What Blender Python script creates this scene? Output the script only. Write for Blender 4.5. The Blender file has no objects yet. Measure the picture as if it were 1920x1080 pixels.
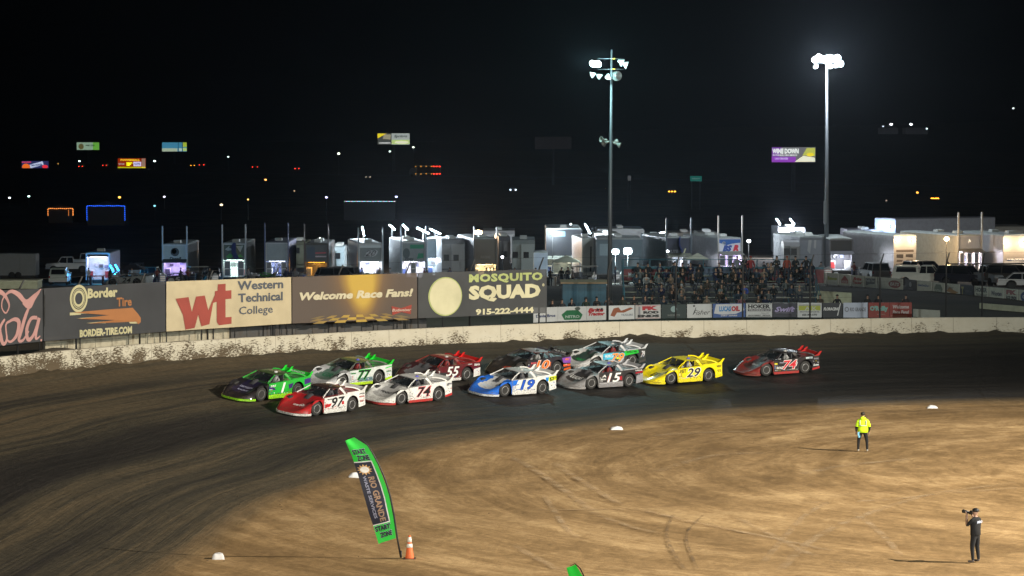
import bpy, bmesh, math, random
import numpy as np
from mathutils import Vector, Matrix, noise
R = math.radians
random.seed(7)
sc = bpy.context.scene
col = sc.collection
# ------------------------------------------------------------------ camera
F = 5300.0; HC = 14.7; PITCH = math.atan2(295.0, F)
cam = bpy.data.cameras.new("camera"); co = bpy.data.objects.new("camera", cam); col.objects.link(co)
cam.sensor_width = 36.0; cam.lens = F / 1920 * 36; cam.clip_start = 1; cam.clip_end = 8000
co.location = (0, 0, HC); co.rotation_euler = (math.pi / 2 - PITCH, 0, 0)
sc.camera = co
# ------------------------------------------------------------------ world, exposure
w = bpy.data.worlds.new("World"); sc.world = w; w.use_nodes = True
bg = w.node_tree.nodes["Background"]
bg.inputs[0].default_value = (0.18, 0.32, 0.55, 1); bg.inputs[1].default_value = 0.0007
sc.view_settings.view_transform = 'Standard'; sc.view_settings.look = 'None'
sc.view_settings.exposure = 0; sc.view_settings.gamma = 1
sc.cycles.use_denoising = True; sc.cycles.denoising_prefilter = 'ACCURATE'; sc.cycles.max_bounces = 5; sc.cycles.volume_bounces = 0
sc.cycles.transparent_max_bounces = 12; sc.cycles.sample_clamp_indirect = 3

def spot(name, loc, tgt, power, color, size=140, blend=.6, radius=.5):
    l = bpy.data.lights.new(name, 'SPOT'); l.energy = power; l.color = color
    l.spot_size = R(size); l.spot_blend = blend; l.shadow_soft_size = radius
    o = bpy.data.objects.new(name, l); col.objects.link(o); o.location = loc
    o.rotation_euler = (Vector(tgt) - Vector(loc)).to_track_quat('-Z', 'Y').to_euler()
    return o
def lamp(name, loc, power, color, radius=.15):
    l = bpy.data.lights.new(name, 'POINT'); l.energy = power; l.color = color; l.shadow_soft_size = radius
    o = bpy.data.objects.new(name, l); col.objects.link(o); o.location = loc
    return o
# infield floodlight outside the frame; two fill spots added at the camera side
spot('infield_floodlight', (66, 92, 36), (-6, 122, 0), 540000, (1.0, .90, .74), 84, .7, .45)
spot('right_fill_spot', (62, 22, 24), (24, 175, 1), 330000, (.92, 1.0, .98), 66, .7, 1.2)
spot('left_fill_spot', (-30, 8, 24), (-14, 128, 1), 230000, (1.0, .93, .78), 60, .7, 1.5)

# ------------------------------------------------------------------ helpers
_mats = {}
def nodes_of(name):
    m = bpy.data.materials.new(name); m.use_nodes = True
    nt = m.node_tree; return m, nt, nt.nodes['Principled BSDF']
def M(c, rough=.5, metal=0.0, emit=0.0, coat=0.0, dirt=0.0, alpha=1.0, name=None):
    """plain or slightly worn procedural material"""
    c = tuple(c) if not isinstance(c, (int, float)) else (c, c, c)
    key = (c, rough, metal, emit, coat, dirt, alpha)
    if key in _mats: return _mats[key]
    m, nt, b = nodes_of(name or 'material')
    b.inputs['Base Color'].default_value = (*c, 1); b.inputs['Roughness'].default_value = rough
    b.inputs['Metallic'].default_value = metal; b.inputs['Coat Weight'].default_value = coat
    b.inputs['Alpha'].default_value = alpha
    if emit:
        b.inputs['Emission Color'].default_value = (*c, 1); b.inputs['Emission Strength'].default_value = emit
    if dirt:
        tc = nt.nodes.new('ShaderNodeTexCoord'); n = nt.nodes.new('ShaderNodeTexNoise')
        n.inputs['Scale'].default_value = 2.5; n.inputs['Detail'].default_value = 6; n.inputs['Roughness'].default_value = .65
        nt.links.new(tc.outputs['Object'], n.inputs['Vector'])
        r = nt.nodes.new('ShaderNodeValToRGB'); r.color_ramp.elements[0].position = .42; r.color_ramp.elements[1].position = .75
        r.color_ramp.elements[1].color = (dirt, dirt, dirt, 1)
        nt.links.new(n.outputs['Fac'], r.inputs['Fac'])
        mx = nt.nodes.new('ShaderNodeMix'); mx.data_type = 'RGBA'
        mx.inputs['A'].default_value = (*c, 1); mx.inputs['B'].default_value = (.09, .065, .042, 1)
        if name == 'car_paint':      # clay thrown up over the lower bodywork, flecks everywhere
            n2 = nt.nodes.new('ShaderNodeTexNoise'); n2.inputs['Scale'].default_value = 13; n2.inputs['Detail'].default_value = 5; n2.inputs['Roughness'].default_value = .8
            nt.links.new(tc.outputs['Object'], n2.inputs['Vector']); sz = nt.nodes.new('ShaderNodeSeparateXYZ'); nt.links.new(tc.outputs['Object'], sz.inputs[0])
            mr = nt.nodes.new('ShaderNodeMapRange'); mr.inputs[1].default_value = .08; mr.inputs[2].default_value = .95; mr.inputs[3].default_value = .17; mr.inputs[4].default_value = -.02; nt.links.new(sz.outputs[2], mr.inputs[0])
            ad = nt.nodes.new('ShaderNodeMath'); nt.links.new(n2.outputs['Fac'], ad.inputs[0]); nt.links.new(mr.outputs[0], ad.inputs[1])
            r2 = nt.nodes.new('ShaderNodeMapRange'); r2.inputs[1].default_value = .60; r2.inputs[2].default_value = .74; r2.inputs[4].default_value = .75; nt.links.new(ad.outputs[0], r2.inputs[0])
            mm = nt.nodes.new('ShaderNodeMath'); mm.operation = 'MAXIMUM'; nt.links.new(r2.outputs[0], mm.inputs[0]); nt.links.new(r.outputs['Color'], mm.inputs[1]); nt.links.new(mm.outputs[0], mx.inputs['Factor'])
        else: nt.links.new(r.outputs['Color'], mx.inputs['Factor'])
        nt.links.new(mx.outputs['Result'], b.inputs['Base Color'])
        bm = nt.nodes.new('ShaderNodeMath'); bm.operation = 'MULTIPLY_ADD'; bm.inputs[1].default_value = .35; bm.inputs[2].default_value = max(0, rough - .1)
        nt.links.new(n.outputs['Fac'], bm.inputs[0]); nt.links.new(bm.outputs[0], b.inputs['Roughness'])
    _mats[key] = m; return m
def E(c, s): return M(c, .5, 0, s)

class MB:
    """collects shapes and links them as one mesh object"""
    def __init__(s): s.v = []; s.f = []; s.mi = []; s.sm = []; s.mats = []; s.m = 0
    def use(s, m):
        if m not in s.mats: s.mats.append(m)
        s.m = s.mats.index(m); return s
    def add(s, vs, fs, smooth=False):
        o = len(s.v); s.v += [tuple(p) for p in vs]
        for f in fs: s.f.append(tuple(i + o for i in f)); s.mi.append(s.m); s.sm.append(smooth)
        return s
    def box(s, a, b, mat=None):
        x0, y0, z0 = a; x1, y1, z1 = b
        v = [(x0,y0,z0),(x1,y0,z0),(x1,y1,z0),(x0,y1,z0),(x0,y0,z1),(x1,y0,z1),(x1,y1,z1),(x0,y1,z1)]
        if mat: v = [mat @ Vector(p) for p in v]
        return s.add(v, [(0,3,2,1),(4,5,6,7),(0,1,5,4),(1,2,6,5),(2,3,7,6),(3,0,4,7)])
    def cbox(s, c, d, mat=None):
        return s.box([c[i]-d[i]/2 for i in range(3)], [c[i]+d[i]/2 for i in range(3)], mat)
    def tube(s, pts, r, n=8, cap=True):
        pts = [Vector(p) for p in pts]; rs = r if isinstance(r, (list, tuple)) else [r]*len(pts)
        vs = []; k = len(pts)
        for i, p in enumerate(pts):
            d = (pts[min(i+1,k-1)] - pts[max(i-1,0)]).normalized()
            a = d.orthogonal().normalized() if i == 0 else (a - d*a.dot(d)).normalized()
            b = d.cross(a)
            for j in range(n):
                t = 2*math.pi*j/n; vs.append(p + (a*math.cos(t) + b*math.sin(t))*rs[i])
        fs = [(i*n+j, i*n+(j+1)%n, (i+1)*n+(j+1)%n, (i+1)*n+j) for i in range(k-1) for j in range(n)]
        if cap: fs += [tuple(range(n))[::-1], tuple(range((k-1)*n, k*n))]
        return s.add(vs, fs, True)
    def lathe(s, prof, n=16, mat=None, smooth=True):
        """prof: (r, z) about Z"""
        vs = []; k = len(prof)
        for (r, z) in prof:
            for j in range(n):
                t = 2*math.pi*j/n; vs.append(Vector((r*math.cos(t), r*math.sin(t), z)))
        if mat: vs = [mat @ v for v in vs]
        fs = [(i*n+j, i*n+(j+1)%n, (i+1)*n+(j+1)%n, (i+1)*n+j) for i in range(k-1) for j in range(n)]
        if prof[0][0] > 1e-6: fs.append(tuple(range(n))[::-1])
        if prof[-1][0] > 1e-6: fs.append(tuple(range((k-1)*n, k*n)))
        return s.add(vs, fs, smooth)
    def prism(s, poly, fa, fb):
        """poly list of 2D points, fa/fb map a point to 3D on each side (handles concave outlines)"""
        n = len(poly); bm = bmesh.new()
        vs = [bm.verts.new((p[0], p[1], 0)) for p in poly]
        f = bm.faces.new(vs); bm.normal_update(); bmesh.ops.triangulate(bm, faces=[f])
        bm.verts.index_update()
        tris = [[v.index for v in t.verts] for t in bm.faces]; bm.free()
        A = [fa(*p) for p in poly]; B = [fb(*p) for p in poly]
        fs = [tuple(t) for t in tris] + [tuple(i+n for i in t[::-1]) for t in tris]
        fs += [(i, (i+1) % n, (i+1) % n + n, i+n) for i in range(n)]
        return s.add(A + B, fs)
    def flat(s, poly, fa):
        n = len(poly); bm = bmesh.new()
        vs = [bm.verts.new((p[0], p[1], 0)) for p in poly]
        f = bm.faces.new(vs); bm.normal_update(); bmesh.ops.triangulate(bm, faces=[f]); bm.verts.index_update()
        tris = [tuple(v.index for v in t.verts) for t in bm.faces]; bm.free()
        return s.add([fa(*p) for p in poly], tris)
    def grid(s, fn, nu, nv, skip=None, smooth=True, close=False):
        vs = [fn(i/nu, j/nv) for i in range(nu+1) for j in range(nv+1)]
        fs = [(i*(nv+1)+j, (i+1)*(nv+1)+j, (i+1)*(nv+1)+j+1, i*(nv+1)+j+1) for i in range(nu) for j in range(nv)
              if not (skip and skip((i+.5)/nu, (j+.5)/nv))]
        return s.add(vs, fs, smooth)
    def sph(s, c, r, n=10, k=6, mat=None):
        sx, sy, sz = r if isinstance(r, (tuple, list)) else (r, r, r)
        vs = [];
        for i in range(k+1):
            a = math.pi*i/k
            for j in range(n):
                t = 2*math.pi*j/n
                vs.append(Vector((c[0]+sx*math.sin(a)*math.cos(t), c[1]+sy*math.sin(a)*math.sin(t), c[2]+sz*math.cos(a))))
        if mat: vs = [mat @ v for v in vs]
        fs = [(i*n+j, (i+1)*n+j, (i+1)*n+(j+1)%n, i*n+(j+1)%n) for i in range(k) for j in range(n)]
        return s.add(vs, fs, True)
    def mesh(s, name):
        me = bpy.data.meshes.new(name); me.from_pydata(s.v, [], s.f)
        for m in s.mats: me.materials.append(m)
        me.polygons.foreach_set('material_index', s.mi); me.polygons.foreach_set('use_smooth', s.sm)
        me.update(); return me
    def build(s, name, m=None, parent=None, fix=True):
        if m is not None and not s.mats: s.mats = [m]
        me = s.mesh(name)
        if fix:
            bm = bmesh.new(); bm.from_mesh(me); bmesh.ops.remove_doubles(bm, verts=bm.verts, dist=1e-5)
            bmesh.ops.recalc_face_normals(bm, faces=bm.faces); bm.to_mesh(me); bm.free()
        o = bpy.data.objects.new(name, me); col.objects.link(o)
        if parent: o.parent = parent
        return o
def tag(o, label=None, cat=None, group=None, kind=None):
    if label: o['label'] = label
    if cat: o['category'] = cat
    if group: o['group'] = group
    if kind: o['kind'] = kind
    return o
def empty(name, loc, label, cat, rz=0, group=None):
    o = bpy.data.objects.new(name, None); col.objects.link(o); o.location = loc; o.rotation_euler = (0, 0, rz)
    o.empty_display_size = .3
    return tag(o, label, cat, group)
def kids(o): return [c for c in ALLKIDS.get(o.name, [])] if False else list(o.children)
def copy_tree(o, parent=None):
    c = o.copy(); col.objects.link(c)
    if parent: c.parent = parent
    for ch in kids(o): copy_tree(ch, c)
    return c

# text as mesh (built-in font) --------------------------------------------
_txt = {}
def text_geo(s, bold=.02, shear=0.0, spacing=1.0):
    key = (s, bold, shear, spacing)
    if key in _txt: return _txt[key]
    c = bpy.data.curves.new('t', 'FONT'); c.body = s; c.offset = bold; c.shear = shear; c.resolution_u = 2; c.space_character = spacing
    c.fill_mode = 'BOTH'
    o = bpy.data.objects.new('t', c); col.objects.link(o)
    dg = bpy.context.evaluated_depsgraph_get(); me = o.evaluated_get(dg).to_mesh()
    vs = [(v.co.x, v.co.y) for v in me.vertices]; fs = [tuple(p.vertices) for p in me.polygons]
    o.evaluated_get(dg).to_mesh_clear(); bpy.data.objects.remove(o); bpy.data.curves.remove(c)
    x0 = min(v[0] for v in vs); x1 = max(v[0] for v in vs); y0 = min(v[1] for v in vs); y1 = max(v[1] for v in vs)
    vs = [((x-x0)/(x1-x0)-.5, (y-y0)/(y1-y0)-.5) for x, y in vs]
    _txt[key] = (vs, fs); return _txt[key]
def put_text(mb, s, fn, cx, cy, w_, h_, mat, bold=.02, shear=0.0, spacing=1.0, rot=0.0):
    """fn(a, b) -> 3D; text centred on (cx, cy), w_ wide and h_ high in fn's plane"""
    vs, fs = text_geo(s, bold, shear, spacing); mb.use(mat)
    cr, sr = math.cos(rot), math.sin(rot)
    pts = []
    for x, y in vs:
        a, b = x*w_, y*h_; pts.append(fn(cx + a*cr - b*sr, cy + a*sr + b*cr))
    mb.add(pts, fs)
def rect(mb, fn, x0, y0, x1, y1, mat):
    mb.use(mat); mb.add([fn(x0,y0), fn(x1,y0), fn(x1,y1), fn(x0,y1)], [(0,1,2,3)])
def blob(mb, fn, pts, mat):
    mb.use(mat); mb.flat(pts, fn)
def ell(cx, cy, rx, ry, n=20): return [(cx+rx*math.cos(2*math.pi*i/n), cy+ry*math.sin(2*math.pi*i/n)) for i in range(n)]

# ------------------------------------------------------------------ camera rays -> world
_rot = co.rotation_euler.to_matrix()
def ray(px, py): return (_rot @ Vector(((px-960)/F, -(py-540)/F, -1))).normalized()
def at(px, py, Y):
    d = ray(px, py); return Vector((0,0,HC)) + d*(Y/d.y)
def sY(Y): return F/Y          # pixels per metre at distance Y

# ------------------------------------------------------------------ terrain
def spline(pts, step=.5):
    out = []
    P = [Vector(p) for p in pts]
    for i in range(len(P)-1):
        p0 = P[max(i-1,0)]; p1 = P[i]; p2 = P[i+1]; p3 = P[min(i+2, len(P)-1)]
        n = max(2, int((p2-p1).length/step))
        for k in range(n):
            t = k/n; out.append(.5*((2*p1)+(p2-p0)*t+(2*p0-5*p1+4*p2-p3)*t*t+(3*p1-p0-3*p2+p3)*t**3))
    out.append(P[-1]); return out
def onflat(px, py): return at(px, py, 100)
inner_px = [(400,1027),(500,950),(600,912),(663,892),(740,862),(900,828),(1155,802),(1400,777),(1748,761),(1920,757)]
def pz(px, py, z):
    d = ray(px, py); t = (z-HC)/d.z; p = Vector((0,0,HC)) + d*t; return (p.x, p.y)
inner = [(-14,60),(-12.4,78),(-11.6,90)] + [pz(a,b,0) for a,b in inner_px] + [(42,155.5),(70,157),(120,154),(200,146)]
outer_px = [(0,709,2.6),(240,685,2.6),(480,668,2.6),(720,654,2.5),(960,642,2.4),(1200,635,2.3),(1500,631,2.2),(1740,628,2.1),(1920,626,2.1)]
outer = [(-41,60),(-38,85),(-34.5,108),(-30,126)] + [pz(a,b,z) for a,b,z in outer_px] + [(46,177.5),(75,178),(125,174),(205,166)]
zout_key = [0]*0
INN = spline(inner); OUT = spline(outer)
INa = np.array([(p.x,p.y) for p in INN]); OUa = np.array([(p.x,p.y) for p in OUT])
OUarc = np.concatenate([[0], np.cumsum(np.hypot(*np.diff(OUa, axis=0).T))])
INarc = np.concatenate([[0], np.cumsum(np.hypot(*np.diff(INa, axis=0).T))])
def sdist(X, Y, L, arc):
    """signed distance (positive on the outer/left-far side) and arc position"""
    n = len(X); d = np.full(n, 1e9); sg = np.ones(n); ar = np.zeros(n)
    for s in range(0, n, 20000):
        e = min(n, s+20000)
        dx = X[s:e,None]-L[None,:,0]; dy = Y[s:e,None]-L[None,:,1]; q = dx*dx+dy*dy
        k = q.argmin(1); k2 = np.clip(k, 0, len(L)-2)
        i = np.arange(e-s)
        t = L[np.minimum(k+1, len(L)-1)] - L[np.maximum(k-1, 0)]
        tl = np.hypot(t[:,0], t[:,1]); nx = -t[:,1]/tl; ny = t[:,0]/tl
        vx = dx[i,k]; vy = dy[i,k]
        perp = vx*nx+vy*ny; al = (vx*t[:,0]+vy*t[:,1])/tl
        dd = np.sqrt(q[i,k]); near = np.abs(al) < .6
        d[s:e] = np.where(near, np.abs(perp), dd); sg[s:e] = np.sign(perp)
        ar[s:e] = arc[k] + np.where(near, al, 0)
    return d*sg, ar
def sstep(x, a, b):
    t = np.clip((x-a)/(b-a), 0, 1); return t*t*(3-2*t)
def zo_of(X): return np.interp(X, [-40,-14,0,17,32,80], [2.6,2.6,2.4,2.2,2.1,2.0])
def hp(Y): return np.interp(Y, [0,205,232,250,268,300,335,420,900,6000], [1.8,1.8,1.5,1.0,-.1,-1.6,-2.7,-3.2,-2.5,-2.0])
def height(X, Y):
    di, _ = sdist(X, Y, INa, INarc); do, ar = sdist(X, Y, OUa, OUarc)
    zo = zo_of(X)
    t = np.clip(di/(np.maximum(di,0)+np.maximum(-do,0)+1e-6), 0, 1)
    h = zo*t**1.2
    q = np.maximum(do, 0)
    k = sstep(q, 2, 26)
    hout = (zo+.15+.35*sstep(q,.3,1.6)-.3*sstep(q,5,14))*(1-k)+hp(Y)*k
    hout = hout + k*sstep(X, 5, 25)*np.interp(Y, [255,300,340,450,700], [0,1.2,1.9,1.2,0])
    h = np.where(do > 0, hout, h)
    return h, t, di, do, ar
def hgt(x, y): return float(height(np.array([float(x)]), np.array([float(y)]))[0][0])
def on(px, py):
    """where the ray through a pixel first meets the terrain"""
    d = ray(px, py); Ys = np.concatenate([np.arange(85, 330, .25), np.arange(330, 1500, 2)])
    P = np.array([(d.x*(y/d.y), y, HC+d.z*(y/d.y)) for y in Ys])
    h = height(P[:,0], P[:,1])[0]
    below = np.where(P[:,2] <= h)[0]
    if len(below) == 0: return Vector((P[-1][0], P[-1][1], h[-1]))
    i = below[0]; return Vector((P[i][0], P[i][1], h[i]))
def ground_at(px, Y):
    x = (px-960)/F*Y*1.0; return Vector((x, Y, hgt(x, Y)))

# ground materials ---------------------------------------------------------
def dirt_material():
    m, nt, b = nodes_of('track_dirt'); N = nt.nodes; L = nt.links
    uv = N.new('ShaderNodeAttribute'); uv.attribute_name = 'tuv'       # x: along the track, y: across (0 inner, 1 outer)
    gr = N.new('ShaderNodeAttribute'); gr.attribute_name = 'groove'
    inf = N.new('ShaderNodeAttribute'); inf.attribute_name = 'infield'
    sep = N.new('ShaderNodeSeparateXYZ'); L.new(uv.outputs['Vector'], sep.inputs[0])
    geo = N.new('ShaderNodeNewGeometry')
    def nz(vec, scale, det=5, rough=.6, dist=0):
        n = N.new('ShaderNodeTexNoise'); n.inputs['Scale'].default_value = scale; n.inputs['Detail'].default_value = det
        n.inputs['Roughness'].default_value = rough; n.inputs['Distortion'].default_value = dist
        L.new(vec, n.inputs['Vector']); return n.outputs['Fac']
    def mp(vec, s, r=(0,0,0)):
        n = N.new('ShaderNodeMapping'); n.inputs['Scale'].default_value = s; n.inputs['Rotation'].default_value = r
        L.new(vec, n.inputs['Vector']); return n.outputs[0]
    def math_(op, a, c=None, cl=False):
        n = N.new('ShaderNodeMath'); n.operation = op; n.use_clamp = cl
        for i, v in enumerate((a, c)):
            if v is None: continue
            if isinstance(v, (int, float)): n.inputs[i].default_value = v
            else: L.new(v, n.inputs[i])
        return n.outputs[0]
    def ramp(f, stops):
        n = N.new('ShaderNodeValToRGB'); cr = n.color_ramp
        while len(cr.elements) < len(stops): cr.elements.new(.5)
        for e, (p, c) in zip(cr.elements, stops):
            e.position = p; e.color = (*c, 1) if isinstance(c, tuple) else (c, c, c, 1)
        L.new(f, n.inputs['Fac']); return n.outputs['Color']
    def mix(f, a, c, mode='MIX'):
        n = N.new('ShaderNodeMix'); n.data_type = 'RGBA'; n.blend_type = mode
        for s, v in (('Factor', f), ('A', a), ('B', c)):
            if isinstance(v, (int, float)): n.inputs[s].default_value = v if s == 'Factor' else (v, v, v, 1)
            elif isinstance(v, tuple): n.inputs[s].default_value = (*v, 1)
            else: L.new(v, n.inputs[s])
        return n.outputs['Result']
    P = geo.outputs['Position']; U = uv.outputs['Vector']
    # track: streaks follow the racing line
    s1 = nz(mp(U, (.014, .62, 1)), 1.0, 8, .62, 0)
    s2 = nz(mp(U, (.028, 1.9, 1)), 1.0, 9, .70, 0)
    s3 = nz(mp(U, (.25, 9.0, 1)), 1.0, 4, .6, .15)
    st = math_('ADD', math_('MULTIPLY', s1, .38), math_('ADD', math_('MULTIPLY', s2, .42), math_('MULTIPLY', s3, .20)))
    g = math_('ADD', gr.outputs['Fac'], math_('MULTIPLY', math_('SUBTRACT', st, .5), 2.7), True)
    tr = ramp(g, [(0, (.125,.088,.050)), (.22, (.095,.074,.046)), (.45, (.050,.043,.031)), (.7, (.026,.023,.021)), (1, (.013,.0125,.0125))])
    fine = nz(P, 4, 8, .78)
    tr = mix(.55, tr, ramp(fine, [(.34, .35), (.66, 1.6)]), 'MULTIPLY')
    # infield: pale dusty clay, darker damp patches, swept streaks
    pu = N.new('ShaderNodeAttribute'); pu.attribute_name = 'puv'; Q = pu.outputs['Vector']
    a1 = nz(mp(Q, (.05, .15, 1)), 1.0, 9, .66, 1.0)
    a2 = nz(mp(Q, (.12, .9, 1)), 1.0, 9, .72, .6)
    a3 = nz(mp(P, (.9, .5, 1), (0,0,.7)), 1.0, 9, .78, .8)
    ai = math_('ADD', math_('MULTIPLY', a1, .42), math_('ADD', math_('MULTIPLY', a2, .30), math_('MULTIPLY', a3, .28)))
    ic = ramp(ai, [(.34, (.110,.067,.029)), (.45, (.205,.128,.055)), (.52, (.31,.200,.092)), (.61, (.50,.345,.175))])
    ic = mix(.45, ic, ramp(nz(P, 3.2, 8, .8), [(.34, .50), (.66, 1.42)]), 'MULTIPLY')
    spk = nz(P, 1.7, 6, .8)
    ic = mix(ramp(spk, [(.62, 0.0), (.66, .6)]), ic, (.085,.055,.030))
    pit = ramp(nz(P, .12, 6, .6), [(.35, (.055,.050,.040)), (.65, (.10,.085,.062))])
    wob = math_('MULTIPLY', math_('SUBTRACT', nz(mp(U, (.12, .9, 1)), 1.0, 7, .7), .5), 1.3)
    fi = math_('ADD', inf.outputs['Fac'], math_('MULTIPLY', wob, math_('MULTIPLY', math_('SUBTRACT', 1.0, math_('ABSOLUTE', math_('SUBTRACT', math_('MULTIPLY', inf.outputs['Fac'], 2.0), 1.0))), 1.0)), True)
    base = mix(fi, tr, ic)
    ou = N.new('ShaderNodeAttribute'); ou.attribute_name = 'pit'
    base = mix(ou.outputs['Fac'], base, pit)
    L.new(base, b.inputs['Base Color'])
    rr = math_('ADD', math_('MULTIPLY', math_('SUBTRACT', 1.0, g), .30), math_('MULTIPLY', fine, .25))
    rr = math_('ADD', rr, .42)
    rr = math_('ADD', rr, math_('MULTIPLY', ou.outputs['Fac'], .6))
    L.new(math_('MAXIMUM', rr, math_('MULTIPLY', fi, .95), True), b.inputs['Roughness'])
    b.inputs['Specular IOR Level'].default_value = .2
    bp = N.new('ShaderNodeBump'); bp.inputs['Strength'].default_value = .8; bp.inputs['Distance'].default_value = .05
    tk = math_('SUBTRACT', 1.0, fi); tk = math_('MULTIPLY', tk, math_('SUBTRACT', 1.0, ou.outputs['Fac']))
    hb = math_('ADD', math_('MULTIPLY', math_('ADD', math_('MULTIPLY', s2, .8), math_('MULTIPLY', s3, .7)), tk), math_('ADD', math_('MULTIPLY', fine, .7), math_('MULTIPLY', a2, .9)))
    L.new(hb, bp.inputs['Height']); L.new(bp.outputs[0], b.inputs['Normal'])
    return m
def build_ground():
    xs = np.concatenate([[-3500,-2000,-1100,-600,-350,-220,-150,-110,-85,-70,-60,-52], np.arange(-46, 50, .5), [51,54,58,64,72,85,110,150,220,350,600,1100,2000,3500]])
    ys = np.concatenate([[-60,0,40,70,80], np.arange(84, 182, .45), np.arange(182, 290, 2.5), [293,300,310,325,345,370,400,450,520,620,780,1000,1400,2000,3000,4500]])
    X, Y = np.meshgrid(xs, ys, indexing='ij'); sh = X.shape; x = X.ravel(); y = Y.ravel()
    h, t, di, do, ar = height(x, y)
    # unevenness: small bumps, loose dirt banked against the foot of the wall, ragged inner edge
    nb = np.array([noise.noise(Vector((a*.45, c*.45, 0)))*.05 + noise.noise(Vector((a*.12, c*.12, 5)))*.12 for a, c in zip(x, y)])
    foot = np.exp(-((do+.5)/.8)**2)*(do < .1)
    lump = np.array([noise.noise(Vector((a*.30, 3, 0)))*.5+noise.noise(Vector((a*1.3, 9, 0)))*.3 for a in ar])
    h = h + nb*np.where(y > 300, 0, 1)*np.where(di > 0, .5, 1) + foot*np.clip(.12+lump*.45, -.05, .5)
    edge = np.exp(-((di-.3)/.9)**2)
    h = h + edge*.16*np.array([abs(noise.noise(Vector((a*1.1, b*1.1, 2)))) for a, b in zip(ar, di)])
    berm = np.exp(-((do-2.0)/.9)**2)
    h = h + berm*np.array([.22+.35*noise.noise(Vector((a*.25, 1, 7))) for a in ar])*(x < 14)
    v = [(a, b, c) for a, b, c in zip(x, y, h)]
    w_ = np.maximum(di, 0)+np.maximum(-do, 0)+1e-6
    # rubbered-in groove: wide on the straight, splitting in two bands round the turn
    A = ar - ar[np.argmin(np.abs(x+25)+np.abs(y-138))]
    turn = 1-sstep(A, -5, 38)
    gA = np.exp(-((t-.47)/.36)**4)*(1-turn)
    gB = (np.exp(-((t-.43)/.13)**2)*.95 + np.exp(-((t-.17)/.08)**2)*.55 + np.exp(-((t-.80)/.035)**2)*.45)*turn
    g = (.30-.10*turn)+.64*np.maximum(gA, gB) - .10*np.exp(-((t-.31)/.05)**2)*turn
    g = g + .14*sstep(t, .78, .98)*(1-turn)
    infl = 1-sstep(di, -.9, 1.3+1.6*(1-turn)); pit = sstep(do, 0, 1.0)
    pit = np.where(y > 190, 1, pit)
    pr = np.hypot(x-30, (y-122)*1.0); pa = np.arctan2(y-122, -(x-30))*30
    n0, n1 = sh
    idx = lambda i, j: i*n1+j
    groups = {'dirt_track': [], 'infield': [], 'pit_ground': []}
    di2 = di.reshape(sh); do2 = do.reshape(sh)
    for i in range(n0-1):
        for j in range(n1-1):
            f = (idx(i,j), idx(i+1,j), idx(i+1,j+1), idx(i,j+1))
            k = 'infield' if di2[i,j] < 0 else ('pit_ground' if do2[i,j] > 0 else 'dirt_track')
            groups[k].append(f)
    m = dirt_material()
    for nm, fs in groups.items():
        used = sorted({i for f in fs for i in f}); mp_ = {k: q for q, k in enumerate(used)}
        me = bpy.data.meshes.new(nm); me.from_pydata([v[k] for k in used], [], [tuple(mp_[i] for i in f) for f in fs])
        me.materials.append(m)
        u = np.array(used)
        a = me.attributes.new('tuv', 'FLOAT_VECTOR', 'POINT'); a.data.foreach_set('vector', np.stack([ar[u], np.clip(di[u], -40, 40), 0*ar[u]], 1).ravel())
        a = me.attributes.new('puv', 'FLOAT_VECTOR', 'POINT'); a.data.foreach_set('vector', np.stack([pa[u], pr[u], 0*pr[u]], 1).ravel())
        for an, arr in (('groove', g), ('infield', infl), ('pit', pit)):
            a = me.attributes.new(an, 'FLOAT', 'POINT'); a.data.foreach_set('value', arr[u].astype(float))
        me.polygons.foreach_set('use_smooth', [True]*len(fs)); me.update()
        o = bpy.data.objects.new(nm, me); col.objects.link(o); tag(o, kind='structure')
        if nm == 'dirt_track': tag(o, 'dark rubbered dirt racing surface curving round the turn')
build_ground()

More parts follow.
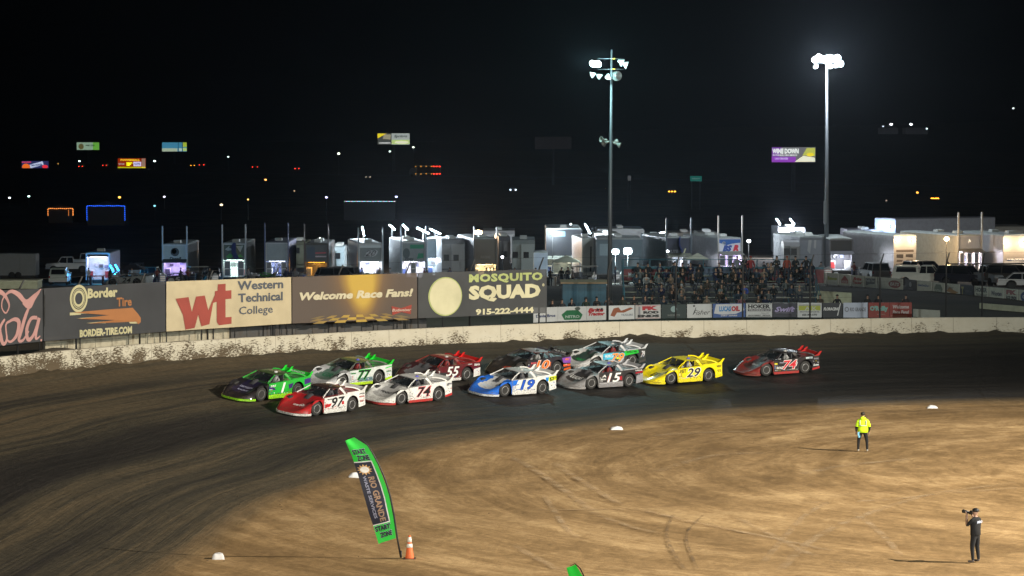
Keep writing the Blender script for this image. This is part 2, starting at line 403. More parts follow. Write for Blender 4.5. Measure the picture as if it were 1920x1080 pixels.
# ------------------------------------------------------------------ concrete retaining wall
def out_pt(a, off=0.0):
    """point at arc length a on the outer line, pushed off metres outward; and the tangent"""
    i = int(np.clip(np.searchsorted(OUarc, a), 1, len(OUarc)-1)); t = (a-OUarc[i-1])/(OUarc[i]-OUarc[i-1]+1e-9)
    p = OUa[i-1]*(1-t)+OUa[i]*t; i2 = min(i+2, len(OUa)-1); i0 = max(i-2, 0)
    d = OUa[i2]-OUa[i0]; d = d/np.hypot(*d)
    return Vector((p[0]-d[1]*off, p[1]+d[0]*off)), Vector((d[0], d[1]))
def wall_material():
    m, nt, b = nodes_of('spattered_concrete'); N = nt.nodes; L = nt.links
    at_ = N.new('ShaderNodeAttribute'); at_.attribute_name = 'wuv'
    sep = N.new('ShaderNodeSeparateXYZ'); L.new(at_.outputs['Vector'], sep.inputs[0])
    def mp(s, r=0):
        n = N.new('ShaderNodeMapping'); n.inputs['Scale'].default_value = s; n.inputs['Rotation'].default_value = (0,0,r); L.new(at_.outputs['Vector'], n.inputs['Vector']); return n.outputs[0]
    def nz(v, s, d=5, r=.6):
        n = N.new('ShaderNodeTexNoise'); n.inputs['Scale'].default_value = s; n.inputs['Detail'].default_value = d; n.inputs['Roughness'].default_value = r; L.new(v, n.inputs['Vector']); return n.outputs['Fac']
    def ma(op, a, c, cl=False):
        n = N.new('ShaderNodeMath'); n.operation = op; n.use_clamp = cl
        for i, q in enumerate((a, c)):
            if isinstance(q, (int, float)): n.inputs[i].default_value = q
            else: L.new(q, n.inputs[i])
        return n.outputs[0]
    def mr(x, a, c, lo, hi):
        n = N.new('ShaderNodeMapRange'); n.inputs[1].default_value = a; n.inputs[2].default_value = c; n.inputs[3].default_value = lo; n.inputs[4].default_value = hi; L.new(x, n.inputs[0]); return n.outputs[0]
    sp = ma('ADD', ma('MULTIPLY', nz(mp((3.6, 9.5, 1), -.5), 1.6, 4, .7), .60), ma('MULTIPLY', nz(mp((1, 1, 1)), 1.1, 3, .5), .40))
    along = mr(sep.outputs[0], 74, 116, .425, .560)       # thickest spatter round the turn, thin on the straight
    low = mr(sep.outputs[1], .1, 1.0, -.045, .055)
    th = ma('ADD', along, low)
    k = ma('MULTIPLY', ma('SUBTRACT', sp, th), 26.0, True)
    # joints between blocks
    ph = ma('FRACT', ma('MULTIPLY', sep.outputs[0], 1/2.75), 0)
    j = ma('LESS_THAN', ph, .016)
    c = N.new('ShaderNodeMix'); c.data_type = 'RGBA'; c.inputs['A'].default_value = (.55,.52,.43,1); c.inputs['B'].default_value = (.42,.37,.27,1)
    L.new(nz(mp((.8,1,1)), 1.5, 6), c.inputs['Factor'])
    c1 = N.new('ShaderNodeMix'); c1.data_type = 'RGBA'; L.new(ma('MULTIPLY', j, .55), c1.inputs['Factor']); L.new(c.outputs['Result'], c1.inputs['A']); c1.inputs['B'].default_value = (.16,.14,.11,1)
    c2 = N.new('ShaderNodeMix'); c2.data_type = 'RGBA'; L.new(k, c2.inputs['Factor']); L.new(c1.outputs['Result'], c2.inputs['A']); c2.inputs['B'].default_value = (.085,.062,.036,1)
    L.new(c2.outputs['Result'], b.inputs['Base Color']); b.inputs['Roughness'].default_value = .9
    bp = N.new('ShaderNodeBump'); bp.inputs['Strength'].default_value = .6; bp.inputs['Distance'].default_value = .04; L.new(k, bp.inputs['Height']); L.new(bp.outputs[0], b.inputs['Normal'])
    return m
A_of = {}
def arc_at_px(px):
    """arc length of the wall where the camera sees it at a pixel column"""
    x = OUa[:,0]/OUa[:,1]*F+960
    ok = OUa[:,1] > 90
    i = np.where(ok & (x >= px))[0]
    return float(OUarc[i[0]]) if len(i) else float(OUarc[-1])
def build_wall():
    mb = MB(); a0, a1 = 20, OUarc[-1]-30; n = int((a1-a0)/.5); vs = []; uv = []
    prof = [(-.22, -.6), (-.10, 0.0), (-.02, .3), (0, .98), (.04, 1.03), (.27, 1.03), (.30, .98), (.32, -.6)]
    for i in range(n+1):
        a = a0+(a1-a0)*i/n; p, d = out_pt(a); z = float(zo_of(p.x))
        for (q, h) in prof:
            vs.append((p.x-d.y*q, p.y+d.x*q, z+h)); uv.append((a, h, q))
    k = len(prof)
    fs = [(i*k+j, (i+1)*k+j, (i+1)*k+j+1, i*k+j+1) for i in range(n) for j in range(k-1)]
    me = bpy.data.meshes.new('retaining_wall'); me.from_pydata(vs, [], fs); me.materials.append(wall_material())
    at_ = me.attributes.new('wuv', 'FLOAT_VECTOR', 'POINT'); at_.data.foreach_set('vector', [c for t in uv for c in t])
    o = bpy.data.objects.new('retaining_wall', me); col.objects.link(o)
    tag(o, 'long low concrete retaining wall spattered with mud behind the race cars', 'wall')
build_wall()
# ------------------------------------------------------------------ race cars
RUB = M((.022,.021,.020), .75, name='rubber'); RIM = M((.62,.62,.63), .35, .35, dirt=.35, name='rim'); BLK = M((.012,.012,.013), .5, name='black')
TUB = M((.10,.10,.11), .5, .3, name='roll_bar'); STEEL = M((.35,.36,.38), .4, .7)
def yside(z): return 1.0-.075*(z-.12)
def xfront(u): return 2.36-.40*abs(u)**3.2
def ztop(x, y):
    """height of the bodywork's upper skin"""
    u = max(-1, min(1, y/.97)); xf = xfront(u)
    if x >= .85:
        s = max(0, min(1, (xf-x)/(xf-.85))); p = .95-.58*abs(u)**2
        base = .155+.025*abs(u)
        top = .83
        z = base+(top-base)*s**p
        z += .055*math.exp(-((abs(u)-.80)/.16)**2)*math.sin(math.pi*min(1, s*1.15))**1.0 if s*1.15 < 1 else 0
        z -= .05*math.exp(-(u/.62)**4)*math.sin(math.pi*s)
        return z
    t = (.85-x)/3.27
    return .83+.20*t
def wheel_geo(mirror):
    t = MB(); r0 = .365; w_ = .15
    t.lathe([(.205,-w_),(.30,-w_-.01),(.345,-w_+.02),(r0,-w_+.06),(r0,w_-.06),(.345,w_-.02),(.30,w_+.01),(.205,w_)], 22, Matrix.Rotation(-math.pi/2*mirror, 4, 'X'))
    rm = MB(); rm.lathe([(.001,.03),(.07,.035),(.085,.02),(.10,-.02),(.17,-.03),(.185,w_-.02),(.207,w_+.012),(.212,w_-.02),(.212,-w_)], 20, Matrix.Rotation(-math.pi/2*mirror, 4, 'X'))
    for k in range(5):
        a = 2*math.pi*k/5; rm.sph((.06*math.cos(a), mirror*.04, .06*math.sin(a)), .013, 5, 3)
    return t.mesh('tyre'), rm.mesh('rim')
_wg = {s: wheel_geo(s) for s in (1, -1)}
for s in (1,-1):
    _wg[s][0].materials.append(RUB); _wg[s][1].materials.append(RIM)
def helmet_driver(parent_mat, name_label, helmet_c, suit_c):
    """seated driver: one body mesh with a helmet as clothing"""
    mb = MB(); mb.use(M(suit_c, .8))
    mb.tube([(-.42,.22,.42),(-.44,.22,.62),(-.42,.22,.84),(-.40,.22,.98),(-.38,.22,1.04)], [.17,.17,.19,.11,.06], 10)
    mb.tube([(-.40,.40,.90),(-.25,.46,.72),(-.02,.34,.74)], [.065,.05,.04], 7)
    mb.tube([(-.40,.04,.90),(-.25,-.02,.72),(-.02,.10,.74)], [.065,.05,.04], 7)
    mb.tube([(-.40,.30,.45),(.05,.32,.50),(.40,.32,.38)], [.10,.08,.06], 7)
    mb.tube([(-.40,.14,.45),(.05,.12,.50),(.40,.12,.38)], [.10,.08,.06], 7)
    b = mb.build('person', None); b.matrix_world = parent_mat
    h = MB(); h.use(M(helmet_c, .25, coat=.5)); h.sph((-.36,.22,1.15), (.145,.125,.14), 12, 8)
    h.use(BLK); h.sph((-.30,.22,1.16), (.10,.112,.055), 10, 6)
    h.build('helmet', None, b)
    tag(b, name_label, 'person', 'drivers seated in the race cars'); return b
def make_car(name_label, spec):
    S = spec; root = bpy.data.objects.new('race_car', None); col.objects.link(root)
    tag(root, name_label, 'race car', 'dirt race cars circulating in two rows')
    d = S.get('dirt', .35)
    P = lambda c: M(c, .32, 0, 0, .35, d, name='car_paint')
    nose_m = P(S['nose']); side_m = P(S['side']); roof_m = P(S['roof']); deck_m = P(S.get('deck', S['side'])); sp_m = P(S['spoiler']); lip_m = P(S['lip']); rock_m = P(S['rocker']); pil_m = P(S.get('pillar', S['side']))
    # nose and hood --------------------------------------------------
    mb = MB(); mb.use(nose_m)
    hood_m = P(S['hood']) if 'hood' in S else nose_m
    def nf(u, v):
        uu = u*2-1; y = uu*.97; xf = xfront(uu); x = xf+(.85-xf)*v**1.2
        return (x, y, ztop(x, y))
    nu, nv = 28, 14
    for i in range(nu):
        for j in range(nv):
            a, b_ = i/nu, (i+1)/nu; c, e = j/nv, (j+1)/nv; uc = abs((a+b_)-1)
            mb.use(hood_m if (uc < .56+.10*math.sin(j*.4) and c > S.get('hoodstart', .35)) else nose_m)
            mb.add([nf(a,c), nf(a,e), nf(b_,e), nf(b_,c)], [(0,1,2,3)], True)
    mb.use(nose_m)
    for sd in (1,-1):      # cheeks down the side of the nose, open round the wheel
        xs = [1.96,1.92,1.86,1.80,1.74]
        top = [(x, ztop(x, .97)) for x in [1.96,1.9,1.84,1.78,1.72,1.66,1.58,1.5,1.4,1.3,1.2,1.1,1.0,.92,.85]]
        arch = [(1.34+.43*math.cos(R(k)), .40+.43*math.sin(R(k))*.90) for k in (176,160,140,120,100,80,60,40,20,4)]
        low = [(.90,.14),(.905,.40)] + arch + [(1.775,.40),(1.79,.15),(1.95,.15)]
        mb.prism(top + [(.85,.14)] + low, lambda a, b_: (a, sd*yside(b_)*(.972), b_), lambda a, b_: (a, sd*(yside(b_)*.972-.02), b_))
    nose = mb.build('nose', None, root)
    # lip ------------------------------------------------------------
    mb = MB(); mb.use(lip_m)
    pts = [(xfront(-1+2*i/24)+.02, (-1+2*i/24)*.985) for i in range(25)]
    pts = [(1.79, -.985)]+pts+[(1.79, .985)]
    n = len(pts); vs = [(x, y, .055) for x, y in pts]+[(x+.005, y, .155) for x, y in pts]+[(x-.06, y*.96, .16) for x, y in pts]+[(x-.06, y*.96, .055) for x, y in pts]
    mb.add(vs, [(r*n+i, r*n+i+1, ((r+1)%4)*n+i+1, ((r+1)%4)*n+i) for r in range(4) for i in range(n-1)], False)
    lip = mb.build('nose_lip', None, root)
    # side panels ----------------------------------------------------
    door_top = [(.85,.845),(.4,.86),(0,.885),(-.5,.925),(-.9,.965),(-1.5,1.005),(-2.0,1.03),(-2.40,1.045)]
    arch = [(-1.30+.45*math.cos(R(k)), .40+.42*math.sin(R(k))) for k in (185,172,155,135,115,95,75,55,35,18,5,-5)]
    poly = [(.86,.13)] + door_top + [(-2.43,.30),(-2.05,.235),(-1.76,.20)] + arch + [(-.84,.13)]
    for sd in (1,-1):
        mb = MB(); mb.use(side_m)
        mb.prism(poly, lambda a, b_: (a, sd*yside(b_), b_), lambda a, b_: (a, sd*(yside(b_)-.02), b_))
        mb.build('side_panel', None, root)
        mb = MB(); mb.use(rock_m); rt = S.get('rockh', .23)
        mb.prism([(.87,.09),(.87,rt),(-.83,rt),(-.83,.09)], lambda a, b_: (a, sd*(yside(b_)+.008), b_), lambda a, b_: (a, sd*(yside(b_)+.002), b_))
        mb.prism([(-1.74,.19),(-1.77,.30),(-2.44,.40),(-2.44,.28)], lambda a, b_: (a, sd*(yside(b_)+.008), b_), lambda a, b_: (a, sd*(yside(b_)+.002), b_))
        mb.build('rocker_panel', None, root)
    # rear deck and cockpit -------------------------------------------
    mb = MB(); mb.use(deck_m)
    xs = [.85,.60,.40,.1,-.3,-.70,-1.0,-1.4,-1.9,-2.42]; ysn = [-.93,-.62,-.3,0,.3,.62,.93]
    for i in range(len(xs)-1):
        for j in range(len(ysn)-1):
            if -.7 <= xs[i+1] and xs[i] <= .40 and abs(ysn[j]+ysn[j+1])/2 < .55: continue
            q = [(xs[i],ysn[j]),(xs[i+1],ysn[j]),(xs[i+1],ysn[j+1]),(xs[i],ysn[j+1])]
            mb.add([(a, b_, ztop(a, b_)-.06*(1-(b_/.93)**2)*(1 if a < .6 else 0)) for a, b_ in q], [(0,1,2,3)], False)
    mb.prism([(-.90,.30),(-.92,1.03),(.92,1.03),(.90,.30)], lambda a, b_: (-2.40, a, b_), lambda a, b_: (-2.42, a, b_))
    mb.build('deck', None, root)
    mb = MB(); mb.use(BLK)
    mb.box((-.72,-.64,.22), (.46,.64,.24)); mb.box((.44,-.64,.24), (.46,.64,.76)); mb.box((-.72,-.64,.24), (-.70,.64,.86))
    mb.box((-.70,-.64,.24), (.44,-.62,.80)); mb.box((-.70,.62,.24), (.44,.64,.80)); mb.box((-2.2,-.7,.16), (1.9,.7,.18))
    mb.build('cockpit', None, root)
    mb = MB(); mb.use(M((.05,.05,.055), .6)); mb.cbox((-.50,.22,.55), (.46,.46,.12)); mb.cbox((-.66,.22,.82), (.07,.46,.50)); mb.cbox((-.63,.05,1.10), (.14,.04,.2)); mb.cbox((-.63,.39,1.10), (.14,.04,.2))
    mb.build('seat', None, root)
    # roll cage, windshield posts -------------------------------------
    mb = MB(); mb.use(M(S.get('cage', (.10,.10,.11)), .5, .3))
    for sd in (1,-1):
        mb.tube([(.42,sd*.58,.55),(.38,sd*.58,.86),(.08,sd*.55,1.30),(-.55,sd*.55,1.33),(-.60,sd*.56,.5)], .022, 6)
        mb.tube([(-.58,sd*.50,1.28),(-1.5,sd*.5,.97)], .02, 6); mb.tube([(.40,sd*.62,.62),(-.58,sd*.62,.66)], .02, 6)
        mb.tube([(-.15,sd*.57,1.31),(-.18,sd*.6,.66)], .018, 6)
    mb.tube([(-.58,-.5,1.30),(-.58,.5,.5)], .018, 6); mb.tube([(.08,-.55,1.30),(.08,.55,1.30)], .02, 6); mb.tube([(.3,-.15,1.0),(.25,.0,1.32)], .012, 6)
    mb.build('roll_cage', None, root)
    mb = MB(); mb.use(M((.02,.025,.03), .15, 0, 0, 0, 0, .55))
    mb.add([(.80,-.58,.835),(.80,.58,.835),(.13,.56,1.30),(.13,-.56,1.30)], [(0,1,2,3)])
    mb.build('windshield', None, root)
    # roof --------------------------------------------------------------
    mb = MB(); mb.use(roof_m)
    def rf(z0):
        return lambda u, v: (.16-1.22*u, (v*2-1)*(.63-.02*u), z0+.045*math.sin(math.pi*min(1,u*.9+.1))-.012*(v*2-1)**2)
    mb.grid(rf(1.325), 8, 6); mb.grid(rf(1.300), 8, 6)
    o_ = [rf(1.325)(u,v) for u,v in ((0,0),(0,1),(1,1),(1,0))]; i_ = [rf(1.300)(u,v) for u,v in ((0,0),(0,1),(1,1),(1,0))]
    for k in range(4): mb.add([o_[k], o_[(k+1)%4], i_[(k+1)%4], i_[k]], [(0,1,2,3)])
    mb.build('roof', None, root)
    # pillars -------------------------------------------------------------
    for sd in (1,-1):
        mb = MB(); mb.use(pil_m)
        def band(pp, w_):
            for k in range(len(pp)-1):
                (x0,y0,z0),(x1,y1,z1) = pp[k], pp[k+1]; dx, dz = x1-x0, z1-z0; l = math.hypot(dx,dz); nx, nz_ = -dz/l*w_/2, dx/l*w_/2
                for t in (0,.012):
                    mb.add([(x0+nx,sd*(y0-t),z0+nz_),(x1+nx,sd*(y1-t),z1+nz_),(x1-nx,sd*(y1-t),z1-nz_),(x0-nx,sd*(y0-t),z0-nz_)], [(0,1,2,3)])
        band([(.12,.62,1.32),(.50,.72,1.08),(.86,.86,.84)], .055)
        band([(-.62,.62,1.33),(-.74,.74,1.12),(-.78,.88,.94)], .15)
        arc = [(-1.02,.62,1.345),(-1.30,.68,1.31),(-1.60,.74,1.24),(-1.86,.80,1.14),(-2.05,.85,1.03)]
        band(arc, .085); band([(-.92,.88,.975),(-1.5,.88,1.01),(-2.1,.88,1.04)], .06)
        mb.build('roof_pillar', None, root)
    # spoiler ---------------------------------------------------------------
    mb = MB(); mb.use(sp_m)
    mb.prism([(-2.36,1.04),(-2.38,1.04),(-2.50,1.26),(-2.48,1.26)], lambda a, b_: (a,-.90,b_), lambda a, b_: (a,.90,b_))
    for y in (-.90,-.48,.90):
        mb.prism([(-1.92,1.03),(-2.42,1.05),(-2.66,1.40),(-2.46,1.38),(-2.25,1.16)], lambda a, b_: (a,y-.012,b_), lambda a, b_: (a,y+.012,b_))
    mb.build('spoiler', None, root)
    # wheels --------------------------------------------------------------------
    for (x, sd, steer) in ((1.34,1,S.get('steer',-4)),(1.34,-1,S.get('steer',-4)),(-1.30,1,0),(-1.30,-1,0)):
        t = bpy.data.objects.new('wheel', _wg[sd][0]); col.objects.link(t); t.parent = root
        t.location = (x, sd*.80, .36); t.rotation_euler = (0, random.random()*6, R(steer))
        r_ = bpy.data.objects.new('rim', _wg[sd][1]); col.objects.link(r_); r_.parent = t
        if S.get('rim'): r_.material_slots[0].link = 'OBJECT'; r_.material_slots[0].material = M(S['rim'], .4, .2, dirt=.4)
    # graphics: number, names, small decals ------------------------------------
    side = lambda a, b_: (-a, yside(b_)+.014, b_)            # a runs to the right as seen from the car's left side
    side2 = lambda a, b_: (-a, yside(b_)+.006, b_)
    rside = lambda a, b_: (a, -yside(b_)-.012, b_)
    for (fn, fn2) in ((side, side2), (rside, lambda a, b_: (a, -yside(b_)-.009, b_))):
        mb = MB(); cx = .18; 
        if fn is rside: cx = -cx
        if 'numbg' in S: put_text(mb, S['num'], fn2, cx+.01, S.get('numz',.59), S.get('numw',.98)+.08, .56, M(S['numbg'], .4), .05, .25)
        put_text(mb, S['num'], fn, cx, S.get('numz',.59), S.get('numw',.98), .50, M(S['numc'], .4), .02, .25)
        mb.build('door_number', None, root, fix=False)
    if 'blocks' in S:
        mb = MB()
        for (x0,z0,x1,z1,x2,z2,x3,z3,c) in S['blocks']:
            blob(mb, lambda a, b_: (a, yside(b_)+.005, b_), [(x0,z0),(x1,z1),(x2,z2),(x3,z3)], M(c, .4))
            blob(mb, lambda a, b_: (a, -yside(b_)-.005, b_), [(x0,z0),(x1,z1),(x2,z2),(x3,z3)], M(c, .4))
        mb.build('livery_panel', None, root, fix=False)
    if 'words' in S:
        mb = MB()
        for (s_, x, z, w_, h_, c) in S['words']:
            put_text(mb, s_, side, -x, z, w_, h_, M(c, .45), .03, .15)
        mb.build('sponsor_lettering', None, root, fix=False)
    if 'hoodword' in S:
        mb = MB()
        for (s_, x, y, w_, h_, c) in S['hoodword']:
            put_text(mb, s_, lambda a, b_: (x-b_, y+a, ztop(x-b_, y+a)+.008), 0, 0, w_, h_, M(c, .45), .03, .1)
        mb.build('hood_lettering', None, root, fix=False)
    if 'spword' in S:
        mb = MB(); put_text(mb, S['spword'], lambda a, b_: (-2.355-b_*.5-.055, a, 1.155+b_), 0, 0, 1.0, .12, M((.7,.7,.7), .5), .03, .1)
        mb.build('spoiler_lettering', None, root, fix=False)
    rnd = random.Random(S['num']+str(S['nose'])); mb = MB()      # rows of little sponsor stickers
    cs = S.get('stick', [(.03,.03,.03), (.7,.7,.7), (.4,.03,.03), (.03,.06,.3)])
    for k in range(22):
        x = .78-k*.105 if k < 15 else -1.85-.08*(k-15); z = rnd.choice((.28,.29,.345)) if k < 15 else rnd.choice((.45,.52,.6,.68))
        w_ = rnd.uniform(.05,.095); h_ = rnd.uniform(.022,.05); c = M(rnd.choice(cs), .5)
        for q in range(3):      # broken up like small print
            x0 = x-w_/2+q*w_/3; rect(mb, lambda a, b_: (a, yside(b_)+.011, b_), x0, z, x0+w_/3*.72, z+h_, c)
    for k in range(7):
        x = .80-(k%2)*.13; z = .40+.07*(k//2); c = M(rnd.choice(cs), .5)
        for q in range(2): rect(mb, lambda a, b_: (a, yside(b_)+.011, b_), x-.05+q*.05, z, x-.01+q*.05, z+rnd.uniform(.02,.04), c)
    mb.build('sticker', None, root, fix=False)
    # engine scoop and bits on the hood
    mb = MB(); mb.use(M((.05,.05,.055), .5)); mb.grid(lambda u, v: (1.15-.42*u, (v*2-1)*.17, ztop(1.15-.42*u, 0)+.01+.09*math.sin(math.pi*v)*min(1, u*3)), 5, 6)
    mb.build('air_cleaner', None, root)
    for o in root.children:      # final proportions: long low nose, short tail, low roof
        if o.name.startswith('wheel'): continue
        for v in o.data.vertices:
            x, y, z = v.co
            if x > 1.72: x += .26*(min(1, (x-1.72)/.6)**1.3)
            elif x < -1.75: x = -1.75+(x+1.75)*.72
            if z > .87: z = .87+(z-.87)*.72
            v.co = (x, y, z)
    return root
def place_car(root, px, py, yaw):
    """front left wheel's contact patch at a pixel; yaw = angle of the heading below the picture plane"""
    c0 = on(px, py); th = math.pi+R(yaw); hd = Vector((math.cos(th), math.sin(th), 0)); lf = Vector((-hd.y, hd.x, 0))
    def gp(p): return Vector((p.x, p.y, hgt(p.x, p.y)))
    org = c0 - hd*1.34 - lf*.88
    a, b_, c = gp(org+hd*1.34), gp(org-hd*1.30), gp(org+lf*.9); e = gp(org-lf*.9)
    x = (a-b_).normalized(); y = (c-e).normalized(); z = x.cross(y).normalized(); y = z.cross(x)
    o = (a+b_+c+e)/4; o.z += .012
    m = Matrix((x, y, z)).transposed().to_4x4(); m.translation = o
    root.matrix_world = m; return m
W_ = (.72,.72,.70); K_ = (.014,.014,.016); RED = (.42,.012,.014); LIME = (.30,.75,.01); GRN = (.01,.55,.03)
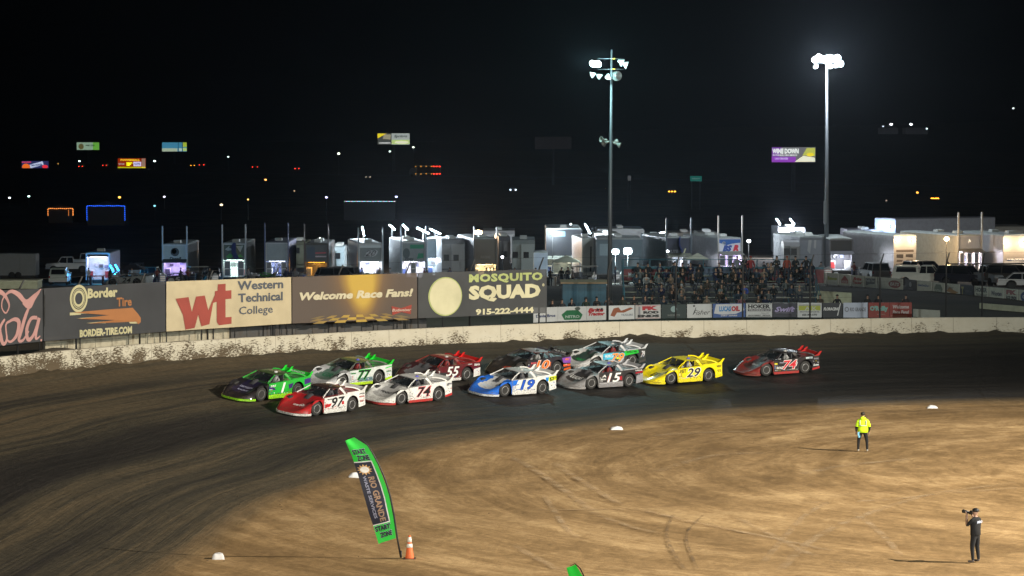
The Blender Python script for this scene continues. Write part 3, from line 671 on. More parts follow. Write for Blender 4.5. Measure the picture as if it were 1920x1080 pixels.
CARS = [
 (488,753.5,52,'black and purple race car with bright green wing and lime skirts', dict(num='1', numc=W_, numw=.34, nose=(.010,.010,.016), hood=(.014,.012,.04), side=(.012,.42,.035), roof=(.05,.10,.03), spoiler=GRN, lip=LIME, rocker=LIME, rockh=.30, deck=(.02,.16,.03), pillar=(.02,.35,.04), rim=(.25,.25,.26),
    blocks=[(.85,.55,.85,.74,.45,.62,.35,.50,(.04,.02,.12)),(-.62,.50,-.55,.72,-.95,.78,-.85,.55,(.04,.02,.12)),(-1.75,.62,-1.75,.90,-2.38,.98,-2.40,.7,(.05,.02,.16))], words=[('DIRT',.55,.72,.4,.10,W_)], hoodword=[('DIRTVISION',1.45,.0,.85,.14,(.3,.3,.42)),('RACING',1.70,.0,.7,.11,(.3,.3,.42))], spword='SUNOCO')),
 (592,781.5,53,'white race car with glossy red nose and black roof', dict(num='97', numc=K_, nose=(.42,.012,.018), hoodstart=.05, side=W_, roof=(.04,.02,.02), spoiler=W_, lip=W_, rocker=W_, deck=(.3,.02,.03), hood=(.30,.012,.018), stick=[(.03,.03,.03),(.4,.02,.02)],
    blocks=[(.80,.36,.80,.52,.30,.56,.42,.40,(.45,.015,.02)),(-.45,.44,-.45,.60,-.62,.60,-.62,.44,(.45,.015,.02))], words=[('JACOB',-2.05,.86,.52,.10,K_),('RIGDON',-2.05,.72,.55,.08,(.4,.02,.02)),('BILSTEIN',.42,.76,.42,.06,K_),('RACING',-2.08,.52,.42,.06,(.4,.02,.02))], hoodword=[('/\\',1.62,.22,.30,.10,W_),('COMP CAMS',1.72,.1,.72,.11,W_)])),
 (640,728,48,'silver and white race car with green wing tips and olive roof', dict(num='77', numc=K_, numbg=(.03,.5,.06), nose=(.50,.51,.53), hood=(.10,.17,.14), side=(.62,.66,.64), roof=(.13,.17,.07), spoiler=GRN, lip=(.5,.5,.5), rocker=(.5,.8,.02), deck=(.08,.15,.10), pillar=(.10,.12,.10),
    blocks=[(.3,.25,.2,.45,-.8,.46,-.85,.25,(.13,.20,.22)),(-1.75,.80,-1.75,.86,-2.4,.97,-2.4,.90,(.02,.5,.05))], words=[('Outlaw',.62,.72,.42,.10,(.02,.2,.05)),('SUNOCO',-2.08,.66,.48,.08,(.03,.2,.08))], hoodword=[('GR',1.5,0,.7,.35,(.02,.12,.06))])),
 (751,760.5,47,'plain white race car with red skirts', dict(num='74', numc=K_, numbg=(.60,.10,.12), nose=(.70,.70,.68), hood=(.42,.42,.42), side=W_, roof=(.62,.62,.62), spoiler=W_, lip=(.5,.02,.025), rocker=(.5,.02,.025), rockh=.22, deck=(.45,.45,.45), stick=[(.1,.1,.1),(.4,.4,.4),(.4,.02,.02)],
    words=[('X',-.62,.76,.10,.12,(.5,.02,.02)),('DK',-1.98,.84,.22,.14,K_),('CANARD',-2.2,.88,.34,.10,(.1,.1,.15))], hoodword=[('PENSKE',1.52,.0,.74,.16,K_)])),
 (806,720,45,'maroon and black race car with a red wing', dict(num='55', numc=W_, numbg=K_, nose=(.035,.010,.014), hood=(.10,.10,.11), side=(.10,.007,.014), roof=(.24,.015,.015), spoiler=(.55,.01,.01), lip=(.3,.05,.06), rocker=W_, deck=(.16,.01,.012), pillar=(.2,.01,.012),
    blocks=[(-1.76,.30,-1.76,.62,-2.42,.70,-2.42,.32,(.6,.6,.6)),(.84,.34,.84,.55,.2,.55,.3,.34,(.03,.03,.03))], words=[('Sabre',-2.05,.88,.56,.14,W_),('UNOH',-1.45,.92,.30,.07,W_)], hoodword=[('55',1.7,.3,.3,.15,(.3,.3,.3))])),
 (945,745.5,42,'white race car with a bright blue nose', dict(num='19', numc=(.01,.08,.50), numbg=(.02,.03,.06), nose=(.012,.14,.62), hood=(.60,.62,.64), side=W_, roof=(.45,.45,.46), spoiler=W_, lip=(.7,.72,.75), rocker=W_, deck=(.5,.5,.52), cage=(.2,.2,.2), stick=[(.1,.1,.3),(.02,.02,.02),(.02,.12,.5)],
    blocks=[(.85,.55,.85,.84,.45,.86,.62,.60,(.012,.14,.62)),(-1.74,.66,-1.60,.93,-2.42,1.0,-2.42,.74,(.60,.68,.02)),(-1.82,.70,-1.76,.88,-2.16,.93,-2.16,.74,(.02,.02,.02)),(-1.55,.70,-1.45,.9,-1.72,.92,-1.66,.7,(.01,.2,.6))],
    words=[('M',-1.98,.82,.22,.12,(.6,.68,.02)),('CO',-2.29,.87,.22,.12,(.02,.02,.02)),('PEAK',.55,.62,.3,.07,(.02,.1,.3))], hoodword=[('BMF',1.2,0,.5,.16,(.03,.03,.05)),('SANTA ANA',1.68,0,.9,.14,(.45,.55,.7))])),
 (974,706,40,'matte black race car with orange and purple markings', dict(num='10', numc=(.85,.16,.01), numbg=(.6,.6,.6), nose=(.016,.015,.016), hood=(.02,.02,.022), side=(.02,.018,.03), roof=(.14,.03,.02), spoiler=(.02,.02,.022), lip=(.03,.03,.03), rocker=(.65,.10,.01), deck=(.03,.03,.03),
    blocks=[(-1.70,.62,-1.60,.90,-2.42,.98,-2.42,.62,(.20,.06,.38)),(-1.72,.42,-1.70,.54,-2.40,.56,-2.40,.44,(.7,.10,.02)),(-.55,.45,-.5,.7,-.8,.72,-.75,.48,(.65,.12,.01))], words=[('ASPHALT',-2.05,.82,.44,.12,(.85,.2,.02)),('BOYD',.45,.70,.4,.10,(.7,.1,.12))], hoodword=[('ALLSTAR',1.75,.3,.5,.22,(.55,.06,.02))], spword='HILO TIRE')),
 (1107.5,731.5,38,'grey and black race car with white hood lettering', dict(num='15', numc=W_, nose=(.24,.24,.25), hood=(.035,.035,.04), side=(.022,.022,.026), roof=(.22,.22,.23), spoiler=(.4,.4,.42), lip=(.34,.34,.35), rocker=(.24,.24,.26), rockh=.36, deck=(.12,.12,.13), pillar=(.42,.42,.44), stick=[(.6,.6,.6),(.4,.4,.4)],
    blocks=[(-.55,.45,-.5,.62,-.75,.66,-.75,.42,(.32,.01,.02)),(.30,.38,.22,.70,.02,.62,.12,.38,(.32,.01,.02)),(-1.70,.72,-1.70,.80,-2.4,.88,-2.4,.78,(.3,.01,.02)),(-1.78,.30,-1.78,.62,-2.42,.70,-2.42,.34,(.24,.24,.26))], words=[('LUCAS OIL',-2.0,.92,.66,.10,W_),('A',.52,.70,.30,.14,W_),('MAXIMA',.56,.52,.34,.08,W_)], hoodword=[('LUCAS',1.58,-.05,.92,.26,(.62,.62,.62))])),
 (1115.4,693.5,37,'white race car with rainbow number and green side band', dict(num='79', numc=(.80,.25,.02), numbg=(.05,.45,.60), nose=(.60,.60,.60), hood=(.03,.06,.05), side=(.03,.04,.04), roof=(.06,.06,.065), spoiler=(.6,.62,.64), lip=(.6,.6,.6), rocker=(.05,.05,.05), deck=(.18,.18,.19), pillar=(.55,.56,.58),
    blocks=[(.85,.50,.85,.84,.1,.88,.1,.50,(.05,.45,.65)),(-.72,.66,-.66,.92,-1.66,.99,-1.72,.78,(.02,.48,.04)),(-.1,.50,-.1,.62,-.6,.66,-.6,.50,(.6,.6,.02))], words=[('HURCO',.42,.70,.62,.17,W_),('GORILLA MILL',-1.22,.87,.80,.12,(.01,.06,.01)),('79',-2.15,.70,.34,.34,(.6,.6,.62))], hoodword=[('HURCO',1.75,.1,.7,.2,(.01,.30,.05))])),
 (1257,722,35.5,'all yellow race car with black hood emblem', dict(num='29', numc=K_, numbg=W_, nose=(.80,.66,.005), hood=(.62,.54,.005), side=(.80,.66,.005), roof=(.70,.62,.01), spoiler=(.80,.68,.005), lip=(.80,.66,.005), rocker=(.80,.66,.005), deck=(.6,.52,.01), cage=(.6,.5,.01), stick=[(.03,.03,.03),(.5,.5,.5)], dirt=.2,
    words=[('VEIT',.55,.70,.46,.20,K_),('VEIT',-2.10,.84,.5,.13,K_),('PERFORM',-2.1,.62,.4,.05,K_)], hoodword=[('[E]',1.72,.1,.62,.36,K_),('O',1.2,.1,.3,.14,(.3,.26,.01))])),
 (1436,706.5,29,'black race car with dark red nose, running last', dict(num='74', numc=(.55,.02,.03), numbg=W_, nose=(.17,.012,.012), hood=(.035,.012,.014), side=(.016,.014,.018), roof=(.02,.018,.02), spoiler=(.45,.015,.015), lip=(.20,.015,.015), rocker=(.42,.015,.02), rockh=.22, deck=(.02,.02,.025), stick=[(.5,.5,.5),(.4,.3,.02),(.2,.25,.5)],
    blocks=[(.84,.62,.84,.72,.64,.72,.64,.62,(.6,.5,.02)),(-1.30,.86,-1.30,.98,-1.75,.99,-1.75,.86,(.5,.6,.62)),(-1.85,.42,-1.85,.50,-2.36,.52,-2.36,.44,(.45,.48,.5))], words=[('SOUZA',.40,.44,.60,.13,W_),('D',-.66,.66,.13,.16,W_),('SSI',-1.6,.92,.2,.08,(.02,.05,.1)),('RACING',-2.1,.84,.44,.09,(.3,.3,.34)),('FORD',.35,.72,.3,.06,(.4,.4,.5))], hoodword=[('DAVIS',1.5,.0,.5,.14,(.4,.4,.42))])),
]
for (px, py, yaw, lab, spec) in CARS:
    m = place_car(make_car(lab, spec), px, py, yaw)
    helmet_driver(m, 'helmeted driver inside the '+lab.split(',')[0], random.choice([(.6,.6,.6),(.1,.1,.5),(.5,.5,.5),(.05,.05,.05)]), random.choice([(.05,.05,.06),(.3,.3,.3),(.2,.02,.02)]))
# ------------------------------------------------------------------ people
SKIN = M((.36,.21,.14), .6, name='skin'); HAIR = M((.025,.018,.013), .7, name='hair')
def tint_mat(name, k):
    m, nt, b = nodes_of(name); oi = nt.nodes.new('ShaderNodeObjectInfo'); mx = nt.nodes.new('ShaderNodeMix'); mx.data_type = 'RGBA'; mx.blend_type = 'MULTIPLY'
    mx.inputs['Factor'].default_value = 1; mx.inputs['B'].default_value = (*k, 1); nt.links.new(oi.outputs['Color'], mx.inputs['A']); nt.links.new(mx.outputs['Result'], b.inputs['Base Color']); b.inputs['Roughness'].default_value = .85
    return m
JACKET = tint_mat('jacket_cloth', (1,1,1)); JEANS = M((.03,.035,.05), .85, name='jeans'); SHOE = M((.05,.045,.04), .7, name='shoe')
def skin_mesh(J, Ed, mats, name, sub=1, root='pelvis'):
    """one continuous body grown round a jointed skeleton. J: joint -> (xyz, radius, material index)"""
    names = list(J); ix = {n: i for i, n in enumerate(names)}
    me = bpy.data.meshes.new(name); me.from_pydata([J[n][0] for n in names], [(ix[a], ix[b]) for a, b in Ed], []); me.update()
    o = bpy.data.objects.new(name, me); col.objects.link(o)
    md = o.modifiers.new('s', 'SKIN'); md.use_smooth_shade = True; md.branch_smoothing = .3
    for i, n in enumerate(names):
        r = J[n][1]; sv = me.skin_vertices[0].data[i]; sv.radius = r if isinstance(r, tuple) else (r, r); sv.use_root = (n == root)
    if sub: s_ = o.modifiers.new('u', 'SUBSURF'); s_.levels = sub
    dg = bpy.context.evaluated_depsgraph_get(); out = bpy.data.meshes.new_from_object(o.evaluated_get(dg)); out.name = name
    bpy.data.objects.remove(o)
    out.materials.clear()
    for m in mats: out.materials.append(m)
    seg = [(Vector(J[a][0]), Vector(J[b][0]), J[b][2]) for a, b in Ed]
    for p in out.polygons:
        c = p.center; best = 9e9; mi = 0
        for a, b, k in seg:
            d = b-a; t = max(0, min(1, (c-a).dot(d)/max(1e-9, d.length_squared))); q = (a+d*t-c).length_squared
            if q < best: best = q; mi = k
        p.material_index = mi; p.use_smooth = True
    return out
def hand(J, Ed, w_, e_, side, mi, curl=.5, pfx='', big=1.0):
    """palm, four unequal fingers and a thumb, each with knuckles"""
    w_ = Vector(w_); d = (Vector(w_)-Vector(e_)).normalized(); s = d.cross(Vector((0,1,0)));
    if s.length < .1: s = d.cross(Vector((1,0,0)))
    s = s.normalized(); n = d.cross(s).normalized()
    J[pfx+'palm'] = (tuple(w_+d*.05), (.030,.020), mi); J[pfx+'pend'] = (tuple(w_+d*.085), (.034,.016), mi)
    Ed += [(pfx+'wrist', pfx+'palm'), (pfx+'palm', pfx+'pend')]
    for k, (o_, l) in enumerate(((-.028,.066),(-.009,.078),(.010,.072),(.028,.056))):
        p = w_+d*.095+s*o_*1.1; prev = pfx+'pend'
        for q in range(3):
            a = curl*(q+1)*.55; p = p+(d*math.cos(a)+n*math.sin(a)*side)*l/3; nm = f'{pfx}f{k}{q}'; J[nm] = (tuple(p), .0088-.001*q, mi); Ed.append((prev, nm)); prev = nm
    p = w_+d*.035+s*-.040; J[pfx+'t0'] = (tuple(p), .012, mi); p = p+d*.03+s*-.016; J[pfx+'t1'] = (tuple(p), .010, mi); p = p+d*.026+n*.01; J[pfx+'t2'] = (tuple(p), .009, mi)
    Ed += [(pfx+'palm', pfx+'t0'), (pfx+'t0', pfx+'t1'), (pfx+'t1', pfx+'t2')]
def standing(arms, lean=0.0, feet=.13, mats=(0,1,2,3), hands=None, h=1.0):
    """faces -Y. material index: 0 top, 1 trousers, 2 skin, 3 shoes"""
    T, P, S, B = mats
    J = {'pelvis': ((0,0,.96), (.155,.115), P), 'belly': ((0,-.01,1.12), (.155,.12), T), 'chest': ((0,.0,1.34), (.18,.125), T), 'base': ((0,.01,1.47), (.10,.08), T),
         'neck': ((0,0,1.53), .055, S), 'jaw': ((0,-.02,1.60), (.072,.085), S), 'skull': ((0,-.005,1.68), (.078,.095), S), 'top': ((0,0,1.755), (.05,.06), S)}
    Ed = [('pelvis','belly'),('belly','chest'),('chest','base'),('base','neck'),('neck','jaw'),('jaw','skull'),('skull','top')]
    for s, sd in (('l',1),('r',-1)):
        J[s+'hip'] = ((sd*.095,0,.86), .10, P); J[s+'knee'] = ((sd*feet,-.025,.50), .072, P); J[s+'calf'] = ((sd*(feet+.01),.0,.30), .058, P); J[s+'ankle'] = ((sd*(feet+.015),.02,.09), .048, P)
        J[s+'heel'] = ((sd*(feet+.015),.02,.045), .042, B); J[s+'toe'] = ((sd*(feet+.03),-.16,.035), (.045,.032), B)
        Ed += [('pelvis',s+'hip'),(s+'hip',s+'knee'),(s+'knee',s+'calf'),(s+'calf',s+'ankle'),(s+'ankle',s+'heel'),(s+'heel',s+'toe')]
        a = arms[s]; J[s+'shoulder'] = ((sd*.19,.01,1.42), .068, T); J[s+'elbow'] = (a[0], .048, T); J[s+'wrist'] = (a[1], .034, T)
        Ed += [('base',s+'shoulder'),(s+'shoulder',s+'elbow'),(s+'elbow',s+'wrist')]
        if hands: hand(J, Ed, a[1], a[0], sd, S, hands, s)
        else:
            w_ = Vector(a[1]); d = (w_-Vector(a[0])).normalized(); J[s+'hand'] = (tuple(w_+d*.09), (.036,.026), S); Ed.append((s+'wrist', s+'hand'))
    return J, Ed
def seated(arms, lean=-.05):
    T, P, S, B = 0, 1, 2, 3
    J = {'pelvis': ((0,.02,.12), (.17,.13), P), 'belly': ((0,lean*.3,.28), (.155,.12), T), 'chest': ((0,lean,.50), (.18,.125), T), 'base': ((0,lean,.62), (.10,.08), T),
         'neck': ((0,lean*1.1-.01,.68), .055, S), 'jaw': ((0,lean*1.1-.035,.75), (.07,.085), S), 'skull': ((0,lean*1.1-.02,.83), (.078,.095), S), 'top': ((0,lean*1.1-.01,.90), (.05,.06), S)}
    Ed = [('pelvis','belly'),('belly','chest'),('chest','base'),('base','neck'),('neck','jaw'),('jaw','skull'),('skull','top')]
    for s, sd in (('l',1),('r',-1)):
        J[s+'hip'] = ((sd*.10,-.08,.10), .095, P); J[s+'knee'] = ((sd*.13,-.44,.10), .07, P); J[s+'ankle'] = ((sd*.12,-.42,-.27), .046, P); J[s+'toe'] = ((sd*.13,-.56,-.31), (.045,.034), B)
        Ed += [('pelvis',s+'hip'),(s+'hip',s+'knee'),(s+'knee',s+'ankle'),(s+'ankle',s+'toe')]
        a = arms[s]; J[s+'shoulder'] = ((sd*.19,lean,.57), .066, T); J[s+'elbow'] = (a[0], .048, T); J[s+'wrist'] = (a[1], .036, T)
        w_ = Vector(a[1]); d = (w_-Vector(a[0])).normalized(); J[s+'hand'] = (tuple(w_+d*.08), (.036,.026), S)
        Ed += [('base',s+'shoulder'),(s+'shoulder',s+'elbow'),(s+'elbow',s+'wrist'),(s+'wrist',s+'hand')]
    return J, Ed
mir = lambda e, w_: {'l': (e, w_), 'r': ((-e[0], e[1], e[2]), (-w_[0], w_[1], w_[2]))}
PM = (JACKET, JEANS, SKIN, SHOE)
SEAT = [skin_mesh(*seated(mir((.27,-.10,.34), (.10,-.34,.24))), PM, 'person'),
        skin_mesh(*seated(mir((.24,-.20,.34), (.03,-.22,.44)), -.12), PM, 'person'),
        skin_mesh(*seated({'l': ((.25,-.18,.34), (.10,-.26,.62)), 'r': ((-.27,-.08,.33), (-.10,-.34,.22))}), PM, 'person')]
STAND = [skin_mesh(*standing(mir((.26,.03,1.15), (.25,-.06,.92))), PM, 'person'),
         skin_mesh(*standing(mir((.24,-.08,1.16), (.04,-.22,1.22))), PM, 'person'),
         skin_mesh(*standing({'l': ((.30,.02,1.16), (.20,-.12,.98)), 'r': ((-.24,-.18,1.20), (-.10,-.30,1.42))}), PM, 'person')]
def hair_mesh(dz, dy, kind):
    mb = MB()
    if kind == 'hair': mb.use(HAIR); mb.sph((0, dy+.02, dz+.035), (.094,.105,.10), 10, 6)
    elif kind == 'cap': mb.use(JACKET); mb.sph((0, dy+.005, dz+.05), (.093,.108,.075), 10, 6); mb.cbox((0, dy-.13, dz+.035), (.13,.11,.015))
    else: mb.use(JACKET); mb.sph((0, dy+.025, dz+.01), (.115,.115,.135), 10, 6)
    return mb.mesh(kind)
HM = {('s', k): hair_mesh(.83, -.075, k) for k in ('hair','cap','hood')}; HM.update({('t', k): hair_mesh(1.68, -.005, k) for k in ('hair','cap','hood')})
def put_person(kind, idx, loc, rz, color, label, group, head='hair', hc=None, scale=1.0):
    me = (SEAT if kind == 's' else STAND)[idx]
    o = bpy.data.objects.new('person', me); col.objects.link(o); o.location = loc; o.rotation_euler = (0,0,rz); o.color = (*color, 1); o.scale = (scale,)*3
    tag(o, label, 'person', group)
    h = bpy.data.objects.new(head, HM[(kind, head)]); col.objects.link(h); h.parent = o; h.color = (*(hc or color), 1)
    return o
# --- marshal in the yellow jacket, back to us
HV = M((.62,.95,.01), .7, name='hi_vis_cloth'); GREY = M((.5,.52,.52), .4); DK = M((.007,.007,.008), .95, name='black_cloth')
s0 = on(1609, 846); s1 = on(1626, 848); c = (s0+s1)/2
J, Ed = standing({'l': ((.265,.05,1.14), (.27,.02,.90)), 'r': ((-.28,.02,1.14), (-.255,-.05,.90))}, feet=.17, hands=.5)
J['rwrist'] = (J['rwrist'][0], .034, 1); J['lwrist'] = (J['lwrist'][0], .034, 1)
J['belly'] = (J['belly'][0], (.19,.15), 0); J['chest'] = (J['chest'][0], (.205,.15), 0); J['lelbow'] = (J['lelbow'][0], .066, 0); J['relbow'] = (J['relbow'][0], .066, 0)
me = skin_mesh(J, Ed, (HV, DK, SKIN, M((.4,.38,.34), .8)), 'person', 1)
per = bpy.data.objects.new('person', me); col.objects.link(per); per.location = (c.x, c.y, c.z+.0); per.rotation_euler = (0,0,math.pi-.1)
per.scale = (1.10,1.08,1.01)
tag(per, 'standing person in a fluorescent yellow jacket seen from behind', 'person')
mb = MB(); mb.use(HV); mb.lathe([(.16,.86),(.215,.88),(.225,1.0),(.215,1.2),(.22,1.35),(.16,1.46),(.08,1.50)], 16, Matrix.Diagonal((1,.72,1,1)))
mb.sph((0,.075,1.50), (.125,.085,.10), 12, 6)
jk = mb.build('jacket', None, per)
mb = MB(); mb.use(GREY)
for x in (-.125,.125): mb.tube([(x*1.0,.165,1.20),(x*1.02,.163,1.34),(x,.135,1.44)], .02, 6)
mb.tube([(-.15,.158,1.20),(-.06,.172,1.195),(.06,.172,1.195),(.15,.158,1.20)], .02, 6)
mb.build('reflective_stripe', None, jk)
mb = MB(); mb.use(HAIR); mb.sph((0,.01,1.72), (.093,.108,.095), 12, 7); mb.build('hair', None, per)
mb = MB(); mb.use(M((.20,.50,.70), .8)); mb.grid(lambda u, v: (.13+.10*u+.02*math.sin(v*5), .15+.015*math.sin(u*9+v*3), .93-.26*v-.03*u), 6, 6); mb.grid(lambda u, v: (.13+.10*u+.02*math.sin(v*5), .158+.015*math.sin(u*9+v*3), .93-.26*v-.03*u), 6, 6)
o = mb.build('rag', None); o.matrix_world = Matrix.Translation((c.x, c.y, c.z)) @ Matrix.Rotation(math.pi-.1, 4, 'Z')
tag(o, 'light blue rag hanging at the marshal\'s hip', 'rag')
mb = MB(); mb.use(BLK); mb.cbox((-.25,-.10,.80), (.05,.12,.04)); mb.tube([(-.25,-.10,.82),(-.25,-.10,.90)], .006, 5)
o = mb.build('radio', None); o.matrix_world = Matrix.Translation((c.x, c.y, c.z)) @ Matrix.Rotation(math.pi-.1, 4, 'Z')
tag(o, 'small black radio in the marshal\'s lowered hand', 'radio')
# --- photographer in black, camera raised towards the cars
s0 = on(1821, 1056); s1 = on(1836, 1056); c = (s0+s1)/2
J, Ed = standing({'l': ((.235,-.15,1.22), (.035,-.30,1.56)), 'r': ((-.27,-.12,1.20), (-.10,-.21,1.56))}, feet=.13, hands=1.0)
J['lwrist'] = (J['lwrist'][0], .032, 2); J['rwrist'] = (J['rwrist'][0], .032, 2)
J['chest'] = ((0,0,1.34), (.20,.14), 0); J['belly'] = ((0,-.01,1.12), (.175,.14), 0)
me = skin_mesh(J, Ed, (DK, M((.008,.008,.009), .95), SKIN, M((.10,.08,.07), .8)), 'person', 1)
per = bpy.data.objects.new('person', me); col.objects.link(per); per.location = (c.x, c.y, c.z); RZ = math.pi+R(38); per.rotation_euler = (0,0,math.pi+.55); per.scale = (1.03,1.03,1.03)
per.rotation_euler = (0,0,-math.pi+.8); per.scale = (1.14,1.12,1.03)
PH = Matrix.Translation(c) @ Matrix.Rotation(per.rotation_euler.z, 4, 'Z') @ Matrix.Diagonal((1.14,1.12,1.03,1))
tag(per, 'photographer in black clothes and cap aiming a long lens', 'person')
mb = MB(); mb.use(DK); mb.lathe([(.165,.90),(.19,.92),(.185,1.1),(.20,1.34),(.14,1.46),(.07,1.50)], 16, Matrix.Diagonal((1,.74,1,1)))
sh = mb.build('shirt', None, per)
mb = MB(); put_text(mb, 'MRO', lambda a, b_: (-a, .155-.02*abs(a), b_), 0, 1.36, .27, .085, M((.45,.50,.62), .6), .04, .3); mb.build('shirt_lettering', None, sh, fix=False)
mb = MB(); mb.use(BLK); mb.sph((0,0,1.735), (.095,.11,.075), 12, 7); mb.cbox((0,.10,1.71), (.12,.06,.015)); mb.build('cap', None, per)
mb = MB(); mb.use(BLK); mb.cbox((-.02,-.17,1.63), (.14,.08,.10)); mb.cbox((-.02,-.17,1.69), (.06,.05,.04))
mb.tube([(-.02,-.20,1.63),(-.02,-.30,1.635),(-.02,-.301,1.635),(-.02,-.44,1.65),(-.02,-.48,1.655)], [.045,.045,.05,.055,.062], 12)
o = mb.build('camera', None); o.matrix_world = PH; tag(o, 'black camera with a long lens raised to the photographer\'s face', 'camera')

# ------------------------------------------------------------------ things on the infield
Yf = on(752, 1047).y; fb = on(752, 1047)
def floc(px, py, dy=0): p = at(px, py, Yf); return Vector((p.x-fb.x, dy, p.z-fb.z))
GF = M((.02,.62,.05), .6, name='flag_green'); NAVY = M((.012,.014,.035), .6)
def feather_flag():
    root = empty('feather_flag', fb, 'tall green and black feather flag leaning left beside the traffic cone', 'flag', 0, 'green feather flags on the infield')
    pole = [(752,1047),(745,1010),(738.5,965),(731.5,930),(723.5,902),(712,875),(701,853),(689,834),(677,823.5),(663,819),(649,824)]
    mb = MB(); mb.use(BLK); mb.tube([floc(*p, 0) for p in pole], [.032]*4+[.028,.024,.02,.016,.014,.01,.008], 8); mb.tube([(0,0,-.1),(0,0,.25)], .03, 8); mb.build('pole', None, root)
    left = [(710,1019.6),(704.5,1003),(699.5,986),(692,963),(685.6,939.7),(679,917),(672.8,895.7),(666,875),(660,856),(654,841),(647.5,826)]
    right = [(742.3,1009),(736.5,960.5),(729.6,930),(721.5,902.6),(710,875),(664,820.5)]
    def ip(L, t):
        t = t*(len(L)-1); i = min(int(t), len(L)-2); f = t-i
        return (L[i][0]*(1-f)+L[i+1][0]*f, L[i][1]*(1-f)+L[i+1][1]*f)
    R2 = [(742.3,1009),(740.5,992),(738.6,975),(734,952),(729.6,930),(723,909),(716,890),(708,871),(699,853),(688.5,835.5),(664,820)]
    def cl(u, v, off=0):
        if v > .9: k = (v-.9)/.1; v = .9+.1*k
        a = ip(left, v); b_ = ip(R2, v); x = a[0]*(1-u)+b_[0]*u; y = a[1]*(1-u)+b_[1]*u
        return floc(x, y, .05*math.sin(v*11+u*2)*(1-u)+.03*math.sin(u*7+v*4)*(1-u)-off)
    mb = MB(); mb.use(GF); mb.grid(lambda u, v: cl(u, v), 10, 30); mb.grid(lambda u, v: cl(u, v, -.006), 10, 30)
    cloth = mb.build('flag_cloth', None, root)
    mb = MB()
    def sub(u0, u1, v0, v1, off, m, n=12):
        mb.use(m); mb.grid(lambda u, v: cl(u0+(u1-u0)*u, v0+(v1-v0)*v, off), 6, n)
    sub(.0,.82,.195,.745,.012, M((.75,.75,.75), .6), 24); sub(.0,.77,.205,.735,.022, NAVY, 24)
    mb.build('flag_panel', None, cloth, fix=False)
    mb = MB()
    for (s_, v, w_, u, hh) in (('START', .85, .66, .44, .058), ('ZONE', .78, .58, .50, .058), ('START', .155, .76, .42, .058), ('ZONE', .08, .62, .52, .058)):
        put_text(mb, s_, lambda a, b_: cl(u+a, v+b_, .03), 0, 0, w_+.03, hh+.005, M((.45,.60,.60), .6), .06, 0)
        put_text(mb, s_, lambda a, b_: cl(u+a, v+b_, .05), 0, 0, w_, hh, NAVY, .045, 0)
    pts = []
    for k in range(24):
        r = 1.0 if k % 2 == 0 else .62; pts.append((r*math.cos(2*math.pi*k/24), r*math.sin(2*math.pi*k/24)))
    blob(mb, lambda a, b_: cl(.36+a*.34, .665+b_*.052, .03), pts, M((.65,.38,.15), .6)); blob(mb, lambda a, b_: cl(.36+a*.20, .665+b_*.029, .05), ell(0,0,1,1,16), M((.85,.82,.78), .6))
    put_text(mb, 'RIO GRANDE', lambda a, b_: cl(.52+b_, .405-a, .035), 0, 0, .38, .27, M((.32,.20,.13), .6), .03, 0)
    put_text(mb, 'WASTE SERVICES', lambda a, b_: cl(.24+b_, .43-a, .035), 0, 0, .36, .14, M((.35,.36,.50), .6), .03, 0)
    mb.build('flag_lettering', None, cloth, fix=False)
    return root
f1 = feather_flag(); f2 = copy_tree(f1); f2['label'] = 'green rounded tip of a second feather flag at the bottom edge'
f2.rotation_euler = (0,0,R(-62)); p2 = at(1075, 1056, 67.6); f2.location = (p2.x+.80, 66.1, hgt(0, 80)); f2.scale = (1,1,(p2.z)/(floc(664,819).z))
def cone(px, py):
    p = on(px, py); root = empty('traffic_cone', p, 'orange traffic cone with two white bands beside the flag pole', 'traffic cone')
    mb = MB(); mb.use(M((.75,.14,.03), .55, dirt=.2)); mb.lathe([(.155,.03),(.15,.05),(.04,.80),(.025,.82),(0,.82)], 20); mb.build('cone_body', None, root)
    mb = MB(); mb.use(M((.8,.78,.72), .4)); mb.lathe([(.104,.40),(.108,.40),(.0905,.53),(.086,.53)], 20); mb.build('reflective_band', None, root)
    mb = MB(); mb.use(M((.8,.78,.72), .4)); mb.lathe([(.078,.59),(.082,.59),(.056,.76),(.052,.76)], 20); mb.build('reflective_band', None, root)
    mb = MB(); mb.use(M((.05,.03,.025), .8)); mb.cbox((0,0,.015), (.42,.42,.03)); mb.build('cone_base', None, root)
cone(768, 1049)
def marker(px, py, w_, h_, d, label, sq=False):
    p = on(px, py); mb = MB(); mb.use(M((.72,.72,.74), .8, dirt=.25))
    if sq:
        mb.grid(lambda u, v: ((u-.5)*w_*(1+.06*math.sin(v*6)), (v-.5)*d*(1+.05*math.sin(u*5)), h_*(1-abs(2*u-1)**7)*(1-abs(2*v-1)**7)*(1+.06*math.sin(7*u+5*v))-.02), 12, 12)
    else:
        mb.grid(lambda u, v: ((u-.5)*w_, (v-.5)*d, h_*max(0, 1-(2*u-1)**2)**.5*max(0, 1-(2*v-1)**2)**.5*(1+.22*noise.noise(Vector((u*4+px, v*4, 0))))-.03), 16, 12)
    o = mb.build('marker_bag', None); o.location = p; o.rotation_euler = (0,0,R(px % 30-10)); tag(o, label, 'marker', 'white bags marking the inner edge of the track')
marker(409, 1049, .42, .22, .42, 'square white block on the inner track edge near the lower corner', True)
marker(666, 897, .62, .26, .4, 'white bag lying behind the tall green flag'); marker(1156, 807, .70, .24, .45, 'white bag on the track edge below the grey and black car')
marker(1748, 766, .62, .20, .4, 'white bag on the track edge farthest right, beyond the marshal')
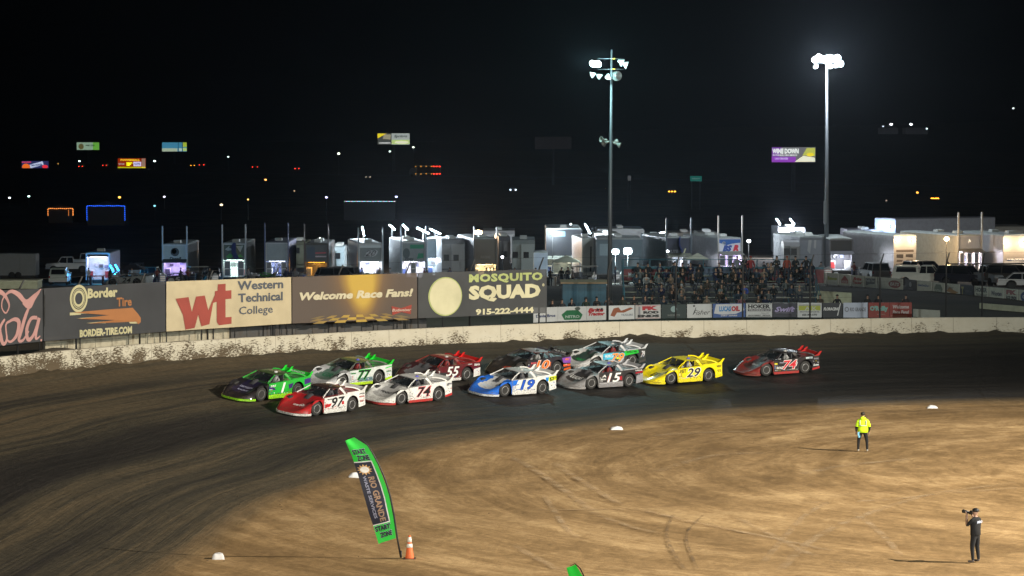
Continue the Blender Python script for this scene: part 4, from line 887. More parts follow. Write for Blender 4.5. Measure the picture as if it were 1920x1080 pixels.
# loose clods along the inner edge, faint pale tyre marks
mb = MB(); mb.use(M((.12,.085,.05), .95, name='clod'))
for k in range(900):
    i = random.randrange(4, len(INN)-60); p = INN[i]; q = INN[i+1]-INN[i]; n_ = Vector((-q.y, q.x)).normalized(); d = random.gauss(0, 1)*.9 if k < 650 else random.uniform(-14, 2)
    x, y = p.x+n_.x*d, p.y+n_.y*d
    if y < 90: continue
    r = random.uniform(.015,.05) if k < 650 else random.uniform(.01,.035)
    vs = [Vector((random.uniform(-1,1), random.uniform(-1,1), random.uniform(-.3,.9)))*r for _ in range(6)]; z = hgt(x, y)+.005
    b = bmesh.new(); [b.verts.new(v) for v in vs]; hull = bmesh.ops.convex_hull(b, input=b.verts); b.verts.index_update()
    mb.add([(v.co.x+x, v.co.y+y, v.co.z+z) for v in b.verts], [[v.index for v in f.verts] for f in b.faces]); b.free()
tag(mb.build('dirt_clods', None, fix=False), 'loose clods of dirt along the inner edge of the track', kind='stuff')
def mark_mat():
    m, nt, b = nodes_of('dust_mark'); b.inputs['Base Color'].default_value = (.46,.33,.19,1); b.inputs['Roughness'].default_value = .95
    g = nt.nodes.new('ShaderNodeNewGeometry'); n = nt.nodes.new('ShaderNodeTexNoise'); n.inputs['Scale'].default_value = .9; n.inputs['Detail'].default_value = 6; n.inputs['Roughness'].default_value = .75
    nt.links.new(g.outputs['Position'], n.inputs['Vector']); r = nt.nodes.new('ShaderNodeMapRange'); r.inputs[1].default_value = .40; r.inputs[2].default_value = .68; r.inputs[4].default_value = .85
    uv = nt.nodes.new('ShaderNodeAttribute'); uv.attribute_name = 'edge'; mu = nt.nodes.new('ShaderNodeMath'); mu.operation = 'MULTIPLY'
    nt.links.new(n.outputs['Fac'], r.inputs[0]); nt.links.new(r.outputs[0], mu.inputs[0]); nt.links.new(uv.outputs['Fac'], mu.inputs[1]); nt.links.new(mu.outputs[0], b.inputs['Alpha'])
    return m
MK = mark_mat(); MKD = MK.copy(); MKD.node_tree.nodes['Principled BSDF'].inputs['Base Color'].default_value = (.10,.065,.035,1)
def tyre_mark(pix, wid, mat=None):
    pts = [on(*p) for p in pix]; L = spline([(p.x, p.y) for p in pts], .6); vs = []; ed = []
    for i, p in enumerate(L):
        d = (L[min(i+1,len(L)-1)]-L[max(i-1,0)]).normalized(); n_ = Vector((-d.y, d.x)); e = math.sin(math.pi*min(1, max(0, i/(len(L)-1))))**.4
        for k, q in enumerate((-1,-.4,.4,1)):
            x, y = p.x+n_.x*q*wid/2, p.y+n_.y*q*wid/2; vs.append((x, y, 0)); ed.append(0 if k in (0,3) else e)
    hs = height(np.array([v[0] for v in vs]), np.array([v[1] for v in vs]))[0]
    zz = [(v[0], v[1], h+noise.noise(Vector((v[0]*.45, v[1]*.45, 0)))*.025+noise.noise(Vector((v[0]*.12, v[1]*.12, 5)))*.06+.02) for v, h in zip(vs, hs)]
    fs = [(i*4+k, i*4+k+1, i*4+k+5, i*4+k+4) for i in range(len(L)-1) for k in range(3)]
    me = bpy.data.meshes.new('tyre_mark'); me.from_pydata(zz, [], fs); me.materials.append(mat or MK); a = me.attributes.new('edge', 'FLOAT', 'POINT'); a.data.foreach_set('value', ed)
    o = bpy.data.objects.new('tyre_mark', me); col.objects.link(o); tag(o, kind='structure')
for pix, wd in [([(930,845),(1000,880),(1060,920),(1120,965)],.5), ([(1040,868),(1090,900),(1165,948)],.45), ([(1120,965),(1190,990),(1240,1000)],.4), ([(1020,930),(1060,990),(1085,1010)],.35),
                ([(960,1022),(1010,1050),(1060,1075)],.45), ([(1195,955),(1300,980),(1420,1005),(1560,1035)],.4), ([(1460,1075),(1530,1010),(1640,960),(1760,925),(1910,905)],.45),
                ([(1430,1060),(1470,1010),(1520,960),(1600,925)],.35), ([(1600,960),(1650,1000),(1690,1045)],.35), ([(1500,945),(1640,940),(1780,925),(1915,915)],.4),
                ([(1180,955),(1000,958)],.3), ([(1380,970),(1440,1000),(1520,1040),(1600,1060)],.4), ([(1230,885),(1340,855),(1450,850)],.6), ([(1200,820),(1330,812),(1450,808)],.7), ([(1460,900),(1600,872),(1760,860),(1915,850)],.7)]:
    tyre_mark(pix, wd)
tyre_mark([(1262,965),(1250,1000),(1262,1035),(1290,1078)], .18, MKD); tyre_mark([(1320,965),(1288,1000),(1296,1040),(1310,1070)], .14, MKD)

bt = [(-230,556,672),(0,544,652),(80,541,640),(311,528,621.7),(547,519.5,606.6),(783,511.6,597),(1026,504.5,587)]
def byt(px): return float(np.interp(px, [b[0] for b in bt], [b[1] for b in bt]))
def byb(px): return float(np.interp(px, [b[0] for b in bt], [b[2] for b in bt]))
def qpt(px, py, q):
    """pixel on the surface standing q metres outside the wall"""
    p, d = out_pt(arc_at_px(px), q)
    t = np.linspace(0, 1, 2)
    Y = p.y
    for _ in range(4):
        pp, d = out_pt(arc_at_px_at(px, Y, q), q); Y = pp.y
    return at(px, py, Y)
def arc_at_px_at(px, Y, q):
    a0 = arc_at_px(px)
    best = a0; bd = 9e9
    for a in np.arange(a0-6, a0+6, .25):
        p, d = out_pt(a, q); x = p.x/p.y*F+960
        if abs(x-px) < bd: bd = abs(x-px); best = a
    return best
# ------------------------------------------------------------------ catch fence on the wall
IRON = M((.05,.05,.05), .6, .5)
def build_fence():
    root = empty('catch_fence', (0,150,2.5), 'row of dark bent top fence posts strung with cables along the wall', 'fence')
    tops = []
    for px in [-95,28,141,262,385,508,634,757,882,1008,1137,1265,1393,1521,1649,1772,1840,1975]:
        q_ = 2.7 if px < 1010 else .45; w0 = qpt(px, 600, q_); p, d = out_pt(arc_at_px_at(px, w0.y, q_), q_); z = float(zo_of(p.x))-.2; inn = Vector((d.y, -d.x))
        mb = MB(); mb.use(IRON); a = Vector((p.x, p.y, z)); b_ = Vector((p.x, p.y, 6.45)); c_ = b_+Vector((inn.x*.5, inn.y*.5, .72))
        mb.tube([a, b_+Vector((0,0,-.05)), b_+Vector((inn.x*.06, inn.y*.06, .08)), c_], [.05,.05,.05,.04], 8)
        o = mb.build('post', None, root); o.matrix_parent_inverse = root.matrix_world.inverted() if False else Matrix.Translation(-root.location); tops.append((b_, c_, px))
    for hz in (1.9, 2.8, 3.6):
        mb = MB(); mb.use(IRON); mb.tube([(b_.x, b_.y, 2.6+hz) for b_, c_, px in tops], .008, 4); o = mb.build('cable', None, root); o.matrix_parent_inverse = Matrix.Translation(-root.location)
    mb = MB(); mb.use(IRON); mb.tube([c_ for b_, c_, px in tops], .008, 4); o = mb.build('cable', None, root); o.matrix_parent_inverse = Matrix.Translation(-root.location)
    mb = MB(); mb.use(IRON); mb.tube([b_ for b_, c_, px in tops if px > 1750], .045, 6); o = mb.build('rail', None, root); o.matrix_parent_inverse = Matrix.Translation(-root.location)
build_fence()

# ------------------------------------------------------------------ big mesh banners round the turn
def cloth(c, k=.10):
    c = tuple(c); key = ('cl', c, k)
    if key in _mats: return _mats[key]
    m, nt, b = nodes_of('banner_mesh'); b.inputs['Roughness'].default_value = .8
    g = nt.nodes.new('ShaderNodeNewGeometry'); n = nt.nodes.new('ShaderNodeTexNoise'); n.inputs['Scale'].default_value = .9; n.inputs['Detail'].default_value = 6
    nt.links.new(g.outputs['Position'], n.inputs['Vector']); mx = nt.nodes.new('ShaderNodeMix'); mx.data_type = 'RGBA'; mx.inputs['A'].default_value = (*[q*.72 for q in c], 1); mx.inputs['B'].default_value = (*[min(1, q*1.2) for q in c], 1)
    nt.links.new(n.outputs['Fac'], mx.inputs['Factor']); nt.links.new(mx.outputs['Result'], b.inputs['Base Color']); b.inputs['Alpha'].default_value = 1-k
    _mats[key] = m; return m
def banner(x0, x1, base, label, draw, q=2.2):
    A = qpt(x0, byb(x0), q); B = qpt(x1, byb(x1), q); C = qpt(x1, byt(x1), q); D = qpt(x0, byt(x0), q)
    nrm = (B-A).cross(D-A).normalized()
    if nrm.y > 0: nrm = -nrm
    W = (B-A).length; H = (D-A).length
    def fn(a, b_, off=0):      # metres from the lower left corner
        u, v = a/W, b_/H; p = (A*(1-u)+B*u)*(1-v)+(D*(1-u)+C*u)*v
        wr = .025*math.sin(u*13)*math.sin(v*3+1)+.015*noise.noise(Vector((a*1.3, b_*1.1, x0)))
        return p+nrm*(wr+off)
    mb = MB(); mb.use(base); mb.grid(lambda u, v: fn(u*W, v*H), 60, 16)
    o = mb.build('banner', None, fix=False); tag(o, label, 'banner', 'big mesh banners hung along the turn')
    mb = MB(); draw(mb, lambda a, b_: fn(a, b_, .03), W, H, lambda a, b_, o=0: fn(a, b_, o+.035))
    if mb.v: mb.build('banner_print', None, o, fix=False)
CRM = cloth((.50,.46,.27)); DKB = cloth((.045,.047,.052), .16); ORG = cloth((.36,.145,.05)); PINK = cloth((.50,.27,.25)); TAN = cloth((.50,.42,.27), .06); WTR = cloth((.30,.055,.04), .06); NVY = cloth((.08,.09,.11), .05)
def ribbon(mb, fn, pts, ws, mat):
    L = spline(pts, .08); n = len(L); mb.use(mat); vs = []
    for i, p in enumerate(L):
        d = (L[min(i+1,n-1)]-L[max(i-1,0)]).normalized(); t = i/(n-1)*(len(ws)-1); k = min(int(t), len(ws)-2); w_ = ws[k]+(ws[k+1]-ws[k])*(t-k)
        vs += [fn(p.x-d.y*w_/2, p.y+d.x*w_/2), fn(p.x+d.y*w_/2, p.y-d.x*w_/2)]
    mb.add(vs, [(2*i, 2*i+1, 2*i+3, 2*i+2) for i in range(n-1)])
def d_cola(mb, fn, W, H, f0):
    X = W/ (80+230)*230     # metres at pixel column 0
    k = (W-X)/80
    P = lambda px, py: (X+px*k, (byb(px)-py)/(byb(px)-byt(px))*H)
    def rb(pts, ws): ribbon(mb, fn, [P(*p) for p in pts], ws, PINK)
    rb([(-40,560),(-20,545),(0,550),(12,572),(6,588),(-2,578),(0,560),(14,546),(30,552),(45,566),(60,556),(76,542)], [.1,.25,.3,.2,.1,.08,.1,.2,.3,.25,.2,.06])
    rb([(40,566),(52,574),(62,560),(74,546)], [.25,.35,.2,.05])
    rb([(4,600),(-6,620),(0,648),(8,640),(6,612),(14,604),(24,600),(32,606),(28,630),(16,644),(8,640)], [.12,.2,.3,.2,.12,.12,.16,.3,.25,.15,.1])
    rb([(54,572),(46,590),(36,625),(32,640),(40,640),(52,622)], [.1,.24,.26,.22,.14,.08])
    rb([(68,596),(56,598),(48,618),(50,638),(60,630),(70,600)], [.2,.2,.24,.22,.15,.1]); rb([(72,596),(66,622),(66,636),(74,630)], [.25,.24,.18,.06])
    mb.use(PINK); mb.flat(ell(*P(76,638), .07,.07,10), fn)
banner(-230, 80, cloth((.055,.057,.062), .16), 'dark banner with flowing pink script lettering, cut off at the frame edge', d_cola)
def d_border(mb, fn, W, H, f0):
    u = lambda x: (x-80)/231*W; vv = lambda x, y: (byb(x)-y)/(byb(x)-byt(x))*H
    cx, cy = u(144), vv(144,560)
    for r0, r1 in ((1.0,.80),(.72,.66),(.60,.42)):
        n = 40; mb.use(CRM); o_ = [fn(cx+.58*r0*math.cos(2*math.pi*i/n), cy+.92*.78*r0*math.sin(2*math.pi*i/n)) for i in range(n)]; i_ = [fn(cx+.58*r1*math.cos(2*math.pi*i/n), cy+.92*.78*r1*math.sin(2*math.pi*i/n)) for i in range(n)]
        mb.add(o_+i_, [(i, (i+1)%n, n+(i+1)%n, n+i) for i in range(n)])
    rect(mb, fn, cx-.60, cy-.84, cx+.15, cy-.70, CRM)
    put_text(mb, 'Border', fn, u(189), vv(189,549), u(217)-u(160), .52, CRM, .045)
    put_text(mb, 'Tire', fn, u(230), vv(230,566), u(244)-u(215), .48, ORG, .03)
    for (x0, x1, y0, y1) in ((130,245,583,588),(140,250,592,597),(158,255,601,606)):
        blob(mb, fn, [(u(x0), vv(x0,y1)), (u(x1), vv(x1,y0-4)), (u(x1+4), vv(x1,y1+1))], CRM)
    blob(mb, lambda a, b_: f0(a, b_, .02), [(u(133), vv(133,586)), (u(200), vv(200,580)), (u(246), vv(246,577)), (u(256), vv(256,588)), (u(262), vv(262,596)), (u(262), vv(262,604)), (u(257), vv(257,608)), (u(253), vv(253,603)), (u(160), vv(160,607)), (u(212), vv(212,600)), (u(142), vv(142,598)), (u(200), vv(200,591))], ORG)
    put_text(mb, 'BORDER-TIRE.COM', fn, u(195.5), vv(195,622), u(245)-u(146), .40, CRM, .05)
    rect(mb, fn, .02, H*.28, .07, H*.88, M((.02,.02,.02), .8)); rect(mb, fn, .02, H*.66, .07, H*.74, CRM)
banner(82, 310, DKB, 'dark banner with a cream tyre ring and an orange streaking shape', d_border)
def d_wt(mb, fn, W, H, f0):
    u = lambda x: (x-311)/236*W; vv = lambda x, y: (byb(x)-y)/(byb(x)-byt(x))*H
    pw = [(327,560),(351,557),(357,585),(365,556),(381,554),(388,582),(400,553),(400,546),(405,545),(405,533),(420,532),(420,545),(431,544),(431,560),(420,561),(420,595),(431,594),(431,607),(408,610),(404,604),(404,566),(397,568),(390,608),(375,612),(369,590),(362,615),(345,618),(340,590)]
    blob(mb, fn, [(u(x), vv(x,y)) for x, y in pw], WTR)
    for k, (s_, x, y, w_) in enumerate((('Western',487,534,88),('Technical',487,557,86),('College',478,583,66))):
        put_text(mb, s_, fn, u(x), vv(x,y), u(400+w_)-u(400), .50 if k < 2 else .58, NVY, .03 if k < 2 else .012)
banner(312, 546, TAN, 'tan banner with big dark red letters and three words in grey', d_wt)
def welcome_mat():
    m, nt, b = nodes_of('printed_sunset'); b.inputs['Roughness'].default_value = .8; b.inputs['Alpha'].default_value = .93
    at_ = nt.nodes.new('ShaderNodeAttribute'); at_.attribute_name = 'print'; r = nt.nodes.new('ShaderNodeValToRGB'); cr = r.color_ramp
    cr.elements[0].position = 0; cr.elements[0].color = (.075,.065,.062,1); cr.elements[1].position = 1; cr.elements[1].color = (.50,.33,.06,1); e = cr.elements.new(.45); e.color = (.16,.10,.055,1); e = cr.elements.new(.75); e.color = (.33,.20,.05,1)
    nt.links.new(at_.outputs['Fac'], r.inputs['Fac']); nt.links.new(r.outputs['Color'], b.inputs['Base Color']); return m
def d_wel(mb, fn, W, H, f0):
    u = lambda x: (x-547)/236*W; vv = lambda x, y: (byb(x)-y)/(byb(x)-byt(x))*H
    put_text(mb, 'Welcome Race Fans!', fn, u(667), vv(667,552), u(773)-u(558), .46, cloth((.58,.52,.36), .05), .045, .22)
    for i in range(12):
        for j in range(3):
            if (i+j) % 2: continue
            t0, t1 = j/3, (j+1)/3; xx = lambda q, t: 665+(q-6)*(11.5+9*(1-t)); y = lambda t: 604-14*t
            q4 = [(xx(i,t0), y(t0)), (xx(i+1,t0), y(t0)), (xx(i+1,t1), y(t1)), (xx(i,t1), y(t1))]
            if q4[0][0] < 556 or q4[1][0] > 775: continue
            f_ = 1-min(1, abs(i-5.5)/6.5); blob(mb, fn, [(u(a), vv(a, c+ (byb(a)-byb(665)))) for a, c in q4], cloth((round(.12+.38*f_, 2), round(.09+.24*f_, 2), .06), .05))
    rb_ = cloth((.30,.05,.035), .05)
    blob(mb, fn, [(u(733), vv(733,574)), (u(752), vv(752,578)), (u(772), vv(772,571)), (u(770), vv(770,589)), (u(752), vv(752,585)), (u(735), vv(735,591))], rb_)
    put_text(mb, 'Budweiser', lambda a, b_: f0(a, b_, .025), u(752), vv(752,581), u(771)-u(734), .17, cloth((.55,.40,.33), .05), .02, .25)
def banner_welcome():
    before = set(bpy.data.objects)
    banner(548, 782, welcome_mat(), 'brown banner with a golden glow, slanted cream greeting and chequered floor', d_wel)
    o = [x for x in bpy.data.objects if x not in before and x.parent is None][0]
    me = o.data; a = me.attributes.new('print', 'FLOAT', 'POINT'); vals = []
    for i in range(61):
        for j in range(17):
            u, v = i/60, j/16; vals.append(max(0, min(1, 1.05*math.exp(-((u-.54)/.17)**2-((v-1.0)/.55)**2)+.62*math.exp(-((u-.56)/.10)**2-((v-.45)/.5)**2)+.12)))
    a.data.foreach_set('value', vals)
banner_welcome()
def d_mos(mb, fn, W, H, f0):
    u = lambda x: (x-783)/243*W; vv = lambda x, y: (byb(x)-y)/(byb(x)-byt(x))*H
    G2 = cloth((.40,.45,.17), .06); C2 = cloth((.60,.56,.36), .06)
    blob(mb, fn, ell(u(832.5), vv(832,556), u(864)-u(832.5), H*.43, 36), G2); blob(mb, lambda a, b_: f0(a, b_, .020), ell(u(832.5), vv(832,556), (u(864)-u(832.5))*.94, H*.405, 36), C2)
    put_text(mb, 'MOSQUITO', fn, u(947), vv(947,521), u(1018)-u(877), .56, G2, .05, 0, 1.1); put_text(mb, 'SQUAD', fn, u(945), vv(945,549), u(1014)-u(877), .98, C2, .06)
    put_text(mb, '915-222-4444', fn, u(945), vv(945,583), u(1000)-u(889), .36, C2, .045); put_text(mb, '®', fn, u(1019), vv(1019,534), .17, .17, C2, .02)
banner(784, 1025, cloth((.060,.062,.064), .16), 'dark banner with a cream disc, green and cream capitals and a number', d_mos)
# frame posts that carry the banners, boards behind them
def banner_frame():
    root = empty('pipe_fence', (0,150,3), 'dark pipe frame standing behind the big banners', 'fence')
    for px in [-150,-60,74,81,142,150,262,300,312,378,400,440,508,538,548,632,700,757,784,830,882,940,1024]:
        mb = MB(); mb.use(IRON); a = qpt(px, byb(px)+25, 2.5); b_ = qpt(px, byt(px)+2, 2.5); a.z = min(a.z, hgt(a.x, a.y)-.1); mb.tube([a, b_], .035, 6)
        o = mb.build('post', None, root); o.matrix_parent_inverse = Matrix.Translation(-root.location)
    for k in (0, 1):
        mb = MB(); mb.use(IRON); mb.tube([qpt(px, (byt(px)+1 if k else byb(px)-1), 2.5) for px in range(-150, 1025, 60)], .025, 5); o = mb.build('rail', None, root); o.matrix_parent_inverse = Matrix.Translation(-root.location)
banner_frame()
def low_boards(x0, x1, c, label, q=3.4):
    mb = MB(); mb.use(c); n = max(2, int((x1-x0)/30)); P = [qpt(x0+(x1-x0)*i/n, 600, q) for i in range(n+1)]
    for i in range(n):
        a, b_ = P[i], P[i+1]; za = hgt(a.x, a.y); zb = hgt(b_.x, b_.y); d = (b_-a); d.z = 0; d.normalize(); nn = Vector((-d.y, d.x, 0))*.05; a2 = a+d*.015; b2 = b_-d*.015
        mb.add([(a2.x,a2.y,za-.2),(b2.x,b2.y,zb-.2),(b2.x,b2.y,zb+.95),(a2.x,a2.y,za+.95)]+[(p.x+nn.x,p.y+nn.y,z) for p, z in ((a2,za-.2),(b2,zb-.2),(b2,zb+.95),(a2,za+.95))], [(0,1,2,3),(7,6,5,4),(0,4,5,1),(1,5,6,2),(2,6,7,3),(3,7,4,0)])
    tag(mb.build('board_fence', None), label, 'fence')
low_boards(84, 430, M((.42,.38,.28), .9, dirt=.6), 'low off white board fence under the tan and tyre banners')
low_boards(432, 800, M((.07,.07,.07), .9, dirt=.6), 'low dark board fence under the golden greeting banner')

# ------------------------------------------------------------------ sign panels
def panel(x0, x1, y0, y1, Y0, Y1, base, draw, label, group, name='sign_panel', post=True):
    """y0/y1: (top at x0, top at x1), (bottom at x0, bottom at x1)"""
    A = at(x0+.3, y1[0], Y0); B = at(x1-.3, y1[1], Y1); C = at(x1-.3, y0[1], Y1); D = at(x0+.3, y0[0], Y0); W = (B-A).length; H = (D-A).length
    n_ = (B-A).cross(D-A).normalized(); n_ = -n_ if n_.y > 0 else n_
    fn = lambda a, b_, off=.008: (A*(1-a)+B*a)*(1-b_)+(D*(1-a)+C*a)*b_+n_*off
    mb = MB(); mb.use(base); q = [fn(a, b_, 0) for a, b_ in ((0,0),(1,0),(1,1),(0,1))]; r = [p-n_*.03 for p in q]
    mb.add(q+r, [(0,1,2,3),(7,6,5,4),(0,4,5,1),(1,5,6,2),(2,6,7,3),(3,7,4,0)])
    if post:
        for a in (.03,.97):
            p = fn(a, 0, -.05); z = hgt(p.x, p.y); mb.use(IRON); mb.tube([(p.x, p.y, z-.1), (p.x, p.y, max(fn(a, 1).z-.02, z+.2))], .03, 5)
    o = mb.build(name, None); tag(o, label, 'sign', group)
    if draw:
        mb = MB(); draw(mb, fn)
        if mb.v: mb.build('sign_print', None, o, fix=False)
    return o
WS = M((.62,.64,.64), .6, dirt=.12, name='sign_white'); g1 = 'advertising boards in front of the bleachers'; g2 = 'advertising boards along the exit lane'
T = lambda s_, c, cx=.5, cy=.5, w_=.8, h_=.4, b=.04, sh=0: (lambda mb, fn: put_text(mb, s_, fn, cx, cy, w_, h_, M(c, .6), b, sh))
def D_(*fs): return lambda mb, fn: [f(mb, fn) for f in fs]
def BX(x0, y0, x1, y1, c, off=.006): return lambda mb, fn: rect(mb, lambda a, b_: fn(a, b_, off), x0, y0, x1, y1, M(c, .6))
def BL(pts, c, off=.006): return lambda mb, fn: blob(mb, lambda a, b_: fn(a, b_, off), pts, M(c, .6))
K1 = (.02,.02,.02); R1 = (.45,.02,.03)
row = [
 (1000,1046,WS,D_(T('Davis Bros',(.05,.07,.16),.5,.42,.8,.2)),'white board with small navy lettering next to the big banners'),
 (1046,1100,WS,D_(BL([(.12,.45),(.3,.75),(.7,.75),(.86,.42),(.78,.08),(.22,.08)],(.03,.16,.07)),T('NITRO',(.4,.5,.45),.5,.3,.5,.2),BL(ell(.68,.85,.10,.12,12),(.10,.12,.11),.009)),'white board with a dark green basket shape'),
 (1100,1137,WS,D_(T('Brite',R1,.45,.72,.8,.28,.06,.3),T('Tractor',R1,.5,.45,.85,.26,.06,.3),BX(.5,.66,.62,.8,K1,.010),BX(.7,.7,.82,.84,K1,.010)),'white board with red script and a chequered flag'),
 (1139,1190,WS,D_(BL([(.1,.3),(.22,.8),(.4,.88),(.5,.62),(.85,.85),(.95,.75),(.6,.48),(.35,.5),(.25,.2)],(.28,.08,.03)),T('TRAILERS',(.25,.27,.3),.72,.32,.45,.14)),'white board with a brown sprawling figure'),
 (1191,1239,M((.55,.55,.54), .6),D_(BX(.02,.04,.98,.06,R1),BX(.02,.94,.98,.96,R1),BX(.12,.30,.20,.88,(.3,.3,.33)),T('FK',R1,.58,.76,.62,.30,.09),T('ROD',K1,.62,.46,.62,.20,.08),T('ENDS',K1,.52,.20,.86,.20,.08)),'white board with tall red and black block letters'),
 (1240,1287,M((.022,.040,.038), .6),D_(BL(ell(.5,.66,.13,.22,18),(.25,.36,.36)),T("MERTS",(.14,.16,.15),.5,.22,.5,.14)),'dark green board with a pale round emblem'),
 (1288,1335,WS,D_(T('Fisher',K1,.58,.40,.7,.34,0,.4),BL(ell(.28,.86,.05,.06,10),K1),T('J',K1,.3,.5,.14,.5,0,.4)),'white board with thin black handwriting'),
 (1336,1398,M((.03,.09,.30), .5),D_(BL([(.04,.30),(.10,.95),(.92,.97),(.96,.5),(.7,.24),(.3,.2)],(.60,.62,.66)),T('LUCAS',(.06,.25,.55),.38,.62,.36,.38,.06),T('OIL',R1,.70,.62,.26,.38,.06),T('DIRT SERIES',(.6,.6,.62),.5,.13,.5,.1)),'blue board with a white swoosh, blue and red letters'),
 (1399,1448,WS,D_(BX(.03,.04,.97,.07,K1),BX(.03,.93,.97,.96,K1),T('HOKER',K1,.5,.76,.86,.30,.05),BX(.06,.42,.94,.58,(.08,.08,.09)),T('TRUCKING LLC',(.5,.5,.5),.5,.5,.82,.12,.04),T('Mason, OH',(.1,.1,.1),.72,.28,.3,.1,0,.3),T('MANAGEMENT   SERVICES',K1,.5,.13,.86,.07)),'white board with black serif capitals in a black border'),
 (1449,1494,M((.020,.020,.035), .5),D_(T('Swift',(.42,.36,.62),.5,.56,.86,.36,.04,.35),BX(.1,.30,.8,.32,(.4,.38,.5))),'black board with pale violet italic lettering'),
 (1495,1541,WS,D_(BX(.05,.48,.95,.80,(.42,.46,.06)),BX(.05,.82,.95,.88,(.25,.25,.2)),T('A K',(.55,.58,.5),.55,.62,.5,.26,.02),T('MOTORSPORTS',(.1,.1,.1),.5,.38,.8,.08),T('623-780-1771',K1,.5,.18,.62,.14,.05,.2)),'white board with a yellow bar and a telephone number'),
 (1542,1580,M((.012,.012,.014), .5),D_(T('FLORACING',W_,.45,.58,.8,.22,.06,.2),BL([(.72,.12),(.78,.14),(.92,.98),(.88,.98)],W_)),'black board with white capitals cut by a diagonal flash'),
 (1581,1627,M((.50,.54,.64), .5),D_(BL(ell(.14,.55,.09,.17,14),(.2,.2,.22)),BL(ell(.14,.55,.055,.11,14),(.5,.54,.64),.010),T('RIO GRANDE',(.16,.16,.18),.60,.55,.66,.26,.03)),'pale blue board with a small ring and grey capitals'),
 (1628,1668,M((.28,.045,.03), .6),D_(T("O'Reilly",(.20,.42,.36),.5,.58,.86,.42,.07),T('AUTO PARTS',(.3,.2,.15),.6,.22,.4,.08)),'dark red board with rounded pale green lettering'),
 (1668,1710,M((.28,.045,.03), .6),D_(T('Welcome',(.5,.42,.40),.5,.72,.74,.24,.05,.15),T('Race Fans!',(.5,.42,.40),.5,.38,.74,.24,.05,.15),BX(.05,.1,.8,.13,(.4,.3,.2))),'dark red board with a two line pale greeting'),
]
ty = lambda x: float(np.interp(x, [1000,1046,1215,1400,1710], [577,575.5,571.5,568.5,567])); by_ = lambda x: float(np.interp(x, [1000,1046,1215,1400,1710], [605,602.5,597.5,594.5,596])); yd = lambda x: float(np.interp(x, [1000,1150,1710], [182,188,190]))
for x0, x1, base, dr, lab in row: panel(x0, x1, (ty(x0), ty(x1)), (by_(x0), by_(x1)), yd(x0), yd(x1), base, dr, lab, g1)
G3 = (.12,.13,.12)
row2 = [(1525,1548,D_(T('Clements',(.10,.18,.22),.5,.5,.8,.3)),'board with faint blue lettering at the bleacher end of the exit lane'),
 (1549,1572,D_(T('Sunoco',(.35,.38,.03),.5,.55,.8,.3,.06,.2)),'board with yellow green script, second along the exit lane'),
 (1573,1595,D_(BL([(.2,.2),(.2,.5),(.5,.9),(.8,.5),(.8,.2)],(.35,.07,.05)),T('HOUSE',(.6,.55,.5),.5,.35,.5,.2)),'board with a red house shape on the exit lane'),
 (1596,1619,D_(T('Brite',(.4,.06,.04),.5,.68,.7,.3,.06,.3),T('Tractor',(.4,.06,.04),.5,.36,.8,.3,.06,.3)),'board with two lines of red script on the exit lane'),
 (1620,1644,D_(BL([(.15,.15),(.1,.8),(.9,.85),(.85,.35),(.4,.3)],G3),T('Pacific Tour',(.5,.52,.5),.5,.62,.7,.24)),'board with a grey blocky logo next to a fence post'),
 (1645,1693,D_(BL(ell(.68,.5,.24,.32,20),(.30,.10,.08)),T('EATS',(.55,.55,.5),.68,.5,.36,.28,.05,.2)),'double width board with a red oval on the right half'),
 (1696,1718,None,'dark brown board with a small pale crest on the exit lane'),
 (1719,1747,D_(T('GetGoDog',(.05,.10,.25),.45,.62,.8,.22,.04)),'board with navy lettering under the white capped pickup'),
 (1748,1771,D_(BL([(.15,.5),(.3,.85),(.7,.85),(.85,.5),(.75,.1),(.25,.1)],(.16,.20,.14)),T('NITRO',(.5,.52,.45),.5,.35,.5,.2)),'board with a grey green basket shape under the pickup hood'),
 (1772,1799,D_(BL([(.1,.4),(.3,.75),(.6,.5),(.95,.35),(.6,.2),(.3,.3)],(.38,.20,.05)),T('Shiner',(.1,.1,.1),.35,.7,.5,.3,.0,.3)),'board with an orange brown streak under the dark car'),
 (1801,1825,'blk','black board with a gold angular emblem at one side'),
 (1827,1853,D_(T('HOKER',G3,.5,.72,.86,.36,.06),T('TRUCKING LLC',G3,.5,.34,.8,.18,.04)),'board with grey block capitals at the lane end'),
 (1854,1883,D_(T('Wooten',(.12,.12,.14),.5,.55,.7,.36,.05,.1)),'board with a dark rounded word before the red lettered board'),
 (1884,1909,D_(T('FK',(.32,.10,.09),.5,.74,.8,.34,.08),T('ROD ENDS',K1,.5,.34,.8,.26,.06)),'board with dull red and black stacked letters by the frame edge'),
 (1910,1945,D_(BL(ell(.3,.5,.2,.36,18),(.04,.08,.2)),T('G',(.6,.6,.6),.3,.5,.2,.3)),'board with a dark blue round badge cut by the frame edge')]
t2 = lambda x: float(np.interp(x, [1525,1620,1695,1772,1850,1945], [509,517.5,523,531,537.5,546])); b2 = lambda x: float(np.interp(x, [1525,1620,1695,1772,1850,1945], [531,538,546,554.5,562,572])); y2 = lambda x: float(np.interp(x, [1525,1945], [252,214]))
WS2 = M((.66,.67,.58), .6, dirt=.2)
for x0, x1, dr, lab in row2:
    base = WS2
    if dr is None: base = M((.06,.05,.045), .6); dr = D_(BL(ell(.5,.6,.12,.2,12),(.3,.3,.3)), T('TACOS',(.15,.14,.13),.5,.25,.4,.1))
    if dr == 'blk': base = M((.015,.015,.016), .6); dr = D_(T('T',(.35,.30,.08),.15,.55,.2,.6,.06), T('VISION',(.1,.1,.1),.62,.5,.5,.2))
    panel(x0, x1, (t2(x0), t2(x1)), (b2(x0), b2(x1)), y2(x0), y2(x1), base, dr, lab, g2)
